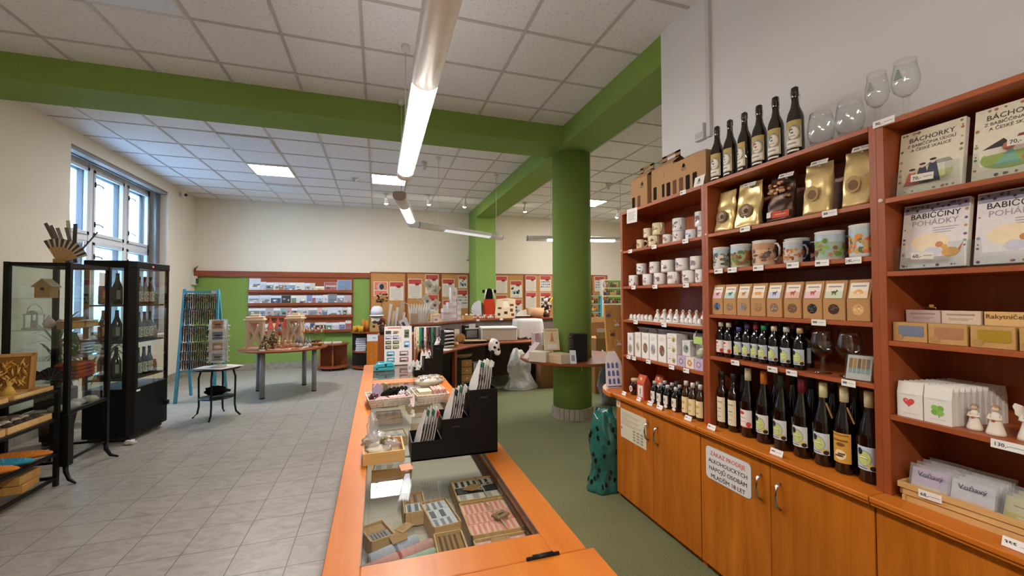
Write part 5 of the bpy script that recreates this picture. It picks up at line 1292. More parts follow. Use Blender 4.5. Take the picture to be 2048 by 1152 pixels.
for q in range(40): m.C(random.choice(['#cfc0a8', '#b8906c', '#a87a50', '#ddd4c4', '#8a6a48'])).sph(random.uniform(-0.06, 0.07), random.uniform(-0.035, 0.035), 0.02 + random.uniform(0, 0.008), 0.009, 0.008, 0.007, 7, 5)
pp = T('pebble_bag', 'clear bag of tan pebbles lying on the towels of the right wicker tray', 'bag', (0.295, 2.56, CT + 0.096), 0.05)
P('pebbles', pp, m, 'satin')
P('film', pp, crumple(0, 0, 0.004, 0.095, 0.056, 0.034, 9, amp=0.25), 'film')
S('satin_ribbon', 'brown satin ribbon hanging between the two wicker trays', 'ribbon', MB('#8d6d58').add([(-0.012, 0, 0.06), (0.012, 0, 0.06), (-0.014, -0.03, 0.03), (0.014, -0.03, 0.03), (-0.004, -0.07, 0.002), (0.006, -0.07, 0.002)], [(0, 1, 3, 2), (2, 3, 5, 4)], True), 'satin', (0.185, 2.43, CT))
for k in range(2):
    t = T('gift_bag', 'shiny turquoise gift bag lying on the counter, %s' % ('one in front', 'one behind')[k], 'gift bag', (0.05, 3.64 + 0.07 * k, CT), 0.15 - 0.2 * k, 'turquoise gift bags')
    P('bag', t, MB('#37a3b8').prism([(-0.085, 0), (0.085, 0.0), (0.085, 0.03), (0.055, 0.062), (-0.05, 0.06), (-0.08, 0.035)], -0.025, 0.025, 'y'), 'gloss', 0.004)
    P('fold', t, MB('#15191c').box(-0.05, 0.07, -0.0265, -0.0252, 0.026, 0.031).prism([(-0.07, 0.01), (-0.05, 0.012), (-0.055, 0.024), (-0.066, 0.024)], -0.0265, -0.0252, 'y').prism([(0.0, 0.052), (0.02, 0.055), (0.016, 0.032), (0.006, 0.032)], -0.0265, -0.0252, 'y'), 'satin')

# postcard board
pb = T('postcard_board', 'tall white board of postcards standing on the counter behind the turquoise bags', 'postcard stand', (0.175, 3.885, CT), 0.0)
def lean(m, a=-0.1): return m.X((0, 0.0, 0), 0, a)
P('board', pb, lean(MB('#d9d6d4')).box(-0.12, 0.12, 0, 0.012, 0, 0.345), 'paper', 0.001)
P('foot', pb, MB('#c9c6c4').prism([(0.012, 0), (0.075, 0), (0.03, 0.25), (0.022, 0.25)], -0.03, 0.03, 'x'), 'paper')
P('title', pb, lean(MB('#a8503c')).box(-0.09, 0.03, -0.001, 0, 0.325, 0.333), 'paper')
pcs = [(-0.085, 0.29, 0.05, 0.032, '#5a5a4c', 0), (-0.02, 0.29, 0.055, 0.032, '#c9b088', 0), (0.075, 0.275, 0.045, 0.075, '#6a7a52', 0), (-0.085, 0.245, 0.055, 0.035, '#9aa4c4', 1), (-0.02, 0.245, 0.055, 0.035, '#8c98b8', 1), (-0.085, 0.2, 0.05, 0.032, '#58623f', 2), (-0.02, 0.2, 0.055, 0.032, '#64704c', 2),
       (0.075, 0.18, 0.05, 0.06, '#7fa3cf', 1), (-0.085, 0.158, 0.05, 0.032, '#56513f', 2), (-0.02, 0.158, 0.055, 0.032, '#7d7a58', 2), (-0.065, 0.10, 0.07, 0.045, '#5fa2c4', 3), (0.05, 0.10, 0.08, 0.045, '#a8848c', 3), (-0.065, 0.045, 0.07, 0.045, '#5b8fa8', 3), (0.05, 0.045, 0.08, 0.045, '#9a6a62', 3)]
for k, (cx, cz, w, h, cc, kd) in enumerate(pcs):
    m = lean(MB('#e6e6e8')).box(cx - w / 2 - 0.004, cx + w / 2 + 0.004, -0.0016, -0.0002, cz - h / 2 - 0.004, cz + h / 2 + 0.004)
    m.C(cc).box(cx - w / 2, cx + w / 2, -0.0022, -0.0016, cz - h / 2, cz + h / 2)
    m.C(('#2c2a24', '#dfe4ee', '#b8c09a', '#d9e2ea')[kd]).box(cx - w * 0.3, cx + w * 0.35, -0.0026, -0.0022, cz - h * 0.05, cz + h * 0.2)
    m.C('#3a3a34').box(cx - w * 0.45, cx + w * 0.2, -0.0026, -0.0022, cz - h * 0.4, cz - h * 0.15)
    P('postcard', pb, m.N(), 'print')
# rack of lanyards and bracelets
lr = T('lanyard_rack', 'white wire rack hung with lanyards behind the far black display box', 'rack', (0.43, 3.9, CT))
m = MB('#c9c6c2').tube([(-0.11, 0, 0), (-0.11, 0, 0.33)], 0.005).tube([(0.12, 0, 0), (0.12, 0, 0.33)], 0.005).tube([(-0.11, 0, 0.33), (0.12, 0, 0.33)], 0.005).box(-0.13, 0.14, -0.04, 0.05, 0, 0.006)
P('frame', lr, m, 'satin')
for k in range(11):
    cc, nm = (('#d8c4b8', 'cream'), ('#e2d8a8', 'pale yellow'), ('#2f8a78', 'green'), ('#232124', 'black'), ('#e4dcd8', 'white'), ('#6a1f28', 'dark red'), ('#1c1a1c', 'black'), ('#3a7a5c', 'green'), ('#2c2a2e', 'black'), ('#8a8488', 'grey'), ('#4a4448', 'dark grey'))[k]
    x_ = -0.105 + 0.0215 * k; L_ = random.uniform(0.2, 0.29)
    m = MB(cc).tube([(-0.005, -0.006, 0.0), (-0.008, -0.01, -L_ * 0.5), (0, -0.01, -L_), (0.008, -0.012, -L_ * 0.5), (0.005, -0.006, 0.0)], 0.0042, 6)
    for q in range(4): m.sph(random.uniform(-0.003, 0.003), -0.016, -L_ * random.uniform(0.2, 0.9), 0.006, 0.006, 0.01, 7, 5)
    S('lanyard', '%s lanyard hanging on the wire rack, %s from left' % (nm, ORD[k]), 'lanyard', m, 'cloth', (0.43 + x_, 3.885, CT + 0.33), group='lanyards on the wire rack')
for k in range(5):
    S('card_pack', 'pack of white tags beside the far display box, %s from left' % ORD[k], 'tags', MB('#e0dcd8').prism([(-0.013, 0), (0.013, 0), (0.013, 0.07), (0.004, 0.09), (-0.004, 0.09), (-0.013, 0.07)], 0, 0.008, 'y').C('#a8a0a4').box(-0.008, 0.008, -0.0008, 0, 0.02, 0.045), 'paper', (0.245 + 0.032 * k, 3.48 + 0.012 * k, CT), 0.1, 'packs of white tags')
for k in range(4):
    S('paper_crane', 'white pleated paper stack behind the far display box, %s from left' % ORD[k], 'stationery', MB('#e2deda').prism([(-0.02, 0), (0.02, 0), (0.014, 0.12), (0.0, 0.16), (-0.014, 0.12)], 0, 0.02, 'y'), 'paper', (0.36 + 0.03 * k, 3.62, CT), -0.1, 'pleated paper stacks')

# inside the glass case
IZ = 0.7855
def case_box(label, cx, cy, rz, w, d, h, contents, z=IZ):
    t = T('gift_tray', label, 'gift set', (cx, cy, z), rz)
    m = MB('#b5905c').box(-w / 2, w / 2, -d / 2, -d / 2 + 0.004, 0, h).box(-w / 2, w / 2, d / 2 - 0.004, d / 2, 0, h).box(-w / 2, -w / 2 + 0.004, -d / 2, d / 2, 0, h).box(w / 2 - 0.004, w / 2, -d / 2, d / 2, 0, h).box(-w / 2, w / 2, -d / 2, d / 2, 0, 0.003)
    P('box', t, m, 'pine')
    n_ = len(contents)
    for k, cc in enumerate(contents):
        u0 = -d / 2 + 0.006 + (d - 0.012) * k / n_; u1 = u0 + (d - 0.012) / n_ - 0.001
        f = MB(cc[0]).box(-w / 2 + 0.006, w / 2 - 0.006, u0, u1, 0.004, h - 0.006)
        for q in range(cc[2]):
            f.C(cc[1]); xx = -w / 2 + 0.012 + (w - 0.024) * q / max(cc[2], 1)
            f.box(xx, xx + (w - 0.024) / cc[2] * 0.5, u0 + 0.004, u1 - 0.004, h - 0.006, h - 0.0055)
        P('folded_cloth', t, f, 'cloth', 0.003)
    return t
a_ = case_box('gift set of black and white towels tied with twine inside the glass counter', 0.328, 1.44, 0.0, 0.155, 0.165, 0.052, [('#e4ded4', '#b8b0a8', 3), ('#3c3c3e', '#55555a', 2), ('#e2dcd2', '#4a4640', 6)])
P('paper_tag', a_, MB('#a8804f').prism([(-0.05, -0.005), (-0.01, 0.028), (0.03, 0.012), (0.01, -0.02), (-0.02, -0.024)], 0.053, 0.0545), 'card')
P('twine', a_, MB('#cfc3ac').tube([(0.02, -0.08, 0.053), (0.02, 0, 0.056), (0.015, 0.08, 0.053)], 0.0016, 5).tube([(0.02, 0, 0.057), (0.045, 0.014, 0.06), (0.055, 0.0, 0.06), (0.02, -0.004, 0.057), (-0.0, -0.03, 0.06), (0.012, -0.038, 0.06), (0.02, -0.004, 0.057)], 0.0016, 5), 'cloth')
a_ = case_box('gift set of pink gingham towels with a wooden tag inside the glass counter', 0.328, 1.25, 0.0, 0.158, 0.195, 0.052, [('#efc4b2', '#e8907a', 8), ('#e8937c', '#f0c4b2', 8), ('#efc4b4', '#e8907a', 8)])
P('wooden_tag', a_, MB('#9a7a56').X((0.028, -0.02, 0.053), 0.5).box(-0.024, 0.024, -0.016, 0.016, 0, 0.006).C('#4a3424').box(-0.01, 0.01, -0.004, 0.004, 0.006, 0.007).N(), 'matte', 0.002)
P('twine', a_, MB('#cfc3ac').tube([(0.0, 0.09, 0.053), (0.02, 0, 0.056), (0.028, -0.095, 0.053)], 0.0014, 5), 'cloth')
a_ = case_box('gift set of pink towels under brown paper closest to the counter edge', 0.328, 1.075, 0.0, 0.158, 0.12, 0.052, [('#e4b8ac', '#d9948a', 9), ('#e0b0b0', '#e8c8c4', 5)])
P('paper', a_, MB('#b98d5c').prism([(-0.06, -0.05), (0.03, -0.04), (0.02, 0.045), (-0.03, 0.05)], 0.053, 0.0542), 'card')
a_ = case_box('narrow box of white cards with grey script inside the glass counter', 0.186, 1.32, 0.14, 0.085, 0.17, 0.05, [('#d4d6da', '#8b8f98', 3), ('#d8d9dc', '#6a6c70', 2), ('#d2d4da', '#85888e', 3)])
a_ = case_box('box with brown kraft sleeve printed in black inside the glass counter', 0.19, 1.15, 0.0, 0.08, 0.105, 0.05, [('#a47f50', '#6a4c2c', 4)])
a_ = case_box('box with a brown strip behind the white script cards in the glass counter', 0.115, 1.42, 0.0, 0.07, 0.14, 0.045, [('#c9cdd4', '#6a6e78', 2), ('#b08a5c', '#7a5a38', 2)])
a_ = case_box('box with grey printed cloth at the left inside the glass counter', 0.0, 1.28, 0.35, 0.07, 0.1, 0.045, [('#a09c98', '#55524e', 5), ('#b5905c', '#8a6a40', 0)])
for k, (cc, nm, yy, ln) in enumerate((('#c3cbd9', 'pale blue', 1.205, 0.14), ('#dca39a', 'pink', 1.165, 0.2), ('#b4cdb8', 'mint green', 1.125, 0.2), ('#d4d8d4', 'white and grey', 1.07, 0.16))):
    t = T('cloth_roll', '%s rolled cloth inside the glass counter' % nm, 'cloth', (0.055 - 0.01 * (k == 0), yy - 0.005, IZ), 0.42 - 0.06 * k, 'rolled cloths in the glass counter')
    P('roll', t, MB(cc).X((0, 0, 0.021), 0, 0, pi / 2).lathe([(0.006, -ln / 2), (0.02, -ln / 2 + 0.002), (0.0205, ln / 2 - 0.002), (0.006, ln / 2)], 16).N(), 'cloth')
    P('ribbon', t, MB(('#7f8fb0', '#b8605c', '#c9b8a0', '#4a4a4c')[k]).X((0, 0, 0.021), 0, 0, pi / 2).lathe([(0.0208, -0.004), (0.0212, -0.004), (0.0212, 0.004), (0.0208, 0.004)], 16).N(), 'cloth')
t = T('paper_tag', 'two brown heart-shaped paper tags lying on the rolled cloths', 'tag', (0.058, 1.225, IZ + 0.044), 0.5)
P('sheet', t, MB('#b08655').prism([(-0.03, -0.02), (0.012, -0.026), (0.036, 0.02), (0.01, 0.03), (-0.02, 0.016)], 0, 0.0015).C('#bd9565').X((0.03, 0.03, 0.002), 0.3).prism([(-0.02, -0.02), (0.03, -0.02), (0.03, 0.012), (-0.02, 0.014)], 0, 0.0015).N(), 'card')
for k in range(7):
    case_box('gift box farther back inside the glass counter, %s from the viewer' % ORD[k], 0.06 + 0.19 * (k % 2), 1.78 + 0.19 * k, 0.1 * (k % 3 - 1), 0.15, 0.13, 0.045, [(('#b8b4ac', '#8c8880', 3), ('#c9b49a', '#9a8468', 3), ('#a8aab0', '#7c7e86', 4))[k % 3], ('#d6d2c8', '#a8a49c', 3)])

# ------------------------------------------------------------------ back wall: cork boards, posters, leaflet racks
def board(label, x0, x1, z0=0.95, z1=2.09):
    t = T('cork_board', label, 'notice board', ((x0 + x1) / 2, YB - 0.012, z0), 0, 'cork boards on the back wall')
    w = (x1 - x0) / 2; h = z1 - z0
    P('cork', t, MB().box(-w + 0.02, w - 0.02, -0.03, 0, 0.02, h - 0.02), 'cork')
    P('frame', t, MB().box(-w, w, -0.045, 0, 0, 0.022).box(-w, w, -0.045, 0, h - 0.022, h).box(-w, -w + 0.024, -0.045, 0, 0.022, h - 0.022).box(w - 0.024, w, -0.045, 0, 0.022, h - 0.022), 'desk', 0.002)
for lb, a, b_ in (('left one of the three cork boards left of the green pilaster', -0.175, 0.62), ('middle one of the three cork boards left of the green pilaster', 0.624, 1.404), ('right one of the three cork boards left of the green pilaster', 1.408, 2.10),
                  ('cork board right beside the green pilaster', 2.60, 3.525), ('cork board between the pilaster board and the round pillar', 3.53, 4.33), ('narrow cork board seen between the round pillar and the shelving', 5.43, 5.90)): board(lb, a, b_)
def poster(label, x0, x1, z0, z1, kind=0):
    t = T('poster', label, 'poster', ((x0 + x1) / 2, YB - 0.0435, (z0 + z1) / 2), 0, 'posters with red heads on the cork boards')
    w, h = (x1 - x0), (z1 - z0); rn = random.Random(int(x0 * 1000))
    m = MB('#d8cdbb').box(-w / 2, w / 2, -0.002, 0, -h / 2, h / 2)
    if kind == 3:
        m.C('#d9735a').box(-w * 0.44, w * 0.44, -0.003, -0.002, -h * 0.46, h * 0.46)
        m.C('#b8a8a0'); disc(m, 0, h * 0.14, w * 0.3, -0.0032, 18, 0.001, ry=h * 0.24); m.C('#3a3230'); disc(m, 0.02, h * 0.14, w * 0.17, -0.0042, 12, 0.001, ry=h * 0.2)
        m.C('#e4d8c8').box(-w * 0.44, w * 0.44, -0.0036, -0.003, -h * 0.12, -h * 0.08)
    else:
        m.C('#b54a3f').box(-w * 0.46, w * 0.46, -0.003, -0.002, h * 0.24, h * 0.47)
        m.C('#8a2f2a'); disc(m, w * 0.15, h * 0.23, w * 0.17, -0.0032, 10, 0.0008, ry=h * 0.07)
        for q in range(4): m.box(w * (0.02 + 0.07 * q), w * (0.035 + 0.07 * q), -0.0036, -0.003, h * 0.1, h * 0.2)
        if kind == 0:
            for q in range(13): m.C('#b3a99b').box(-w * 0.4, w * (0.4 - 0.1 * rn.random()), -0.0028, -0.002, h * (0.1 - 0.038 * q), h * (0.112 - 0.038 * q))
            m.C('#5a5048').box(-w * 0.22, w * 0.22, -0.0028, -0.002, -h * 0.44, -h * 0.425)
        elif kind == 1:
            for q in range(15): m.C(rn.choice(['#6a7a9a', '#8a8a9a', '#55586a', '#a8a0a8'])).box(w * (-0.42 + 0.17 * (q % 5)), w * (-0.3 + 0.17 * (q % 5)), -0.0028, -0.002, h * (0.06 - 0.16 * (q // 5)), h * (0.14 - 0.16 * (q // 5)))
        else:
            m.C('#8aa8b0').box(-w * 0.3, w * 0.3, -0.0028, -0.002, -h * 0.28, -h * 0.1)
            for q in range(7): m.C(rn.choice(['#3a3230', '#5a4438', '#2c3034'])); disc(m, w * rn.uniform(-0.36, 0.36), h * rn.uniform(-0.3, 0.08), w * 0.07, -0.003, 8, 0.0006, ry=h * 0.07)
            m.C('#5a5048').box(-w * 0.22, w * 0.22, -0.0028, -0.002, -h * 0.44, -h * 0.425)
    P('sheet', t, m, 'paper')
PW = [('orange poster with a dark portrait on the left cork board', -0.094, 0.216, 1.543, 1.872, 3), ('white poster with red head beside the orange portrait poster', 0.249, 0.565, 1.441, 1.875, 0), ('white poster with red head at the left of the middle cork board', 0.666, 0.98, 1.489, 1.941, 0),
      ('poster behind the hanging cards at the top of the middle cork board', 1.057, 1.366, 1.60, 2.05, 0), ('poster behind the hanging cards low on the middle cork board', 1.048, 1.363, 1.128, 1.577, 2), ('white poster with red head and text at the left of the third cork board', 1.452, 1.749, 1.522, 1.949, 0),
      ('small poster with a dark picture at the top of the third cork board', 1.84, 2.052, 1.727, 2.026, 2), ('poster with small pictures behind the clear boxes on the third cork board', 1.815, 2.07, 1.243, 1.69, 1), ('poster half hidden behind the clear boxes low on the third cork board', 1.469, 1.731, 1.015, 1.446, 0),
      ('poster with text touching the green pilaster on its right', 2.774, 3.075, 1.612, 2.035, 0), ('poster below the text poster right of the green pilaster', 2.773, 3.068, 1.139, 1.562, 0), ('poster with dark bottles and a blue box right of the pilaster', 3.15, 3.465, 1.498, 1.924, 2), ('poster below the dark bottles poster', 3.148, 3.463, 1.021, 1.45, 2),
      ('upper left text poster of the four next to the round pillar', 3.556, 3.843, 1.656, 2.054, 0), ('upper right poster of blue pictures next to the round pillar', 3.949, 4.257, 1.657, 2.059, 1), ('lower left text poster of the four next to the round pillar', 3.559, 3.849, 1.23, 1.628, 0), ('lower right poster of the four next to the round pillar', 3.952, 4.254, 1.226, 1.628, 1),
      ('poster on the narrow cork board between pillar and shelving', 5.518, 5.816, 1.652, 2.059, 1)]
for p in PW: poster(*p)
lw = T('leaflet_rack', 'wide cherry wall rack of leaflets with four ledges on the green wall', 'leaflet rack', (-1.55, YB - 0.01, 0.78))
P('back_board', lw, MB().box(-1.02, 1.02, -0.03, 0, 0, 1.17), 'desk')
for z_ in (0.02, 0.345, 0.61, 0.885): P('ledge', lw, MB().box(-1.02, 1.02, -0.10, -0.03, z_ - 0.045, z_ - 0.02).box(-1.02, 1.02, -0.10, -0.092, z_ - 0.02, z_ + 0.012), 'desk', 0.001)
LC = ['#c9ccd4', '#b8bcc4', '#8a8c84', '#d6d0c6', '#a9784f', '#8ba0b8', '#7d98a4', '#cfc9c0', '#a8b2b4', '#c2c0a8', '#d0be8c', '#a4525a', '#6f86a4', '#a8b0c4', '#b4b8c8', '#3f4f68', '#34343a', '#6a8a6a', '#c9c5c4', '#6f84b4', '#b04858', '#b0b4c4', '#c4c0cc', '#7b7d82', '#8a8aa0', '#b0a0a4', '#9a8f84', '#8fa09c', '#c08a90', '#8f7a6c', '#b0aa9c', '#c8c0b4', '#8d8690', '#d0a8a8', '#5f8088']
def leaflets(row, z, xs, hs, start):
    for k in range(len(xs) - 1):
        x0, x1 = xs[k], xs[k + 1] - 0.004; w = x1 - x0; h = hs[k % len(hs)]
        rn = random.Random(row * 100 + k); cc = LC[(start + k) % len(LC)]
        t = T('leaflet', 'leaflet on the %s ledge of the wall rack, %s from left' % (row_n[row], ORD[k]), 'leaflet', ((x0 + x1) / 2, YB - 0.085, z), 0, 'leaflets in the wall rack')
        m = MB('#d9d6d0').X((0, 0, 0), 0, -0.13).box(-w / 2, w / 2, 0, 0.008, 0, h)
        m.C(cc).box(-w * 0.48, w * 0.48, -0.001, 0, h * 0.02, h * 0.98)
        m.C(rn.choice(['#e2e0dc', '#c9d3e0', '#d8d0c0', cc])).box(-w * 0.48, w * 0.48, -0.0016, -0.001, h * 0.7, h * 0.96)
        for q in range(4): m.C(rn.choice(['#3c3f44', '#6a7a5a', '#8a7a68', '#e4e2de', '#5a6f8a', '#b8b0a4'])); a, b_ = sorted((rn.uniform(-0.44, 0.44), rn.uniform(-0.44, 0.44))); z0 = rn.uniform(0.06, 0.5); m.box(w * a, w * b_ + 0.004, -0.002 - 0.0002 * q, -0.001, h * z0, h * (z0 + rn.uniform(0.08, 0.22)))
        P('sheet', t, m.N(), 'print')
row_n = ['top', 'second', 'third', 'lowest']
leaflets(0, 1.648, [-2.552, -2.34, -2.242, -2.097, -2.004, -1.898, -1.804, -1.682, -1.504, -1.393, -1.296, -1.12, -0.856, -0.559], [0.27, 0.2, 0.19, 0.19, 0.19, 0.19, 0.19, 0.19, 0.18, 0.18, 0.11, 0.2, 0.25], 0)
leaflets(1, 1.373, [-2.565, -2.359, -2.15, -1.951, -1.763, -1.661, -1.462, -1.352, -1.282, -1.141, -1.042, -0.856, -0.712, -0.559], [0.19, 0.195, 0.19, 0.19, 0.19, 0.19, 0.19, 0.19, 0.19, 0.2, 0.22, 0.19, 0.19], 13)
leaflets(2, 1.1085, [-2.559, -2.346, -2.242, -2.097, -1.964, -1.844, -1.756, -1.634, -1.552, -1.428, -1.247, -1.155, -1.049, -0.842, -0.741, -0.646, -0.559], [0.19, 0.19, 0.185, 0.19], 23)
leaflets(3, 0.7835, [-2.40, -2.2, -2.0, -1.8, -1.6, -1.49, -1.393, -1.296, -1.071, -0.957, -0.813, -0.683, -0.559], [0.18, 0.19, 0.2, 0.19, 0.17, 0.19, 0.18, 0.19, 0.18, 0.18, 0.19, 0.22], 9)

# ------------------------------------------------------------------ service desk
def off(pts, d):
    o = []
    for i, p in enumerate(pts):
        a = Vector(pts[max(i - 1, 0)]); b_ = Vector(pts[min(i + 1, len(pts) - 1)]); t_ = (b_ - a).normalized()
        o.append((p[0] - t_.y * d, p[1] + t_.x * d))
    return o
UP = [(0.40, 6.36), (0.60, 6.44), (0.86, 6.70), (1.15, 7.05), (1.48, 7.38), (1.95, 7.62), (2.47, 7.74), (3.0, 7.76), (3.5, 7.76)]
LO = [(0.80, 5.70), (1.0, 5.98), (1.17, 6.18), (1.35, 6.38), (1.52, 6.53), (1.72, 6.65), (1.94, 6.71), (2.39, 6.72), (2.95, 6.72)]
dk = T('service_desk', 'curved two-level cherry service desk in front of the cork boards', 'desk', (1.5, 7.0, 0))
def dp(pts): return [(x - 1.5, y - 7.0) for x, y in pts]
P('upper_counter', dk, MB().prism(dp(UP + off(UP, 0.34)[::-1]), 1.07, 1.1), 'desk', 0.003)
pan = off(UP, 0.06)
P('panel', dk, MB('#6d6460').prism(dp(pan + off(UP, 0.09)[::-1]), 0.75, 1.07), 'satin')
P('desktop', dk, MB().prism(dp(LO + off(UP, 0.055)[::-1]), 0.722, 0.75), 'desk', 0.003)
P('back_panel', dk, MB('#3a2a24').prism(dp(pan + off(UP, 0.09)[::-1]), 0, 0.72), 'satin')
for x, y in ((1.1, 6.3), (2.85, 6.95)): P('leg', dk, MB().bx(x - 1.5, y - 7.0, 0, 0.03, 0.3, 0.722), 'cherry')
fb_ = T('front_cabinet', 'low cherry cabinet with a papered door and open curved shelf end by the counter', 'cabinet', (-0.22, 9.3, 0))
arc = [(-0.0 + 0.3 * cos(a), 0.3 + 0.3 * sin(a)) for a in [pi + (pi / 2) * i / 8 for i in range(9)]]
for z_ in (0.03, 0.36): P('shelf', fb_, MB().prism([(x, y - 0.1) for x, y in arc + [(0, 0.4), (-0.3, 0.4)]], z_, z_ + 0.025), 'desk', 0.002)
P('top', fb_, MB().prism([(x - 0.02, y - 0.12) for x, y in arc] + [(0.42, -0.12), (0.42, 0.32), (-0.32, 0.32)], 0.765, 0.79), 'desk', 0.003)
P('side_panel', fb_, MB().box(0, 0.3, -0.1, -0.08, 0, 0.765), 'door')
P('divider', fb_, MB('#201512').box(-0.005, 0.0, -0.1, 0.3, 0, 0.765).box(-0.3, 0, 0.29, 0.3, 0, 0.765), 'satin')
P('paper', fb_, MB('#d9d9dc').box(0.01, 0.26, -0.1025, -0.1005, 0.6, 0.74).C('#9a9a9e').box(0.12, 0.18, -0.103, -0.1025, 0.66, 0.68), 'paper')
P('lock', fb_, MB('#d9c9a0').bx(0.1, -0.105, 0.3, 0.035, 0.012, 0.02), 'metal')
for k in range(6):
    S('book', 'book in the stack inside the low cabinet by the counter, %s from below' % ORD[k], 'book', MB(('#5a6270', '#6f7680', '#4a5058', '#7a8088', '#555a64', '#666c76')[k]).bx(0, 0, 0, 0.2, 0.16, 0.046).C('#cfd2d4').box(-0.1005, 0.1005, -0.0805, 0.075, 0.006, 0.04), 'paper', (-0.345 + 0.006 * (k % 3), 9.40, 0.3855 + 0.0465 * k), 0.03 * (k % 2), 'stacked books')
def candle(label, x, y, r, h, col='#c9992f'):
    t = T('candle', label, 'candle', (x, y, 0.7905), 0, 'beeswax candles')
    P('wax', t, MB(col).lathe([(r, 0), (r, h), (r * 0.8, h + 0.004), (0, h + 0.001)], 18), 'matte')
    P('wick', t, MB('#3a3026').tube([(0, 0, h), (0.002, 0, h + 0.015)], 0.0015, 5), 'matte')
candle('short yellow beeswax candle at the left end of the low cabinet', -0.46, 9.32, 0.04, 0.12)
candle('short yellow beeswax candle in front of the tall one', -0.335, 9.24, 0.05, 0.12)
candle('tall orange beeswax candle behind the short ones', -0.28, 9.40, 0.045, 0.25, '#b97d2c')
candle('tall orange beeswax candle touching the brown box', -0.215, 9.33, 0.045, 0.23, '#b3752a')
candle('short yellow beeswax candle second from left', -0.405, 9.42, 0.042, 0.13)
bx_ = T('cardboard_box', 'brown cardboard box printed with dark shapes on the low cabinet', 'box', (-0.01, 9.36, 0.7905))
P('box', bx_, MB('#b58a58').box(-0.14, 0.14, -0.11, 0.11, 0, 0.32), 'card', 0.002)
P('print', bx_, disc(disc(MB('#3a2c20'), -0.05, 0.2, 0.05, -0.1101, 10, 0.001, ry=0.035), -0.07, 0.11, 0.03, -0.1101, 10, 0.001).C('#e2dcd0').box(-0.12, 0.06, -0.111, -0.1101, 0.22, 0.29), 'paper')
ht = T('cap', 'white sun cap on top of the brown cardboard box', 'cap', (-0.02, 9.36, 1.1115))
P('crown', ht, MB('#d6d4da').lathe([(0.13, 0.03), (0.125, 0.12), (0.1, 0.19), (0.05, 0.215), (0, 0.217)], 20), 'cloth')
P('brim', ht, MB('#dcdae0').lathe([(0.12, 0.035), (0.15, 0.015), (0.165, 0.0), (0.16, 0.0), (0.14, 0.012), (0.11, 0.03)], 24), 'cloth')
P('band', ht, MB('#2c2a30').lathe([(0.168, -0.0005), (0.168, 0.008), (0.155, 0.008), (0.155, -0.0005)], 24), 'cloth')
dv = T('dried_flowers', 'dried dark flowers on a thin stem above the white cap', 'flowers', (0.07, 9.52, 0.7905))
P('vase', dv, MB('#5a4a3c').lathe([(0.03, 0), (0.035, 0.1), (0.02, 0.2), (0.022, 0.22)], 14), 'ceramic')
m = MB('#7a5a3a').tube([(0, 0, 0.2), (0.01, 0, 0.75)], 0.006)
for q in range(26):
    a = random.uniform(0, 2 * pi); rr_ = random.uniform(0.03, 0.15); zz = random.uniform(0.62, 0.8)
    m.C(random.choice(['#3a2418', '#5a3a24', '#a8824a', '#2c1c14'])).sph(rr_ * cos(a), 0.4 * rr_ * sin(a), zz, 0.024, 0.015, 0.02, 7, 5).tube([(0.01, 0, 0.6), (rr_ * cos(a), 0.4 * rr_ * sin(a), zz)], 0.003, 4)
P('blossoms', dv, m, 'matte')
# plinth behind the counter with rolls and holders
S('plinth', 'low cabinet behind the far end of the counter, hidden behind the postcard board', 'cabinet', MB().box(-0.2, 0.22, -0.2, 0.2, 0, 1.09), 'cherry', (0.2, 4.95, 0), bevel=0.003)
PZ = 1.0905
for k in range(5):
    S('poster_tube', 'pale rolled poster tube standing behind the postcard board, %s from left' % ORD[k], 'tube', MB(('#dad6d2', '#c9b8a8', '#d9d4ce', '#b8a898', '#d0c4b6')[k]).X((0, 0, 0), 0, 0.05, 0.12 + 0.03 * (k % 2)).lathe([(0.008, 0), (0.016, 0.0), (0.016, (0.34, 0.26, 0.3, 0.37, 0.24)[k]), (0.012, (0.34, 0.26, 0.3, 0.37, 0.24)[k])], 14).N(), 'paper', (0.10 + 0.04 * k, 4.93 + 0.01 * k, PZ + 0.003), 0, 'poster tubes')
ph = T('souvenir_pot', 'dark pot of small souvenirs at the left of the poster tubes', 'pot', (0.05, 4.9, PZ))
P('pot', ph, MB('#4a3a34').lathe([(0.03, 0), (0.04, 0.06), (0.045, 0.1), (0.04, 0.1), (0.034, 0.01), (0, 0.01)], 18), 'ceramic')
m = MB()
for q in range(14): m.C(random.choice(['#8a3a2e', '#3a2a20', '#c9a87a', '#5a4438'])).sph(random.uniform(-0.045, 0.045), random.uniform(-0.03, 0.03), 0.11 + random.uniform(0, 0.07), 0.018, 0.014, 0.02, 7, 5)
P('souvenirs', ph, m, 'satin')
S('black_camera_strap', 'patterned paper fan leaning at the top right of the postcard board', 'fan', MB('#c9c8d0').X((0, 0, 0), 0, 0, -0.5).prism([(-0.03, 0), (0.03, 0), (0.05, 0.16), (-0.05, 0.16)], 0, 0.01, 'y').C('#3a3a40').box(-0.03, 0.0, -0.001, 0, 0.08, 0.13).N(), 'print', (0.335, 4.8, PZ + 0.03)).name = 'paper_fan'
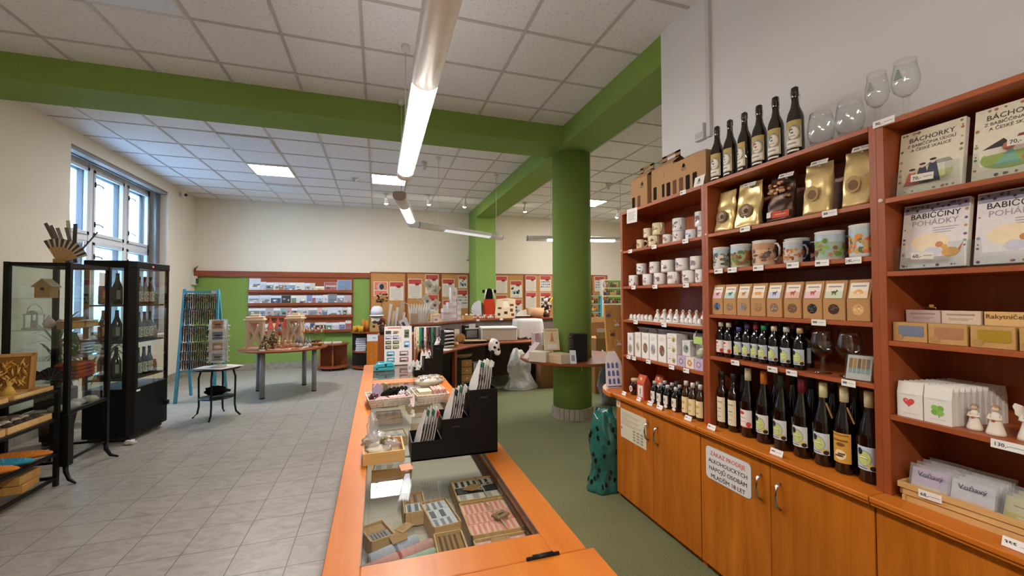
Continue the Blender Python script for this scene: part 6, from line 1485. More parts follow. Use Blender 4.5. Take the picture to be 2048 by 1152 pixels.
# goods on the upper counter
UZ = 1.1005
for k in range(9):
    S('organza_bag', 'white pleated paper bag on the left end of the upper counter, %s from left' % ORD[k], 'bag', MB('#e6e1da').X((0, 0, 0), 0, 0, -0.2 + 0.05 * k).prism([(-0.028, 0), (0.028, 0), (0.04, 0.2), (0.0, 0.3), (-0.03, 0.22)], 0, 0.018, 'x').N(), 'paper', (0.50 + 0.028 * k, 6.62 + 0.012 * k, UZ + 0.006), 0.2, 'white bags on the upper counter')
S('jute_bag', 'beige gift bag at the very left end of the upper counter', 'bag', MB('#c4b29c').box(-0.06, 0.06, -0.03, 0.03, 0, 0.16), 'card', (0.52, 6.52, UZ), 0.3)
br_ = T('display_branch', 'white branch stand with hanging diamond cards on the upper counter', 'stand', (0.76, 6.86, UZ))
m = MB('#cfc4b8').tube([(0, 0, 0), (0.0, 0, 0.3), (0.03, 0, 0.66)], [0.012, 0.01, 0.006]).lathe([(0.07, 0), (0.06, 0.015), (0.01, 0.02)], 16)
for a_, z_, l_ in ((-0.25, 0.35, 0.2), (0.1, 0.58, 0.12), (-0.1, 0.62, 0.12), (-0.35, 0.25, 0.14), (0.1, 0.3, 0.1)): m.tube([(0.01, 0, z_ - 0.1), (a_ * 0.5, -0.02, z_), (a_, -0.03, z_ + l_ * 0.5)], 0.004, 5)
P('branch', br_, m, 'matte')
for k, (x, z, s_, cc) in enumerate(((0.782, 1.705, -0.6, '#c9b48a'), (0.893, 1.632, 0.55, '#b8b4a8'), (0.745, 1.462, -0.5, '#8a86a0'), (0.886, 1.396, 0.6, '#a05a5a'), (0.65, 1.245, 0.6, '#4a6a3a'))):
    t = T('hanging_card', 'white diamond-hung card with a small picture, %s from the top' % ORD[k], 'card', (x, 6.80 + 0.012 * (k % 2), z), 0, 'hanging cards')
    m = MB('#ece8e0').X((0, 0, 0), 0, 0, s_).box(-0.055, 0.055, -0.002, 0.002, -0.075, 0.075)
    m.C(cc); disc(m, 0.0, -0.02, 0.026, -0.0021, 12, 0.001); m.C('#b4b0aa').box(-0.04, 0.04, -0.0028, -0.002, 0.035, 0.038).box(-0.04, 0.035, -0.0028, -0.002, 0.025, 0.028).box(-0.04, 0.04, -0.0028, -0.002, 0.015, 0.018)
    P('card', t, m.N(), 'paper')
    P('string', t, MB('#b8b0a4').tube([(0, 0.002, 0.08), (0.005, 0.05, 0.14)], 0.0015, 4), 'matte')
rn = random.Random(12)
k = 0
for cx, n_, y_ in ((1.07, 4, 7.06), (1.165, 6, 7.15), (1.25, 7, 7.26), (1.345, 6, 7.335), (1.255, 5, 7.405)):
    for q in range(n_):
        S('clear_box', 'clear gift box in the %s stack from left, %s from below' % (ORD[(1.07, 1.165, 1.25, 1.345, 1.255).index(cx)], ORD[q]), 'box', MB(('#c4b6b8', '#cfc2c4', '#bba9ad', '#d9d2d0')[k % 4]).box(-0.046, 0.046, -0.035, 0.035, 0, 0.05).C('#e4dcdc').box(-0.047, 0.047, -0.0355, 0.0355, 0.05, 0.053), 'print', (cx + rn.uniform(-0.004, 0.004), y_, UZ + 0.0535 * q), 0.5, 'clear gift boxes'); k += 1
S('clear_box', 'tall clear box with a pale card on top of the clear box stacks', 'box', MB('#cfc9c6').box(-0.06, 0.06, -0.03, 0.03, 0, 0.2).C('#a8a29c').box(-0.02, 0.03, -0.031, -0.03, 0.06, 0.13), 'print', (1.25, 7.26, UZ + 0.376), 0.4)
for k in range(4):
    S('soap_bar', 'cream soap bar in the low stack left of the clear boxes, %s' % ('lower left', 'lower right', 'upper left', 'upper right')[k], 'soap', MB('#dcc3a0').box(-0.045, 0.045, -0.03, 0.03, 0, 0.04), 'satin', (0.865 + 0.082 * (k % 2) , 6.91 + 0.085 * (k % 2), UZ + 0.05 + 0.041 * (k // 2)), 0.7, 'cream soap bars', bevel=0.006)
S('wooden_case', 'low wooden case under the cream soap bars', 'case', MB().box(-0.1, 0.1, -0.04, 0.04, 0, 0.048), 'birch', (0.915, 6.96, UZ), 0.8)
S('small_sign', 'small white card standing in front of the clear box stacks', 'sign', MB('#dcd8d4').X((0, 0, 0), 0, -0.2).box(-0.05, 0.05, 0, 0.003, 0, 0.09).C('#b07a78').box(-0.03, 0.03, -0.001, 0, 0.03, 0.06).N(), 'paper', (0.90, 6.80, UZ), 0.5)
cr = T('wooden_crate', 'wooden crate of red and white ornaments on the upper counter', 'crate', (1.56, 7.52, UZ), 0.0)
P('crate', cr, MB().box(-0.09, 0.09, -0.07, -0.062, 0, 0.075).box(-0.09, 0.09, 0.062, 0.07, 0, 0.075).box(-0.09, -0.082, -0.062, 0.062, 0, 0.075).box(0.082, 0.09, -0.062, 0.062, 0, 0.075).box(-0.088, 0.088, -0.068, 0.068, 0, 0.005), 'pine')
for k in range(12):
    S('ornament', 'red, white or brown ornament in the wooden crate, %s counted' % ORD[k], 'ornament', MB(('#8a2f28', '#ded6cc', '#5a2c22', '#c9b8a4')[k % 4]).sph(0, 0, 0, 0.019), 'satin', (1.56 + 0.043 * (k % 4 - 1.5) , 7.52 + 0.042 * (k // 4 - 1), UZ + 0.072 + 0.012 * (k % 2)), 0, 'ornaments in the crate')
for k in range(22):
    x_ = 1.70 + 0.042 * (k % 11); y_ = 7.66 + 0.05 * (k // 11) + 0.055 * (k % 11) / 11
    t = T('egg_figure', 'painted wooden egg figure on the upper counter, %s in the %s row' % (ORD[k % 11], ('front', 'back')[k // 11]), 'figurine', (x_, y_, UZ), 0, 'painted egg figures')
    P('body', t, MB(('#d8cdc0', '#c9b09a', '#b8684a', '#e0d8cf')[k % 4]).lathe([(0.014, 0), (0.021, 0.018), (0.019, 0.045), (0.0, 0.062)], 12), 'satin')
    P('cap', t, MB(('#a8433a', '#6a4a38', '#d8d0c4')[k % 3]).lathe([(0.0195, 0.042), (0.012, 0.06), (0.0, 0.085)], 12), 'satin')
fn = T('paper_fan', 'round white pleated paper fan behind the wooden crate', 'fan', (1.82, 7.84, UZ))
m = MB('#d6d8de'); vs = [(0.09, 0, 0.01)]
for i in range(19):
    a = radians(10) + radians(160) * i / 18 + 0.25; vs.append((0.05 - 0.19 * sin(a) * 0.9, 0.012 * (i % 2), 0.17 - 0.17 * cos(a)))
m.add(vs, [(0, i, i + 1) for i in range(1, 19)])
P('pleats', fn, m, 'paper'); 
P('spine', fn, MB('#3a4038').box(0.085, 0.11, 0.0, 0.02, 0, 0.3), 'matte')
rb = T('red_apron', 'red cloth bag with black and white straps hung beside the pilaster', 'bag', (2.06, 7.88, UZ))
P('cloth', rb, MB('#c9452c').prism([(-0.1, 0.02), (0.1, 0.02), (0.12, 0.2), (0.1, 0.37), (-0.1, 0.37), (-0.12, 0.2)], -0.03, 0.03, 'y'), 'cloth', 0.012)
P('stand', rb, MB('#2a2626').box(-0.06, 0.06, -0.05, 0.05, 0, 0.02), 'blackmetal')
m = MB('#151414').prism([(-0.07, 0.37), (0.07, 0.37), (0.06, 0.55), (0, 0.58), (-0.06, 0.54)], -0.025, 0.025, 'y').box(-0.13, -0.09, -0.02, 0.02, 0.49, 0.55).box(0.1, 0.14, -0.02, 0.02, 0.49, 0.55)
m.C('#dcd8d4').tube([(-0.06, -0.03, 0.56), (-0.1, -0.03, 0.38)], 0.012).tube([(0.06, -0.03, 0.56), (0.1, -0.03, 0.38)], 0.012)
P('straps', rb, m, 'cloth')
cb_ = T('souvenir_board', 'cream souvenir board with small pictures leaning on the upper counter', 'board', (2.38, 7.80, UZ + 0.003))
m = MB('#d9c4a2').X((0, 0, 0), 0, -0.16).prism([(-0.23, 0), (0.19, 0), (0.215, 0.37), (0.06, 0.39), (-0.17, 0.37)], 0, 0.015, 'y')
for px_, pz_, w_, h_ in ((-0.12, 0.19, 0.07, 0.04), (0.13, 0.25, 0.08, 0.04), (-0.14, 0.07, 0.05, 0.05), (0.0, 0.1, 0.07, 0.05), (0.12, 0.15, 0.06, 0.06), (0.14, 0.06, 0.06, 0.05)): m.C(random.choice(['#3a2c22', '#5a3a2c', '#2f2a28'])).box(px_ - w_ / 2, px_ + w_ / 2, -0.002, 0, pz_ - h_ / 2, pz_ + h_ / 2)
m.C('#e6dcc6').box(-0.05, 0.06, -0.0015, 0, 0.2, 0.33).C('#b8a88a').box(-0.06, 0.07, -0.002, 0, 0.335, 0.355)
P('board', cb_, m.N(), 'paper')
lt = T('letter_tray', 'black letter tray with white papers and a paper cone on the upper counter', 'tray', (2.73, 7.86, UZ))
P('tray', lt, MB('#161514').box(-0.16, 0.16, -0.08, 0.1, 0, 0.03), 'satin', 0.003)
P('papers', lt, MB('#d9d6d0').box(-0.15, 0.15, -0.085, 0.09, 0.031, 0.045).C('#cfc4b4').prism([(-0.12, 0.045), (0.12, 0.045), (0.1, 0.16), (-0.08, 0.1)], 0.02, 0.06, 'y'), 'paper')
bw = T('basket', 'pale bark bowl beside the dried plant near the round pillar', 'bowl', (3.03, 7.86, UZ))
P('bowl', bw, MB('#c9a078').lathe([(0.11, 0), (0.15, 0.06), (0.17, 0.19), (0.165, 0.19), (0.14, 0.06), (0, 0.02)], 22), 'card')
dp_ = T('dried_plant', 'dark dried plant with yellow tips partly hidden by the round pillar', 'plant', (3.27, 7.9, UZ))
P('pot', dp_, MB('#4a3020').lathe([(0.06, 0), (0.075, 0.1), (0.07, 0.1), (0, 0.09)], 16), 'matte')
m = MB()
for q in range(46): a = random.uniform(0, 2 * pi); m.C(random.choice(['#3a221c', '#2a1814', '#5a3a30', '#c9c0b4', '#4a2a20'])).sph(0.1 * random.random() * cos(a), 0.08 * sin(a) * random.random(), 0.1 + random.random() * 0.28, 0.03, 0.022, 0.034, 7, 5)
for q in range(4): m.C('#d8b23a').tube([(0.03, -0.06, 0.25), (0.06 + 0.02 * q, -0.08, 0.36 + 0.02 * q)], 0.009, 5)
P('foliage', dp_, m, 'matte')
price = [(1.75, 7.535), (2.25, 7.70)]
for k, (x, y) in enumerate(price): S('price_tag', 'white price tag on the front edge of the upper counter, %s' % ('below the wooden crate', 'below the egg figures')[k], 'price tag', MB('#dedad4').box(-0.035, 0.035, -0.002, 0, -0.02, 0.02), 'paper', (x, y - 0.02, 1.085), 0.3)
# goods on the lower desktop
DZ = 0.7505
wb_ = T('white_box', 'large white foam box on the lower desktop', 'box', (2.02, 7.12, DZ), -0.12)
P('body', wb_, MB('#d9d3c8').box(-0.31, 0.31, -0.2, 0.2, 0, 0.2), 'matte', 0.012)
P('lid', wb_, MB('#dfdad0').box(-0.315, 0.315, -0.205, 0.205, 0.2, 0.235), 'matte', 0.01)
bb_ = T('till', 'black till with a grey screen under a white paper behind the foam box', 'till', (1.55, 7.22, DZ), 0.2)
P('body', bb_, MB('#1b1a1c').box(-0.13, 0.13, -0.06, 0.1, 0, 0.26), 'satin', 0.006)
P('screen', bb_, MB('#8d8a88').box(-0.1, 0.1, -0.062, -0.06, 0.05, 0.18), 'gloss')
P('paper', bb_, MB('#dad7d6').box(-0.1, 0.08, -0.02, 0.06, 0.2605, 0.264).box(-0.06, 0.06, -0.075, -0.072, 0.2, 0.29), 'paper')
P('bar', bb_, MB('#d6d2cc').box(-0.13, 0.13, -0.066, -0.06, 0.2, 0.222).box(-0.13, 0.13, -0.066, -0.06, 0.01, 0.03), 'satin')
S('round_board', 'round brown wooden board leaning by the black till', 'board', MB('#a8743c').X((0, 0, 0.075), 0, -0.15).prism([(0.075 * cos(2 * pi * i / 24), 0.075 * sin(2 * pi * i / 24)) for i in range(24)], 0, 0.02, 'y').N(), 'oak', (1.32, 6.90, DZ + 0.004))
S('clip_board', 'beige calendar sheet leaning against the desk panel', 'paper', MB('#cdbfae').X((0, 0, 0), 0, -0.1).box(-0.12, 0.12, 0, 0.006, 0, 0.22).C('#b4a694').box(-0.1, 0.1, -0.001, 0, 0.02, 0.15).N(), 'paper', (1.22, 6.90, DZ + 0.003), 0.6)
for k in range(3):
    S('framed_picture', 'flat dark frame lying on the lower desktop, %s from the bottom' % ORD[k], 'frame', MB('#2a1d18').box(-0.2, 0.2, -0.12, 0.12, 0, 0.012).C(('#d9d4cc', '#8a5034', '#b89a70')[k]).box(-0.18, 0.18, -0.1, 0.1, 0.012, 0.0135), 'satin', (1.50 + 0.02 * k, 6.83 - 0.02 * k, DZ + 0.014 * k), 0.15 - 0.12 * k, 'flat frames')
S('leather_purse', 'small brown crumpled purse in front of the foam box', 'purse', MB('#8a6a50').sph(0, 0, 0.03, 0.06, 0.04, 0.03, amp=0.4, fq=12), 'matte', (1.76, 6.86, DZ))
tr_ = T('paper_sorter', 'stacked grey paper trays full of sheets at the left end of the desktop', 'paper tray', (0.97, 6.38, DZ), 0.7)
for k in range(5):
    P('tray', tr_, MB('#2c2a2c').box(-0.12, 0.12, -0.09, 0.09, 0.055 * k, 0.055 * k + 0.006).box(-0.12, -0.114, -0.09, 0.09, 0.055 * k, 0.055 * k + 0.05).box(0.114, 0.12, -0.09, 0.09, 0.055 * k, 0.055 * k + 0.05), 'satin')
    P('sheets', tr_, MB(('#d9d5cf', '#cfc8b4', '#dcd8d4', '#c9c2b8', '#e0dcd8')[k]).X((0, 0, 0.055 * k + 0.0065), 0.06 * (k - 2)).box(-0.1, 0.1, -0.1, 0.08, 0, 0.02).N(), 'paper')
S('paper_sheet', 'white sheet lying at the left tip of the lower desktop', 'paper', MB('#d9d5d0').box(-0.1, 0.1, -0.07, 0.07, 0, 0.002), 'paper', (0.93, 6.03, DZ), 0.9)
S('amber_tape', 'yellow roll of tape beside the paper trays', 'tape', MB('#b89a44').lathe([(0.03, 0), (0.05, 0), (0.05, 0.05), (0.03, 0.05), (0.03, 0)], 20), 'satin', (1.15, 6.50, DZ))
cg = T('draped_printer', 'grey box under a translucent white cloth near the round pillar', 'printer', (2.62, 7.25, DZ))
P('box', cg, MB('#8a8682').box(-0.23, 0.23, -0.14, 0.14, 0, 0.34), 'satin', 0.01)
m = MB('#c9c8c6'); vs = []; fs = []; nn = 40
for i in range(nn):
    a = 2 * pi * i / nn; u, v_ = cos(a), sin(a); q = max(abs(u), abs(v_)); ex = 0.02 + 0.022 * noise.noise(Vector((i * 0.9, 0, 1)))
    for z_, gx in ((0.355, 0.0), (0.30, 0.5), (0.16, 1.0), (0.03 + 0.06 * noise.noise(Vector((i * 0.7, 2, 0))), 1.4)): vs.append((u / q * (0.235 + ex * gx), v_ / q * (0.145 + ex * gx), z_))
for i in range(nn):
    j = (i + 1) % nn
    for k in range(3): fs.append((i * 4 + k, j * 4 + k, j * 4 + k + 1, i * 4 + k + 1))
fs.append(tuple(i * 4 for i in range(nn)))
P('cloth', cg, m.add(vs, fs, True), 'cloth')
for k in range(7):
    S('gift_ornament', 'small red and white ornament under the upper counter edge, %s from left' % ORD[k], 'ornament', MB(('#a04848', '#d0b4ac', '#8a3a3c', '#c9a8a0')[k % 4]).sph(0, 0, 0.03, 0.022, 0.02, 0.03).sph(0, 0, 0.07, 0.014), 'satin', (2.16 + 0.055 * k, 7.50 + 0.004 * k, DZ + 0.0005), 0, 'ornaments under the upper counter')
# under the desk
dc = T('drawer_cabinet', 'narrow oak drawer unit with white knobs under the lower desktop', 'drawers', (1.33, 6.80, 0))
P('body', dc, MB('#151313').box(-0.16, 0.13, -0.09, 0.25, 0, 0.5), 'satin')
for k in range(4):
    d_ = P('drawer', dc, MB().box(-0.04, 0.13, -0.105, -0.09, 0.02 + 0.12 * k, 0.13 + 0.12 * k), 'oak', 0.002)
    P('knob', d_, MB('#dcd4c4').sph(0.045, -0.115, 0.075 + 0.12 * k, 0.012), 'satin')
S('hat_basket', 'beige woven basket on top of the oak drawer unit', 'basket', MB('#b8a482').lathe([(0.1, 0), (0.14, 0.04), (0.17, 0.08), (0.165, 0.08), (0.13, 0.04), (0, 0.01)], 22), 'card', (1.34, 6.86, 0.5005))
S('file_box', 'white file box beside the oak drawer unit', 'box', MB('#c9c4bf').box(-0.06, 0.06, -0.1, 0.1, 0, 0.42).C('#8a8480').box(-0.03, 0.03, -0.101, -0.1, 0.25, 0.33), 'paper', (1.56, 6.85, 0))
gbg = T('plastic_bag', 'full pale grey plastic bag standing under the lower desktop', 'bag', (2.25, 6.55, 0))
def sack(w, d, h, col, seed, sx=0.0, tp=0.3):
    vs = []; fs = []; nu, nv = 64, 40
    for j in range(nv + 1):
        v_ = j / nv; f = 1 - tp * v_ ** (4 if tp < 0.5 else 1.7) + 0.1 * sin(v_ * 8 + seed)
        for i in range(nu):
            a = 2 * pi * i / nu; u, q_ = cos(a), sin(a)
            k = 1 + 0.25 * noise.noise(Vector((u * 1.5 + seed, q_ * 1.5, v_ * 3))) + 0.16 * abs(noise.noise(Vector((u * 3.5 + seed, q_ * 3.5, v_ * 7)))) + 0.07 * abs(noise.noise(Vector((u * 8, q_ * 8 + seed, v_ * 18))))
            vs.append((w / 2 * f * k * u + sx * v_, d / 2 * f * k * q_, h * v_ * (1 + 0.16 * v_ ** 3 * noise.noise(Vector((u * 1.6, q_ * 1.6, seed))))))
    for j in range(nv):
        for i in range(nu): k = (i + 1) % nu; fs.append((j * nu + i, j * nu + k, (j + 1) * nu + k, (j + 1) * nu + i))
    fs.append(tuple(range(nu))[::-1]); fs.append(tuple(nv * nu + i for i in range(nu)))
    return MB(col).add(vs, fs, True), vs, nu, nv
P('bag', gbg, sack(0.46, 0.32, 0.62, '#b9bab6', 8.3, -0.06, 0.62)[0], 'plastic')
S('cardboard_box', 'brown box standing on the floor under the pillar table', 'box', MB('#8f6a44').box(-0.16, 0.16, -0.12, 0.12, 0, 0.5), 'card', (2.72, 6.55, 0), bevel=0.003)
S('storage_bin', 'black storage bin under the desk beside the grey plastic bag', 'bin', MB('#131214').box(-0.2, 0.18, -0.15, 0.15, 0, 0.32), 'satin', (2.62, 7.0, 0), bevel=0.008)

# ------------------------------------------------------------------ round table at the pillar
ptb = T('pillar_table', 'round cherry table top fitted round the green pillar', 'table', (2.36, 4.85, 0.72))
P('top', ptb, MB().lathe([(0.25, 0), (0.66, 0), (0.665, 0.004), (0.665, 0.026), (0.66, 0.03), (0.25, 0.03), (0.25, 0)], 64, smooth=False), 'desk')
P('bracket', ptb, MB('#c9c4b4').tube([(-0.02, -0.30, -0.002), (-0.02, -0.30, -0.12)], 0.006), 'satin')
TZ = 0.7505
for k in range(5):
    S('book', 'pale book in the left stack on the pillar table, %s from the bottom' % ORD[k], 'book', MB('#d9cdb8').box(-0.085, 0.085, -0.11, 0.11, 0, 0.022).C('#e8e2d6').box(-0.083, 0.0855, -0.1105, 0.108, 0.004, 0.018), 'paper', (1.825 + 0.004 * (k % 2), 4.60, TZ + 0.0225 * k), 0.75, 'books in the left stack')
for k in range(6):
    S('book', 'cream book in the right stack on the pillar table, %s from the bottom' % ORD[k], 'book', MB('#cfb994').box(-0.085, 0.085, -0.11, 0.11, 0, 0.017).C('#e2d8c4').box(-0.083, 0.0855, -0.1105, 0.108, 0.003, 0.014), 'paper', (2.0 + 0.003 * (k % 2), 4.42, TZ + 0.0175 * k), 0.3, 'books in the right stack')
ub = T('picture_book', 'cream picture book propped upright on the book stacks at the pillar', 'book', (1.98, 4.60, TZ + 0.122), -0.15)
P('block', ub, MB('#d9c8a4').X((0, 0, 0), 0, -0.28).box(-0.09, 0.09, 0, 0.025, 0, 0.26).N(), 'paper')
P('cover', ub, MB('#dcc9a4').X((0, 0, 0), 0, -0.28).box(-0.09, 0.09, -0.002, 0, 0, 0.26).C('#c98a5a').prism([(-0.02, 0.1), (0.03, 0.1), (0.012, 0.2), (0.0, 0.21)], -0.003, -0.002, 'y').C('#b4a284').box(-0.07, 0.07, -0.0025, -0.002, 0.225, 0.24).N(), 'print')
P('tag', ub, MB('#e2dedb').X((0, -0.006, 0), 0, -0.28).box(-0.06, 0.06, -0.002, 0, 0.015, 0.07).N(), 'paper')
cds = T('cd_rack', 'black rack of disc cases on the pillar table', 'rack', (2.24, 4.46, TZ), -0.15)
P('body', cds, MB('#0f0e10').box(-0.075, 0.1, -0.07, 0.08, 0, 0.32), 'satin', 0.004)
P('slots', cds, MB('#2e2c30').box(-0.0755, -0.07, -0.06, 0.06, 0.03, 0.3), 'satin')
for k in range(9): P('disc_case', cds, MB('#232125').box(-0.10, -0.076, -0.065, 0.05, 0.03 + 0.031 * k, 0.05 + 0.031 * k), 'gloss')
S('display_card', 'tilted white card leaning against the black disc rack', 'card', MB('#d5d8dc').X((0, 0, 0), 0, -0.5).box(-0.035, 0.035, 0, 0.004, 0, 0.16).C('#8a8e96').box(-0.02, 0.02, -0.001, 0, 0.03, 0.1).N(), 'paper', (2.095, 4.27, TZ + 0.003), -0.3)
S('gift_pyramid', 'pale pink pyramid gift box at the left edge of the pillar table', 'gift box', MB('#d3bdb8').prism([(-0.11, 0), (0.11, 0), (0.11, 0.14), (0.07, 0.19)], -0.06, 0.06, 'y').C('#8a7a84').box(-0.03, 0.04, -0.061, -0.06, 0.02, 0.05), 'paper', (1.83, 4.87, TZ), 0.2)
for k, (x, y, w, h, z, lb) in enumerate(((1.92, 5.02, 0.12, 0.13, 0.0, 'pink gift box behind the pyramid box, lower left'), (2.06, 5.05, 0.12, 0.14, 0, 'pink gift box behind the pyramid box, lower right'), (1.99, 5.2, 0.06, 0.28, 0, 'narrow tall pink box in the middle of the pink gift boxes'), (2.09, 5.15, 0.09, 0.29, 0.0, 'tall pale box with round pictures beside the pillar'), (2.15, 5.25, 0.1, 0.23, 0, 'tall pink box touching the pillar'))):
    t = T('gift_box', lb, 'gift box', (x, y, TZ), 0.15, 'pink gift boxes')
    P('carton', t, MB('#c8a8a8' if k != 3 else '#dbcfcb').box(-w / 2, w / 2, -0.05, 0.05, 0, h), 'paper', 0.002)
    m = MB('#e0d2cc'); disc(m, 0, h * 0.6, w * 0.3, -0.0501, 14, 0.001); m.C('#9a8488'); disc(m, 0, h * 0.6, w * 0.16, -0.0512, 10, 0.001)
    P('print', t, m, 'paper')
# cartons behind the pillar
for k, (x, y, z, w, d, h, lb) in enumerate(((3.42, 6.0, 0, 0.42, 0.4, 0.5, 'cardboard carton at the bottom of the stack right of the pillar'), (3.42, 6.0, 0.5005, 0.4, 0.38, 0.36, 'cardboard carton in the middle of the stack right of the pillar'), (3.52, 6.45, 0, 0.55, 0.4, 1.08, 'tall cardboard carton behind the stack right of the pillar'), (4.05, 6.5, 0, 0.45, 0.4, 1.07, 'tall cardboard carton at the shelving edge behind the pillar'))):
    t = T('cardboard_carton', lb, 'carton', (x, y, z), 0.06 * k, 'cartons behind the pillar')
    P('box', t, MB('#ab8052').box(-w / 2, w / 2, -d / 2, d / 2, 0, h), 'card', 0.004)
    P('flap', t, MB('#b98d5c').X((0, -d / 2, h), 0, -0.35).box(-w / 2, w / 2, -0.003, 0.0, 0, 0.09).N(), 'card') if k else None
S('paper_stack', 'white sheets sticking out of the middle carton right of the pillar', 'paper', MB('#dad6d0').X((0, 0, 0), 0, -0.3).box(-0.12, 0.12, 0, 0.01, 0, 0.14).N(), 'paper', (3.43, 5.86, 0.868))
rs = T('rear_table', 'long cherry side table by the back wall right of the pillar', 'table', (5.5, 9.4, 0))
P('top', rs, MB().box(-0.9, 0.9, -0.25, 0.3, 0.87, 0.9), 'desk', 0.003)
for sx in (-0.85, 0.85):
    for sy in (-0.2, 0.25): P('leg', rs, MB().bx(sx, sy, 0, 0.05, 0.05, 0.87), 'cherry')
def toy_rack(label, x0, x1, y, z0, z1, col, n_, cols):
    t = T('souvenir_rack', label, 'rack', ((x0 + x1) / 2, y, z0), 0)
    w = (x1 - x0) / 2; h = z1 - z0
    m = MB(col).box(-w, -w + 0.025, -0.06, 0.06, 0, h).box(w - 0.025, w, -0.06, 0.06, 0, h).box(-w, w, -0.06, 0.06, h - 0.001, h + 0.02)
    P('frame', t, m, 'satin')
    for k in range(n_): P('shelf', t, MB(col).box(-w + 0.025, w - 0.025, -0.06, 0.06, h * k / n_, h * k / n_ + 0.015), 'satin')
    for k in range(n_):
        c_ = int((2 * w - 0.05) / 0.06)
        for q in range(c_):
            rn_ = random.Random(q * 7 + k * 31 + int(x0 * 10))
            o = S('bead_bracelet', 'dark souvenir on the %s shelf from below of the %s, %s from left' % (ORD[k], label.split(' rack')[0] + ' rack', ORD[q]), 'souvenir', MB(rn_.choice(cols)).sph(0, 0, 0.05, 0.026, 0.024, 0.05, 8, 6, 0.3, q).C(rn_.choice(cols)).sph(0, -0.005, 0.105, 0.02, 0.018, 0.025, 8, 6), 'satin', ((x0 + x1) / 2 - w + 0.055 + 0.06 * q, y, z0 + h * k / n_ + 0.026), 0, 'souvenirs on the ' + label.split(' rack')[0] + ' rack')
            o.name = 'souvenir'
toy_rack('white rack of dark souvenirs right of the round pillar', 5.42, 6.06, 9.45, 0.9005, 1.93, '#d6d0c6', 5, ['#4a2f22', '#2a1c18', '#8a6a4a', '#b88a5a', '#4a5a6a', '#6a3a3a', '#c9b8a0'])
toy_rack('small turquoise rack of souvenirs between pillar and white rack', 5.0, 5.40, 9.45, 0.9005, 1.52, '#4aa0ac', 3, ['#4a2f22', '#c9743a', '#8a6a3a', '#3a2a2a', '#d0a84a', '#3a5a44'])

# end of the shelving: display board, drawing, bags
ob = T('jewellery_board', 'tall oak display board with hanging jewellery leaning by the shelving end', 'display board', (1.90, 3.02, 0.779), 0.05)
P('board', ob, MB().X((0, 0, 0), 0, -0.1).box(-0.1, 0.06, 0, 0.02, 0, 0.66).N(), 'oak', 0.003)
P('foot', ob, MB().prism([(0.02, 0), (0.16, 0), (0.06, 0.4), (0.05, 0.4)], -0.03, -0.015, 'x'), 'oak')
for k in range(7):
    m = MB(('#d9d4cc', '#3a4a6a', '#c9a060', '#e0dcd6', '#5a3a2c', '#dad6d0', '#4a5a80')[k]).X((0, 0, 0), 0, -0.1)
    xx, zz = (-0.02, 0.05, -0.05, 0.03, -0.03, 0.02, -0.06)[k] - 0.01, 0.08 + 0.08 * k
    m.box(xx - 0.02, xx + 0.02, -0.004, 0, zz, zz + 0.02).tube([(xx - 0.02, -0.004, zz + 0.05), (xx, -0.006, zz + 0.02), (xx + 0.02, -0.004, zz + 0.05)], 0.002, 5)
    P('pendant', ob, m.N(), 'satin')
hs_ = T('house_drawing', 'white card with a blue drawing of a gabled house in front of the oak board', 'card', (1.80, 2.93, 0.778), -0.1)
P('card', hs_, MB('#dcdbe0').X((0, 0, 0), 0, -0.22).prism([(-0.075, 0), (0.075, 0), (0.075, 0.2), (0.03, 0.29), (-0.03, 0.29), (-0.06, 0.2)], 0, 0.004, 'y').N(), 'paper')
m = MB('#5f6a9c').X((0, 0, 0), 0, -0.22)
for r_ in range(3):
    for c_ in range(3): m.prism([(-0.05 + 0.037 * c_, 0.03 + 0.062 * r_), (-0.028 + 0.037 * c_, 0.03 + 0.062 * r_), (-0.028 + 0.037 * c_, 0.065 + 0.062 * r_), (-0.039 + 0.037 * c_, 0.078 + 0.062 * r_), (-0.05 + 0.037 * c_, 0.065 + 0.062 * r_)], -0.001, -0.0001, 'y')
m.box(-0.06, 0.065, -0.001, 0, 0.006, 0.016)
P('drawing', hs_, m.N(), 'paper')
sm, svs, nu, nv = sack(0.23, 0.2, 0.58, '#23665e', 2.0)
gs = T('plastic_sack', 'crumpled shiny green plastic sack with black spots beside the cupboard', 'bag', (1.70, 2.93, 0))
P('sack', gs, sm, 'crinkle')
m = MB('#0c1a18')
rn = random.Random(3)
for k in range(40):
    j = rn.randint(3, nv - 5); i = rn.randint(int(nu * 0.4), nu - 3)
    p = Vector(svs[j * nu + i]); q1 = Vector(svs[j * nu + i + 2]); q2 = Vector(svs[(j + 2) * nu + i])
    nrm = (q1 - p).cross(q2 - p).normalized(); e1 = (q1 - p).normalized(); e2 = nrm.cross(e1)
    pts = [p + nrm * 0.004 + e1 * (0.012 * cos(2 * pi * z / 10)) + e2 * (0.02 * sin(2 * pi * z / 10)) for z in range(10)]
    m.add(pts, [tuple(range(10))])
P('spots', gs, m, 'gloss', kind='stuff')
s2, v2, _, _ = sack(0.3, 0.26, 0.7, '#8f8d8a', 5.0, -0.04)
g2 = T('plastic_sack', 'grey crumpled plastic sack on the floor behind the pillar table', 'bag', (3.14, 5.2, 0))
P('sack', g2, s2, 'plastic')

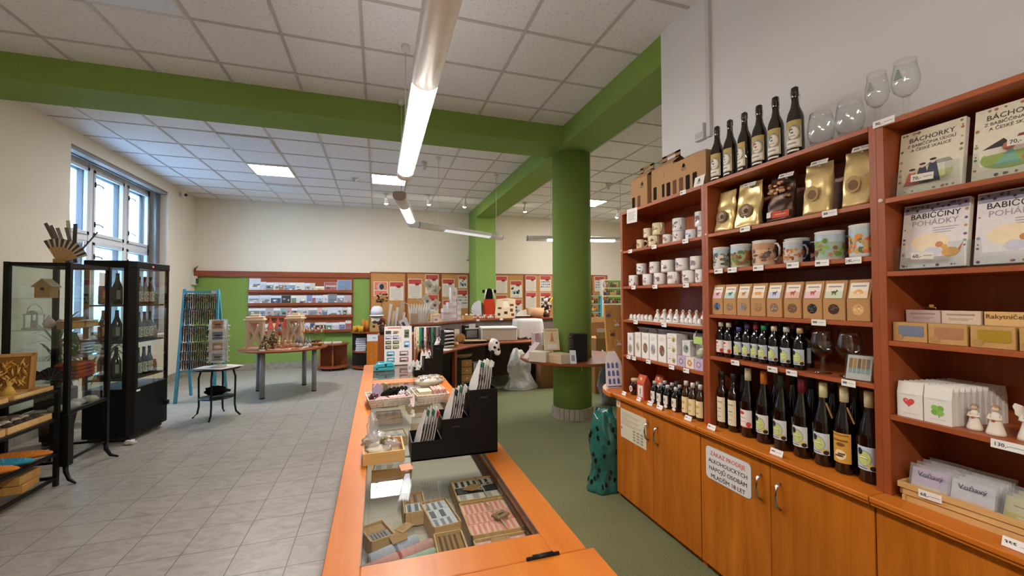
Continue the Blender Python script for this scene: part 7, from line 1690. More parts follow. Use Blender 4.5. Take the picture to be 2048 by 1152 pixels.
# ------------------------------------------------------------------ left: black rack, glass case, cooler
def flared_leg(m, x, y, z1, s=0.035, out=(0.09, -0.07)):
    m.box(x - s / 2, x + s / 2, y - s / 2, y + s / 2, 0.14, z1)
    m.tube([(x, y, 0.16), (x + out[0] * 0.05, y + out[1] * 0.05, 0.09), (x + out[0] * 0.4, y + out[1] * 0.4, 0.03), (x + out[0], y + out[1], 0.008)], [0.018, 0.017, 0.014, 0.008], 8)
rk = T('display_rack', 'low black metal rack of trays and cushions in front of the glass case', 'rack', (-2.65, 3.75, 0))
ox, oy = -2.65, 3.75
def rb_(m, x0, x1, y0, y1, z0, z1): return m.box(x0 - ox, x1 - ox, y0 - oy, y1 - oy, z0, z1)
for z_ in (0.775, 0.545, 0.27, 0.075):
    m = MB('#0a0909')
    for a_ in ((-2.87, -2.845), (-2.47, -2.445)): rb_(m, a_[0], a_[1], 3.05, 4.36, z_ - 0.022, z_)
    for a_ in ((3.05, 3.075), (4.335, 4.36)): rb_(m, -2.845, -2.47, a_[0], a_[1], z_ - 0.022, z_)
    P('shelf_frame', rk, m, 'blackmetal')
    if z_ > 0.2: P('shelf', rk, rb_(MB(), -2.845, -2.47, 3.075, 4.335, z_ - 0.012, z_ - 0.004), 'glass')
for x in (-2.857, -2.458):
    for y in (3.06, 4.345):
        P('leg', rk, MB('#131112').box(x - 0.014 - ox, x + 0.014 - ox, y - 0.014 - oy, y + 0.014 - oy, 0, 0.79), 'blackmetal')
gc = T('display_case', 'tall black glass case of souvenirs left of the cooler', 'display case', (-2.64, 4.72, 0))
ox, oy = -2.64, 4.72
X0, X1, Y0, Y1, ZT = -2.815, -2.43, 4.40, 4.93, 1.80
m = MB('#0a0909')
for x in (X0, X1):
    for y in (Y0, Y1): rb_(m, x - 0.017, x + 0.017, y - 0.017, y + 0.017, 0.55, ZT)
for z_ in (ZT - 0.03, 0.55):
    rb_(m, X0, X1, Y0 - 0.012, Y0 + 0.012, z_, z_ + 0.028); rb_(m, X0, X1, Y1 - 0.012, Y1 + 0.012, z_, z_ + 0.028); rb_(m, X0 - 0.012, X0 + 0.012, Y0, Y1, z_, z_ + 0.028); rb_(m, X1 - 0.012, X1 + 0.012, Y0, Y1, z_, z_ + 0.028)
P('frame', gc, m, 'blackmetal')
for x, y, o_ in ((X1, Y0, (0.10, -0.06)), (X1, Y1, (0.09, 0.02)), (X0, Y0, (-0.08, -0.06)), (X0, Y1, (-0.08, 0.05))):
    m = MB('#0a0909'); flared_leg(m, x - ox, y - oy, 0.55, 0.065 if (x, y) == (X1, Y0) else 0.035, o_); P('leg', gc, m, 'blackmetal')
m = MB('#0a0909'); rb_(m, X0, X1, Y0 - 0.008, Y0 + 0.008, 0.16, 0.18); rb_(m, X0, X1, Y1 - 0.008, Y1 + 0.008, 0.16, 0.18); rb_(m, X1 - 0.008, X1 + 0.008, Y0, Y1, 0.16, 0.18); rb_(m, X0 - 0.008, X0 + 0.008, Y0, Y1, 0.16, 0.18)
P('stretcher', gc, m, 'blackmetal')
P('glass_pane', gc, rb_(MB(), X0 + 0.02, X1 - 0.02, Y0 - 0.003, Y0, 0.58, ZT - 0.03), 'glass')
P('glass_pane', gc, rb_(MB(), X1, X1 + 0.003, Y0 + 0.02, Y1 - 0.02, 0.58, ZT - 0.03), 'glass')
P('glass_pane', gc, rb_(MB(), X0 - 0.003, X0, Y0 + 0.02, Y1 - 0.02, 0.58, ZT - 0.03), 'glass')
P('top_glass', gc, rb_(MB(), X0 + 0.012, X1 - 0.012, Y0 + 0.012, Y1 - 0.012, ZT - 0.012, ZT - 0.004), 'glass')
GS = (0.55, 0.815, 1.0, 1.25, 1.51)
for z_ in GS: P('glass_shelf', gc, rb_(MB(), X0 + 0.018, X1 - 0.018, Y0 + 0.018, Y1 - 0.018, z_ - 0.008, z_ - 0.002), 'glass')
P('label', gc, rb_(MB('#e2e0de'), -2.425, -2.424, 4.78, 4.86, 1.62, 1.74), 'paper')
def item(name, label, cat, x, y, z, mb, mat='satin', rz=0, group=None, bevel=0, rot=None): return S(name, label, cat, mb, mat, (x, y, z), rz, group, bevel, rot)
bh = T('bird_house', 'small wooden bird house on the top shelf of the glass case', 'bird house', (-2.66, 4.55, GS[4]))
P('body', bh, MB().prism([(-0.05, 0), (0.05, 0), (0.05, 0.1), (0, 0.15), (-0.05, 0.1)], -0.05, 0.05, 'y'), 'oak')
P('roof', bh, MB('#b49a7a').X((0, 0, 0.155), 0, 0, 0.78).box(-0.005, 0.09, -0.06, 0.06, -0.006, 0.004).X((0, 0, 0.155), 0, 0, pi - 0.78).box(-0.005, 0.09, -0.06, 0.06, -0.004, 0.006).N(), 'matte')
P('entrance', bh, disc(MB('#2a1d14'), 0, 0.075, 0.014, -0.0502, 14, 0.001), 'matte')
item('metal_wreath', 'grey wire wreath on the top shelf of the glass case', 'wreath', -2.74, 4.72, GS[4] + 0.003, MB('#8d8a88').tube([(0.06 * cos(2 * pi * i / 24), 0.01 * sin(i * 2.1), 0.068 + 0.06 * sin(2 * pi * i / 24)) for i in range(24)], 0.008, 6, True), 'satin')
ln = T('lantern', 'white metal lantern on the second shelf of the glass case', 'lantern', (-2.74, 4.56, GS[3]))
m = MB('#d9d4cb')
for a in (-0.04, 0.04):
    for b_ in (-0.04, 0.04): m.box(a - 0.005, a + 0.005, b_ - 0.005, b_ + 0.005, 0.01, 0.12)
m.box(-0.052, 0.052, -0.052, 0.052, 0, 0.012).box(-0.05, 0.05, -0.05, 0.05, 0.118, 0.128).prism([(-0.045, 0.128), (0.045, 0.128), (0.012, 0.155), (-0.012, 0.155)], -0.03, 0.03, 'y')
P('frame', ln, m, 'satin')
P('handle', ln, MB('#d9d4cb').tube([(0.05 * cos(pi * i / 10), 0, 0.13 + 0.075 * sin(pi * i / 10)) for i in range(11)], 0.003, 6), 'satin')
P('candle', ln, MB('#e4dcc8').cyl(0, 0, 0.012, 0.022, 0.06), 'matte')
item('shell_heap', 'heap of grey and lilac shells on the second shelf of the glass case', 'shells', -2.66, 4.76, GS[3] + 0.012, MB('#6a6068').sph(-0.03, 0, 0.02, 0.07, 0.06, 0.024, amp=0.6, fq=22).C('#8d7a88').sph(0.05, 0.02, 0.022, 0.05, 0.05, 0.026, amp=0.6, seed=3, fq=22).C('#c4b0a8').sph(0.0, -0.03, 0.03, 0.035, 0.03, 0.028, amp=0.5, seed=6, fq=22), 'matte')
item('pink_shell', 'pale pink conch shell beside the white lantern in the glass case', 'shell', -2.62, 4.52, GS[3], MB('#d9c4bd').lathe([(0.0, 0.0), (0.03, 0.015), (0.042, 0.04), (0.03, 0.07), (0.018, 0.085), (0.008, 0.11), (0, 0.12)], 16), 'ceramic')
for k in range(2):
    item('wooden_box', 'honey-coloured wooden box on the second shelf of the glass case, %s' % ('front one', 'rear one')[k], 'box', -2.49, 4.54 + 0.2 * k, GS[3], MB().box(-0.045, 0.045, -0.09, 0.09, 0, 0.05).box(-0.047, 0.047, -0.092, 0.092, 0.052, 0.062), 'oak', 0.03, 'wooden boxes in the glass case', 0.002)
item('wooden_block', 'dark wooden block on the honey-coloured boxes in the glass case', 'box', -2.49, 4.62, GS[3] + 0.0635, MB('#6a4630').box(-0.03, 0.03, -0.06, 0.06, 0, 0.03), 'satin')
tb = T('dark_vase', 'tall dark vase with white dots on the third shelf of the glass case', 'vase', (-2.51, 4.60, GS[2]))
P('body', tb, MB('#24302c').lathe([(0.03, 0), (0.05, 0.03), (0.055, 0.12), (0.03, 0.19), (0.035, 0.21)], 20), 'ceramic')
m = MB('#d8dcd8')
for q in range(16): a = -0.9 * pi * random.random(); m.sph(0.054 * cos(a), 0.054 * sin(a), random.uniform(0.05, 0.13), 0.005)
P('dots', tb, m, 'satin')
for k in range(5):
    item('coaster', 'grey round plate in the stack inside the glass case, %s from below' % ORD[k], 'plate', -2.53, 4.80, GS[2] + 0.028 * k, MB('#7d8688').lathe([(0.04, 0), (0.065, 0.012), (0.066, 0.02), (0.06, 0.018), (0, 0.008)], 20), 'ceramic', 0, 'stacked grey plates')
for k in range(2):
    fm = MB(('#4a3436', '#2c2a34')[k]); n_ = 14; vs = [(0, 0, 0)]
    for i in range(n_ + 1):
        a = pi * (0.06 + 0.88 * i / n_); vs.append((0.11 * cos(a), 0.006 * (i % 2), 0.11 * sin(a)))
    fm.add(vs, [(0, i, i + 1) for i in range(1, n_ + 1)])
    t = T('folding_fan', ('dark red open fan on the lower shelf of the glass case', 'dark blue open fan on the lower shelf of the glass case')[k], 'fan', (-2.74 + 0.14 * k, 4.50 + 0.02 * k, GS[1]))
    P('leaf', t, fm, 'satin')
    m = MB('#8a8084')
    for i in range(0, n_ + 1, 2): m.tube([(0, -0.002, 0.002), (vs[i + 1][0] * 0.98, -0.003, vs[i + 1][2] * 0.98)], 0.0015, 4)
    P('ribs', t, m, 'satin')
for k in range(4):
    item('folded_scarf', 'red folded scarf in the pile inside the glass case, %s from below' % ORD[k], 'scarf', -2.53, 4.68, GS[1] + 0.033 * k, MB(('#9a4038', '#a8483e', '#8d3a34', '#b05046')[k]).box(-0.085, 0.085, -0.13, 0.13, 0, 0.032), 'cloth', 0.05 * (k % 2), 'red folded scarves', 0.012)
for k in range(4):
    item('stone_heart', 'pale rounded stone on the bottom shelf of the glass case, %s from the front' % ORD[k], 'stone', -2.54 + 0.03 * (k % 2), 4.49 + 0.12 * k, GS[0] + 0.006, MB(('#c9beb8', '#d4ccc4', '#bfb4b4', '#ccc4ae')[k]).sph(0, 0, 0.03, 0.06, 0.055, 0.03, amp=0.15, seed=k), 'matte', 0, 'pale stones')
item('dark_case', 'dark leather case at the rear of the bottom shelf of the glass case', 'case', -2.70, 4.76, GS[0], MB('#1d1a1a').box(-0.09, 0.09, -0.12, 0.12, 0, 0.16), 'satin', 0, None, 0.01)
# holder with fans and papers on the glass case
hd = T('paper_holder', 'clear holder of rolled papers on top of the glass case', 'holder', (-2.53, 4.60, 1.8005))
P('pot', hd, MB().lathe([(0.06, 0), (0.085, 0.2), (0.083, 0.2), (0.058, 0.004), (0, 0.004)], 20), 'acrylic')
for k in range(6):
    a = -0.5 + 0.2 * k
    P('paper_roll', hd, MB(('#5a564c', '#6a6458', '#8a8272', '#c9c2b4', '#4a463e', '#7a7466')[k]).X((0.012 * (k - 2.5), 0.008 * (k % 3 - 1), 0.012), 0, 0.05 * (k % 3 - 1), (-0.42, -0.36, -0.28, -0.1, 0.02, -0.2)[k]).box(-0.013, 0.013, -0.004, 0.004, 0, 0.37 - 0.03 * (k % 3)).N(), 'print')
P('stick', hd, MB('#4a4a50').tube([(0.0, 0, 0.02), (0.17, 0.02, 0.29)], 0.006, 6), 'satin')
fm = MB('#b09066'); n_ = 18; vs = []; 
for i in range(n_ + 1):
    a = radians(118) - radians(100) * i / n_; y_ = 0.004 * (i % 2)
    vs += [(0.025 * cos(a), y_, 0.025 * sin(a)), (0.135 * cos(a), y_, 0.135 * sin(a))]
fm.add(vs, [(2 * i, 2 * i + 1, 2 * i + 3, 2 * i + 2) for i in range(n_)])
vs = []
for i in range(n_ + 1):
    a = radians(118) - radians(100) * i / n_; y_ = 0.004 * (i % 2)
    vs += [(0.135 * cos(a), y_, 0.135 * sin(a)), (0.205 * cos(a), y_, 0.205 * sin(a))]
for i in range(n_): fm.C(('#4a4038', '#c4b8a4')[i % 2]).add(vs[2 * i:2 * i + 4], [(0, 1, 3, 2)])
of = T('folding_fan', 'open brown fan with striped edge standing on top of the glass case', 'fan', (-2.545, 4.47, 1.8005))
P('leaf', of, fm, 'paper')
P('ribs', of, MB('#a8854f').box(-0.03, 0.04, -0.006, 0.01, 0, 0.035), 'matte')

# goods on the low rack
def tray(label, y0, y1, z, x0=-2.84, x1=-2.475, h=0.03):
    t = T('wooden_tray', label, 'tray', ((x0 + x1) / 2, (y0 + y1) / 2, z))
    w, d = (x1 - x0) / 2, (y1 - y0) / 2
    P('tray', t, MB().box(-w, w, -d, d, 0, 0.006).box(-w, w, -d, -d + 0.008, 0.006, h).box(-w, w, d - 0.008, d, 0.006, h).box(-w, -w + 0.008, -d + 0.008, d - 0.008, 0.006, h).box(w - 0.008, w, -d + 0.008, d - 0.008, 0.006, h), 'pine')
    return t
tray('flat wooden tray of cards on the top shelf of the black rack', 3.95, 4.33, 0.7755)
tray('flat wooden tray of white stones on the top shelf of the black rack', 3.3, 3.9, 0.7755)
tray('long wooden tray of shells on the middle shelf of the black rack, far one', 3.9, 4.32, 0.5455, h=0.045)
tray('long wooden tray of white ornaments on the middle shelf of the black rack, near one', 3.3, 3.88, 0.5455, h=0.045)
sp = T('straw_picture', 'framed straw picture standing at the far end of the black rack top', 'picture', (-2.70, 4.18, 0.783), 0.25)
P('frame', sp, MB().X((0, 0, 0), 0, -0.15).box(-0.17, -0.145, -0.01, 0.015, 0, 0.3).box(0.145, 0.17, -0.01, 0.015, 0, 0.3).box(-0.17, 0.17, -0.01, 0.015, 0.275, 0.3).box(-0.17, 0.17, -0.01, 0.015, 0, 0.025).N(), 'oak', 0.002)
m = MB('#8a5f2c').X((0, 0, 0), 0, -0.15).box(-0.145, 0.145, 0, 0.008, 0.025, 0.275)
for q in range(110):
    a, x_, z_ = random.uniform(-0.9, 0.9), random.uniform(-0.12, 0.12), random.uniform(0.06, 0.24)
    m.C(random.choice(['#c9973f', '#a8702c', '#d8b060', '#7a4a20', '#e0c078'])).tube([(x_ - 0.03 * sin(a), -0.004, z_ - 0.03 * cos(a)), (x_, -0.008, z_), (x_ + 0.03 * sin(a), -0.004, z_ + 0.03 * cos(a))], [0.003, 0.007, 0.002], 5)
P('straw', sp, m.N(), 'matte')
item('straw_doll', 'small golden straw figure in front of the framed straw picture', 'figurine', -2.60, 4.10, 0.783, MB('#d0a850').lathe([(0.045, 0), (0.02, 0.06), (0.008, 0.075), (0.014, 0.09), (0, 0.11)], 14), 'matte')
rn = random.Random(21)
for k in range(10):
    item('card', 'small printed card lying in the flat wooden tray, %s counted from the near end' % ORD[k], 'card', -2.60 + 0.09 * (k % 2), 4.0 + 0.055 * (k // 2), 0.7825 + 0.0015 * (k // 2), MB(('#d9d3ca', '#b8b0a4', '#c9a878', '#d4d0d4')[k % 4]).box(-0.04, 0.04, -0.045, 0.045, 0, 0.001), 'print', rn.uniform(-0.5, 0.5), 'cards in the flat tray')
for k in range(18):
    item('stone', 'white or grey stone in the tray on the rack top, %s counted' % ORD[k], 'stone', -2.76 + 0.065 * (k % 5) , 3.42 + 0.11 * (k // 5), 0.79, MB(('#d6d4d4', '#8d8c90', '#c0bcb8', '#4a4a4e')[k % 4]).sph(0, 0, 0.022, 0.03, 0.04, 0.022, amp=0.3, seed=k), 'matte', rn.uniform(0, 3), 'stones in the tray')
for k in range(20):
    item('shell', 'brown shell or stone in the far tray of the middle shelf, %s counted' % ORD[k], 'shell', -2.78 + 0.065 * (k % 5), 3.97 + 0.085 * (k // 5), 0.562, MB(('#8a7660', '#b8a48a', '#6a5a4c', '#cfc2ae', '#4a4038')[k % 5]).sph(0, 0, 0.025, 0.03, 0.036, 0.025, amp=0.4, seed=k, fq=12), 'matte', rn.uniform(0, 3), 'shells in the far tray')
for k in range(20):
    item('white_ornament', 'white ornament in the near tray of the middle shelf, %s counted' % ORD[k], 'ornament', -2.78 + 0.065 * (k % 5), 3.40 + 0.11 * (k // 5), 0.562, MB(('#d8dade', '#c2c6cc', '#e0e0e0', '#8d8d92')[k % 4]).sph(0, 0, 0.026, 0.032, 0.045, 0.026, amp=0.4, seed=k + 40, fq=12), 'satin', rn.uniform(0, 3), 'white ornaments in the near tray')
def mitt(label, x, y, z, rz, col, dots):
    t = T('oven_mitt', label, 'cushion', (x, y, z), rz)
    m = MB(col).sph(0, 0, 0.03, 0.075, 0.21, 0.03, 22, 12, 0.08, 2)
    P('body', t, m, 'cloth')
    d = MB(dots); rn = random.Random(int(y * 100))
    for q in range(40):
        a, r_ = rn.uniform(0, 2 * pi), math.sqrt(rn.random()) * 0.9
        xx, yy = 0.075 * r_ * cos(a), 0.21 * r_ * sin(a)
        d.sph(xx, yy, 0.03 + 0.03 * math.sqrt(max(0, 1 - r_ * r_)), 0.004, 0.004, 0.002, 7, 4)
    P('dots', t, d, 'cloth')
mitt('orange dotted long cushion at the far end of the low shelf of the black rack', -2.63, 4.22, 0.2705, pi / 2 + 0.1, '#d98236', '#ecc08a')
mitt('turquoise dotted long cushion between the orange ones on the black rack', -2.64, 4.06, 0.2705, pi / 2 + 0.05, '#3a93ae', '#bfe0e6')
mitt('orange dotted long cushion nearest the viewer on the low shelf of the black rack', -2.63, 3.9, 0.2705, pi / 2 + 0.1, '#d98236', '#ecc08a')
for k in range(3): item('table_runner', 'white folded cloth beside the cushions on the low shelf, %s from the far end' % ORD[k], 'cloth', -2.62 + 0.1 * k, 3.72 - 0.14 * k, 0.2705, MB('#d2d0cc').box(-0.08, 0.08, -0.06, 0.06, 0, 0.02), 'cloth', 0, 'white cloths on the low shelf')
for k in range(2):
    t = T('wooden_box', 'amber wooden box on the bottom shelf of the black rack, %s' % ('lower one', 'upper one')[k], 'box', (-2.57, 4.13, 0.0755 + 0.064 * k), 0.15 - 0.1 * k)
    P('box', t, MB().box(-0.085, 0.085, -0.11, 0.11, 0, 0.06), 'oak', 0.004)
    if k: P('knot', t, MB('#8a6a3a').tube([(-0.03, -0.02, 0.063), (0.0, 0.01, 0.08), (0.03, -0.01, 0.067), (0.01, 0.03, 0.065)], 0.006, 6), 'matte')

# cooler
fr = T('drinks_cooler', 'tall black glass cooler of bottles in front of the window', 'cooler', (-2.44, 5.38, 0), radians(-6))
Wf, Df, Hf = 0.44, 0.62, 1.9
P('base', fr, MB('#070607').prism([(-Wf, 0), (-0.05, 0), (0, 0.05), (0, Df), (-Wf, Df)], 0.06, 0.56), 'blackmetal', 0.006)
P('plinth', fr, MB('#0a090a').box(-Wf + 0.03, -0.04, 0.04, Df - 0.03, 0.02, 0.06), 'satin')
P('top', fr, MB('#080708').prism([(-Wf - 0.005, -0.005), (-0.05, -0.005), (0.005, 0.05), (0.005, Df + 0.005), (-Wf - 0.005, Df + 0.005)], Hf - 0.075, Hf), 'blackmetal', 0.006)
m = MB('#080708').prism([(-0.09, 0), (-0.05, 0), (0, 0.05), (0, 0.09), (-0.03, 0.09), (-0.09, 0.03)], 0.56, Hf - 0.075)
m.box(-Wf, -Wf + 0.03, 0, 0.03, 0.56, Hf - 0.075).box(-0.03, 0, Df - 0.03, Df, 0.56, Hf - 0.075).box(-Wf, -Wf + 0.03, Df - 0.03, Df, 0.56, Hf - 0.075)
P('post', fr, m, 'blackmetal')
P('glass_pane', fr, MB().box(-Wf + 0.03, -0.09, 0.004, 0.008, 0.56, Hf - 0.075), 'glass')
P('glass_pane', fr, MB().box(-0.008, -0.004, 0.09, Df - 0.03, 0.56, Hf - 0.075), 'glass')
P('glass_pane', fr, MB().box(-Wf + 0.004, -Wf + 0.008, 0.03, Df - 0.03, 0.56, Hf - 0.075), 'glass')
P('light_strip', fr, MB().box(-0.012, 0.0055, 0.30, 0.32, Hf - 0.05, Hf - 0.038), 'led')
FS = (0.66, 1.05, 1.44)
for z_ in FS:
    m = MB('#1b191a').box(-Wf + 0.03, -0.03, 0.03, 0.045, z_ - 0.02, z_ - 0.002).box(-0.045, -0.03, 0.045, Df - 0.04, z_ - 0.02, z_ - 0.002).box(-Wf + 0.03, -0.03, Df - 0.055, Df - 0.04, z_ - 0.02, z_ - 0.002).box(-Wf + 0.03, -Wf + 0.045, 0.045, Df - 0.04, z_ - 0.02, z_ - 0.002)
    for q in range(14): m.box(-Wf + 0.045, -0.045, 0.07 + 0.036 * q, 0.074 + 0.036 * q, z_ - 0.008, z_ - 0.002)
    P('shelf', fr, m, 'blackmetal')
for lx, ly in ((-0.06, 0.06), (-0.06, 0.56), (-0.38, 0.06), (-0.38, 0.56)): P('foot', fr, MB('#9a9a98').cyl(lx, ly, 0, 0.02, 0.03), 'satin')
P('plate', fr, MB('#d9d9d9').box(0.0, 0.0015, 0.07, 0.13, 0.515, 0.535), 'paper')
P('lock', fr, MB('#141314').box(0.0, 0.03, Df - 0.06, Df - 0.02, 0.26, 0.31), 'satin')
FM = Matrix.Translation((-2.44, 5.38, 0)) @ Matrix.Rotation(radians(-6), 4, 'Z')
for r_, z_ in enumerate(FS):
    for k in range(4):
        p = FM @ Vector((-0.085, 0.14 + 0.095 * k, z_))
        nm = ('lowest', 'middle', 'top')[r_]
        t = T('beer_bottle', 'ringed-label bottle on the %s shelf of the cooler, %s from the near corner' % (nm, ORD[k]), 'bottle', p, radians(84), 'bottles in the cooler')
        P('glass', t, MB('#0f0d0c').lathe([(0.03, 0), (0.035, 0.006), (0.035, 0.16), (0.018, 0.21), (0.014, 0.25), (0.014, 0.285)], 18), 'darkglass')
        m = MB('#cfc9b8'); f = -pi / 2; band(m, 0.0356, 0.03, 0.14, f - 1.25, f + 1.25, 12)
        for q in range(14): a = 2 * pi * q / 14; m.C('#4a4640'); band(m, 0.0364, 0.085 + 0.04 * sin(a) - 0.005, 0.085 + 0.04 * sin(a) + 0.005, f + 0.8 * cos(a) - 0.12, f + 0.8 * cos(a) + 0.12, 2)
        m.C('#8a8678'); band(m, 0.0362, 0.07, 0.1, f - 0.4, f + 0.4, 4)
        P('label', t, m, 'paper')
        P('cap', t, MB('#1a1718').lathe([(0.015, 0.283), (0.016, 0.3), (0.012, 0.306), (0, 0.307)], 14), 'satin')
    for k in range(2):
        p = FM @ Vector((-0.20 - 0.12 * k, 0.09, z_))
        t = T('beer_bottle', 'dark bottle at the near pane on the %s cooler shelf, %s' % (nm, ('nearer the corner post', 'farther from the post')[k]), 'bottle', p, 0, 'bottles in the cooler')
        P('glass', t, MB('#0d0b0b').lathe([(0.035, 0), (0.045, 0.006), (0.045, 0.18), (0.02, 0.25), (0.016, 0.3), (0.016, 0.33)], 18), 'darkglass')
        m = MB('#3a3632'); band(m, 0.0456, 0.05, 0.16, -pi / 2 - 0.3, -pi / 2 + 1.3, 8); m.C('#a8a298'); band(m, 0.0462, 0.06, 0.15, -pi / 2 + 0.3, -pi / 2 + 1.0, 6)
        P('label', t, m, 'paper')
    for k in range(2):
        p = FM @ Vector((-0.10, 0.515 + 0.0 * k - 0.0, z_ )) if k == 0 else FM @ Vector((-0.19, 0.50, z_))
        S('jar', 'amber and clear jar on the %s shelf of the cooler, %s' % (nm, ('near the far post', 'one behind it')[k]), 'jar', MB(('#6a4434', '#8a8478', '#5a6a64')[r_]).lathe([(0.03, 0), (0.038, 0.01), (0.038, 0.1), (0.03, 0.115), (0.032, 0.14)], 16), 'gloss', p, 0, 'jars in the cooler')
item('paper_scrap', 'crumpled white paper scrap on the floor under the corner of the cooler', 'paper', -2.42, 5.33, 0.0, MB('#d6d2cc').sph(0, 0, 0.022, 0.05, 0.03, 0.022, 14, 8, 0.8, 3, 14), 'paper')
# plants on the sill side behind the cases
def big_plant(label, x, y, n_, h, seed):
    t = T('potted_plant', label, 'plant', (x, y, 0))
    P('pot', t, MB('#5a4a40').lathe([(0.1, 0), (0.14, 0.26), (0.15, 0.3), (0.135, 0.3), (0.12, 0.05), (0, 0.05)], 22), 'matte')
    P('soil', t, MB('#2c2018').cyl(0, 0, 0.05, 0.125, 0.22), 'matte')
    P('stem', t, MB('#6a5a40').tube([(0, 0, 0.2), (0.02, 0, h * 0.5), (0, 0.02, h * 0.8)], 0.018, 8), 'matte')
    rn = random.Random(seed); m = MB()
    for k in range(n_):
        a = rn.uniform(0, 2 * pi); z0 = h * rn.uniform(0.4, 0.85); L_ = rn.uniform(0.25, 0.4); up_ = rn.uniform(0.1, 0.38)
        m.C(rn.choice(['#3f5c33', '#4a6a3a', '#35502f', '#587848', '#2f4a2c'])); vs = []
        for i in range(7):
            u = i / 6; wd = 0.02 * (1 - u) ** 0.5 * (0.5 + u * 1.2)
            c_ = Vector((cos(a) * L_ * u * 0.75, sin(a) * L_ * u * 0.75, z0 + up_ * u * 1.2 - 0.5 * L_ * u * u * 1.4)); s_ = Vector((-sin(a), cos(a), 0)) * wd
            vs += [c_ - s_, c_ + s_]
        m.add(vs, [(2 * i, 2 * i + 1, 2 * i + 3, 2 * i + 2) for i in range(6)], True)
    P('foliage', t, m, 'leaf')
big_plant('long-leaved green plant in a pot behind the glass case by the window', -3.18, 5.62, 46, 1.35, 5)
big_plant('long-leaved green plant in a pot behind the cooler by the window', -3.16, 6.42, 46, 1.15, 8)

# ------------------------------------------------------------------ blue stand of necklaces
bs = T('necklace_stand', 'light blue wooden ladder stand of dark bead necklaces', 'stand', (-2.52, 7.40, 0))
ox, oy = -2.52, 7.40
BL = '#58a3b8'
def pole(m, a, b_, s=0.02): return m.tube([a, b_], s, 4)
m = MB(BL)
for sx in (-0.21, 0.21):
    P('front_leg', bs, pole(MB(BL), (sx * 1.12, -0.21, 0.0), (sx, -0.01, 1.64), 0.026), 'matte')
    P('rear_leg', bs, pole(MB(BL), (sx * 1.12, 0.32, 0.0), (sx, 0.02, 1.60), 0.024), 'matte')
RG = (1.55, 1.33, 1.08, 0.84, 0.71, 0.585)
for z_ in RG + (0.44,): 
    yy = -0.21 + 0.2 * z_ / 1.64
    P('rung', bs, MB(BL).box(-0.23, 0.23, yy - 0.012, yy + 0.012, z_ - 0.008, z_ + 0.008), 'matte')
P('top_rail', bs, MB(BL).box(-0.23, 0.23, -0.03, 0.0, 1.585, 1.615), 'matte')
P('label', bs, MB('#d9d9d9').box(0.13, 0.2, -0.0325, -0.03, 1.575, 1.615), 'paper')
NL = []
for v_ in range(6):
    rn = random.Random(v_ + 60); m = MB(); L_ = (0.19, 0.2, 0.21)[v_ % 3]
    cs_ = (['#3a2014', '#6a3c1c', '#2a1810'], ['#1c1412', '#3a2a20', '#120d0c'], ['#7a4620', '#4a2a14', '#5a3a1c'], ['#4a3020', '#7a5638', '#2a1c14'], ['#2a1612', '#5a2418', '#8a5a3a'], ['#6a4a2a', '#4a2c18', '#3a2618'])[v_]
    for s_ in (-1, 1):
        for q in range(12):
            u = q / 11; m.C(rn.choice(cs_))
            if s_ > 0: m.sph(0.0139, 0.023, -L_ * u, 0.0105, 0.009, 0.015, 6, 4)
            m.C(rn.choice(cs_)); m.sph(s_ * 0.0035 * sin(pi * min(u * 1.3, 1)), -0.02 - 0.008 * rn.random(), -L_ * u, 0.0102, 0.0125, 0.015, 6, 4)
    m.tube([(0, -0.018, 0.0), (0.004, -0.014, 0.006), (0.01, 0.014, 0.006), (0.0139, 0.022, 0.0)], 0.004, 5)
    NL.append(m.build('necklace')); NL[-1].materials.append(M['gloss'])
for r_, z_ in enumerate(RG):
    n_ = 15; sc_ = 1.0 if r_ < 3 else 0.55
    for k in range(n_):
        yy = 7.40 - 0.21 + 0.2 * z_ / 1.64 - 0.012
        o = bpy.data.objects.new('necklace', NL[(k * 5 + r_ * 3) % 6]); COL.objects.link(o)
        o.location = (-2.52 - 0.195 + 0.0279 * k, yy, z_ + 0.008); o.scale = (1, 1, sc_)
        tag(o, 'dark bead necklace on the %s rung from top of the blue stand, %s from left' % (ORD[r_], ORD[k]), 'necklace', 'necklaces on the blue stand')
# small black table with the postcard spinner
st_ = T('side_table', 'small round black metal table under the postcard spinner', 'table', (-1.94, 6.22, 0))
P('top', st_, MB('#161415').lathe([(0.0, 0.61), (0.25, 0.61), (0.255, 0.615), (0.255, 0.625), (0.25, 0.63), (0, 0.63)], 32), 'blackmetal')
P('shelf', st_, MB('#161415').lathe([(0.0, 0.245), (0.19, 0.245), (0.19, 0.255), (0, 0.255)], 28), 'blackmetal')
for k in range(4):
    a = pi * 0.5 * k + 0.0
    P('leg', st_, MB('#161415').tube([(0.17 * cos(a), 0.17 * sin(a), 0.612), (0.20 * cos(a), 0.20 * sin(a), 0.5), (0.195 * cos(a), 0.195 * sin(a), 0.15), (0.21 * cos(a), 0.21 * sin(a), 0.06), (0.26 * cos(a), 0.26 * sin(a), 0.006)], 0.011, 8), 'blackmetal')
item('newspaper', 'pale newspaper spread over the small black table', 'newspaper', -1.92, 6.20, 0.6305, MB('#d0c9bc').prism([(-0.24, -0.1), (0.1, -0.24), (0.27, 0.05), (0.05, 0.2), (-0.2, 0.1)], 0, 0.004).C('#b4ac9e').prism([(-0.1, -0.1), (0.1, -0.18), (0.18, -0.03), (0.0, 0.06)], 0.004, 0.0045), 'paper')
item('black_pouch', 'black folded umbrella bag on the lower shelf of the small table', 'bag', -1.95, 6.20, 0.275, MB('#141215').sph(0, 0, 0.06, 0.12, 0.07, 0.06, 16, 10, 0.35, 4, 10).C('#2a262a').tube([(0.05, -0.02, 0.08), (0.17, -0.04, 0.06)], 0.018, 6), 'cloth')
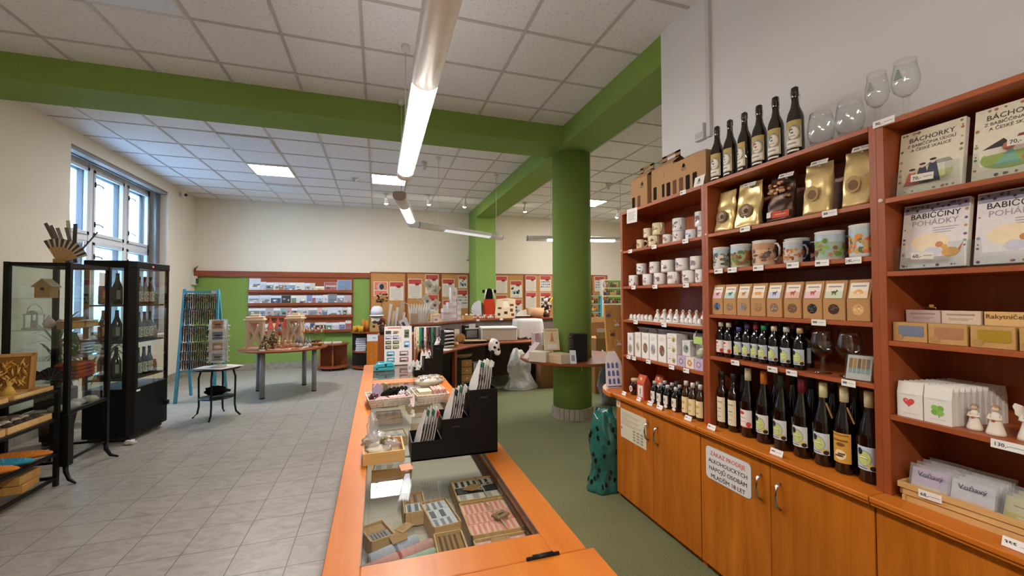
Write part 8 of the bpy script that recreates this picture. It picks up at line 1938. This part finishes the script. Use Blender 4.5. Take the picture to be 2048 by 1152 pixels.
sp_ = T('postcard_spinner', 'white wire spinner of postcards on the small black table', 'postcard stand', (-1.93, 6.22, 0.635))
m = MB('#cfcac2').tube([(0, 0, 0.02), (0, 0, 0.6)], 0.008).lathe([(0.0, 0), (0.09, 0), (0.085, 0.015), (0.0, 0.02)], 20)
P('pole', sp_, m, 'satin')
for f_ in range(3):
    a = -pi / 2 + 0.15 + 2 * pi / 3 * f_
    fm = Matrix.Rotation(a + pi / 2, 4, 'Z')
    m = MB('#d5d0c8'); m.M = fm
    for xx in (-0.075, 0.075): m.tube([(xx, -0.07, 0.05), (xx, -0.05, 0.58)], 0.003, 5)
    for q in range(4):
        z0 = 0.06 + 0.135 * q
        m.tube([(-0.075, -0.065, z0), (-0.075, -0.095, z0 + 0.005), (0.075, -0.095, z0 + 0.005), (0.075, -0.065, z0)], 0.003, 5).tube([(-0.075, -0.066, z0 + 0.05), (-0.075, -0.1, z0 + 0.055), (0.075, -0.1, z0 + 0.055), (0.075, -0.066, z0 + 0.05)], 0.003, 5)
    P('wire_rack', sp_, m.N(), 'satin')
    for q in range(4):
        z0 = 0.066 + 0.135 * q
        p = Matrix.Translation((-1.93, 6.22, 0.635)) @ fm @ Vector((0, -0.088, z0))
        pm = MB('#d6d2cc').X((0, 0, 0), 0, -0.1).box(-0.066, 0.066, 0, 0.004, 0, 0.125)
        pm.C(('#8d9298', '#a8886a', '#6f7a84', '#c08a5a', '#b0b4b8', '#7a7670')[(q + f_ * 2) % 6]).box(-0.055, 0.055, -0.0008, 0, 0.012, 0.11).C(('#4a4e52', '#d8d4cc', '#3a3c40')[(q + f_) % 3]).box(-0.03, 0.035, -0.0014, -0.0008, 0.035, 0.075)
        S('postcard', 'postcard in the wire spinner, %s tier from the bottom on the %s side' % (ORD[q], ('front', 'window', 'back')[f_] if f_ != 1 else 'counter'), 'postcard', pm.N(), 'print', p, a + pi / 2, 'postcards in the spinner')
# round table of gifts
tx, ty, TT = -1.43, 7.55, 0.72
rt = T('round_table', 'round cherry table of wooden gifts with four grey steel legs', 'table', (tx, ty, 0))
P('top', rt, MB().lathe([(0, TT - 0.028), (0.625, TT - 0.028), (0.635, TT - 0.02), (0.635, TT - 0.006), (0.63, TT), (0, TT)], 64, smooth=False), 'desk')
for x, y in ((-1.84, 7.73), (-1.64, 7.1), (-1.21, 8.0), (-0.98, 7.44)):
    l_ = P('leg', rt, MB('#8f9194').cyl(x - tx, y - ty, 0.02, 0.035, TT - 0.048, 20), 'satin')
    P('foot', l_, MB('#151415').cyl(x - tx, y - ty, 0, 0.037, 0.02, 18), 'satin')
TT += 0.0005
def wlantern(label, x, y, h, w, rz):
    t = T('wooden_lantern', label, 'lantern', (x, y, TT), rz, 'pale wooden lanterns')
    q = w / 2; m = MB()
    for a in (-q, q):
        for b_ in (-q, q): m.box(a - 0.014, a + 0.014, b_ - 0.014, b_ + 0.014, 0.02, h * 0.82)
    m.box(-q - 0.02, q + 0.02, -q - 0.02, q + 0.02, 0, 0.022).box(-q - 0.015, q + 0.015, -q - 0.015, q + 0.015, h * 0.76, h * 0.82)
    P('frame', t, m, 'birch')
    for f_ in range(4):
        mm = MB(); mm.M = Matrix.Rotation(pi / 2 * f_, 4, 'Z')
        mm.prism([(-q, 0.03), (-q + 0.035, 0.03), (q, h * 0.76), (q - 0.035, h * 0.76)], -q - 0.008, -q + 0.004, 'y').prism([(q - 0.035, 0.03), (q, 0.03), (-q + 0.035, h * 0.76), (-q, h * 0.76)], -q - 0.010, -q + 0.002, 'y')
        P('cross_brace', t, mm.N(), 'birch')
    P('lid', t, MB().box(-q - 0.04, q + 0.04, -q - 0.04, q + 0.04, h * 0.82, h * 0.86).box(-q - 0.02, q + 0.02, -q - 0.02, q + 0.02, h * 0.86, h * 0.93).box(-q * 0.6, q * 0.6, -q * 0.6, q * 0.6, h * 0.93, h), 'birch', 0.002)
wlantern('pale wooden lantern with crossed sides at the left of the round table', -1.79, 7.32, 0.535, 0.2, 0.1)
wlantern('pale wooden lantern with crossed sides at the middle of the round table', -1.31, 7.76, 0.53, 0.19, -0.1)
for k, (x, lb) in enumerate(((-1.69, 'paper house with a red cone roof, first from left on the round table'), (-1.585, 'paper house with a red cone roof, second from left on the round table'), (-1.48, 'paper house with a red cone roof, third from left on the round table'))):
    t = T('candle_house', lb, 'ornament', (x, 7.80 + 0.02 * k, TT), 0, 'houses with red roofs')
    P('house', t, MB('#d3b494').bx(0, 0, 0, 0.078, 0.07, 0.28).C('#b08a64').prism([(-0.02, 0.04), (0.02, 0.04), (0.02, 0.1), (0, 0.13), (-0.02, 0.1)], -0.036, -0.035, 'y').C('#e0c8ac').prism([(-0.039, 0.2), (0, 0.24), (0.039, 0.2), (0.039, 0.21), (0, 0.255), (-0.039, 0.21)], -0.0362, -0.035, 'y'), 'matte')
    P('roof', t, MB('#b8503e').lathe([(0.052, 0.28), (0.03, 0.36), (0.0, 0.47)], 12, smooth=False), 'matte')
bd = T('bird_figure', 'small grey and red wooden bird on a stick in the middle of the round table', 'figurine', (-1.50, 7.55, TT))
P('stick', bd, MB('#c9b49a').lathe([(0.03, 0), (0.03, 0.012), (0.006, 0.014), (0.006, 0.2)], 12), 'matte')
P('body', bd, MB('#8a8e94').sph(0, 0, 0.27, 0.03, 0.03, 0.06).C('#b8462e').sph(0, -0.008, 0.225, 0.026, 0.026, 0.045).C('#4a4e54').sph(0, 0, 0.345, 0.022), 'matte')
for k, (x, y, s_) in enumerate(((-1.62, 7.17, 1.0), (-1.55, 7.32, 1.15))):
    t = T('tabletop_tree', 'small dark twig tree on the round table, %s' % ('the one in front of the left lantern', 'the one right of the left lantern')[k], 'ornament', (x, y, TT))
    m = MB('#6a5638'); rn = random.Random(k)
    for q in range(60):
        u = rn.random(); a = rn.uniform(0, 2 * pi); r_ = 0.075 * (1 - u) * s_
        m.C(rn.choice(['#8a7a58', '#6a5a3c', '#a8946a', '#5a5238'])).sph(r_ * cos(a), r_ * sin(a), 0.03 + 0.2 * u * s_, 0.014, 0.014, 0.018, 6, 4)
    P('twigs', t, m, 'matte')
    P('trunk', t, MB('#5a4028').lathe([(0.03, 0), (0.012, 0.02), (0.008, 0.22 * s_), (0, 0.25 * s_)], 8), 'matte')
for k, (x, y, s_) in enumerate(((-1.17, 7.38, 0.19), (-1.10, 7.44, 0.17), (-1.04, 7.36, 0.16), (-1.23, 7.46, 0.22))):
    t = T('felt_gnome', 'grey-white pointed gnome on the right of the round table, %s from left' % ORD[(1, 2, 3, 0)[k]], 'figurine', (x, y, TT), 0, 'pointed gnomes')
    P('body', t, MB('#bdb6b0').lathe([(0.032, 0), (0.035, 0.02), (0.032, 0.05), (0.026, 0.07)], 14).C('#8f8a88').lathe([(0.036, 0.055), (0.022, s_ * 0.6), (0.0, s_)], 14), 'cloth')
    P('nose', t, MB('#c9a58a').sph(0, -0.04, 0.062, 0.01), 'matte')
    P('beard', t, MB('#dcd8d4').sph(0, -0.032, 0.035, 0.025, 0.018, 0.03), 'cloth')
for k in range(11):
    x, y = -1.17 + 0.03 * k, 7.66 + 0.03 * (k % 3)
    t = T('wooden_tulip', 'wooden tulip in the bunch at the right of the round table, %s from left' % ORD[k], 'flower', (x, y, TT), 0, 'wooden tulips')
    h_ = 0.2 + 0.03 * (k % 3)
    P('stem', t, MB('#6a7a3a').tube([(0, 0, 0), (0.003, 0, h_)], 0.003, 5).C('#58683a').prism([(0, 0.02), (0.015, 0.09), (0.03, 0.15), (0.01, 0.1)], -0.002, 0.002, 'y'), 'matte')
    P('bloom', t, MB(('#d8a85a', '#c96a54', '#e0c08a', '#d88a5a', '#c9b48a')[k % 5]).lathe([(0.004, h_), (0.016, h_ + 0.015), (0.014, h_ + 0.04), (0.006, h_ + 0.055), (0, h_ + 0.056)], 10), 'satin')
bk_ = T('basket', 'small woven basket of dried flowers at the right of the round table', 'basket', (-0.96, 7.52, TT))
P('weave', bk_, MB('#b08a58').lathe([(0.06, 0), (0.1, 0.03), (0.11, 0.05), (0.1, 0.05), (0, 0.02)], 20), 'card')
m = MB()
for q in range(24): a = random.uniform(0, 2 * pi); r_ = 0.07 * random.random(); m.C(random.choice(['#5a3a2a', '#8a6a3a', '#3a2a24', '#a87a54'])).sph(r_ * cos(a), r_ * sin(a), 0.05 + 0.04 * random.random(), 0.018, 0.018, 0.016, 6, 4)
P('flowers', bk_, m, 'matte')
rn = random.Random(31)
for k in range(16):
    a = pi + 0.1 + (pi - 0.5) * k / 15 ; r_ = 0.52 - 0.05 * (k % 3)
    item('wooden_ornament', 'small flat pale ornament along the near edge of the round table, %s from left' % ORD[k], 'ornament', tx + r_ * cos(a), ty + r_ * sin(a), TT, MB(('#d9cbb4', '#c9b79c', '#dcd6cc', '#b8a080')[k % 4]).prism([(0.045 * cos(2 * pi * i / 10) * (1 if i % 2 else 0.75), 0.045 * sin(2 * pi * i / 10) * (1 if i % 2 else 0.75)) for i in range(10)], 0, 0.012).C('#a8906a').bx(0, 0, 0.012, 0.03, 0.02, 0.004), 'matte', rn.uniform(0, 3), 'small flat ornaments')
for k in range(5):
    item('wooden_angel', 'small pale wooden angel in the middle of the round table, %s from left' % ORD[k], 'figurine', -1.66 + 0.085 * k, 7.44 + 0.02 * (k % 2), TT, MB('#d8b98c').lathe([(0.028, 0), (0.014, 0.07), (0.008, 0.08)], 12).C('#e0c4a0').sph(0, 0, 0.095, 0.016).C('#c9a06a').prism([(-0.045, 0.05), (0, 0.07), (0.045, 0.05), (0.05, 0.09), (0, 0.08), (-0.05, 0.09)], 0.008, 0.014, 'y'), 'matte', 0, 'small wooden angels')
# low curved cabinet behind the round table
lc = T('low_cabinet', 'low half-round cherry cabinet on castors by the leaflet rack', 'cabinet', (-0.89, 9.62, 0))
hc = [(0.32 * cos(a), -0.02 + 0.32 * sin(a)) for a in [pi + pi * i / 16 for i in range(17)]]
P('base_board', lc, MB().prism(hc + [(0.32, 0.12), (-0.32, 0.12)], 0.05, 0.075), 'desk', 0.002)
P('top', lc, MB().prism([(x * 0.93, y * 0.93) for x, y in hc] + [(0.298, 0.12), (-0.298, 0.12)], 0.52, 0.545), 'desk', 0.002)
P('back_panel', lc, MB().box(-0.26, 0.26, 0.08, 0.1, 0.075, 0.52), 'cherry')
P('divider', lc, MB().box(-0.012, 0.012, -0.2, 0.08, 0.075, 0.52), 'cherry')
P('side_panel', lc, MB().box(-0.26, -0.24, -0.1, 0.08, 0.075, 0.52), 'cherry')
for x, y in ((-0.2, -0.15), (0.2, -0.15), (0, -0.3), (-0.2, 0.05), (0.2, 0.05)): P('castor', lc, MB('#1a1819').X((x, y, 0.025), 0, 0, pi / 2).lathe([(0.015, -0.012), (0.025, -0.01), (0.025, 0.01), (0.015, 0.012)], 12).N(), 'satin')
for k in range(2): item('leaflet_stack', 'pale stack of leaflets on the low half-round cabinet, %s' % ('left one', 'right one')[k], 'leaflets', -1.02 + 0.2 * k, 9.60, 0.5455, MB('#d2ccc0').box(-0.09, 0.09, -0.06, 0.06, 0, 0.03), 'paper', 0.1 * k)
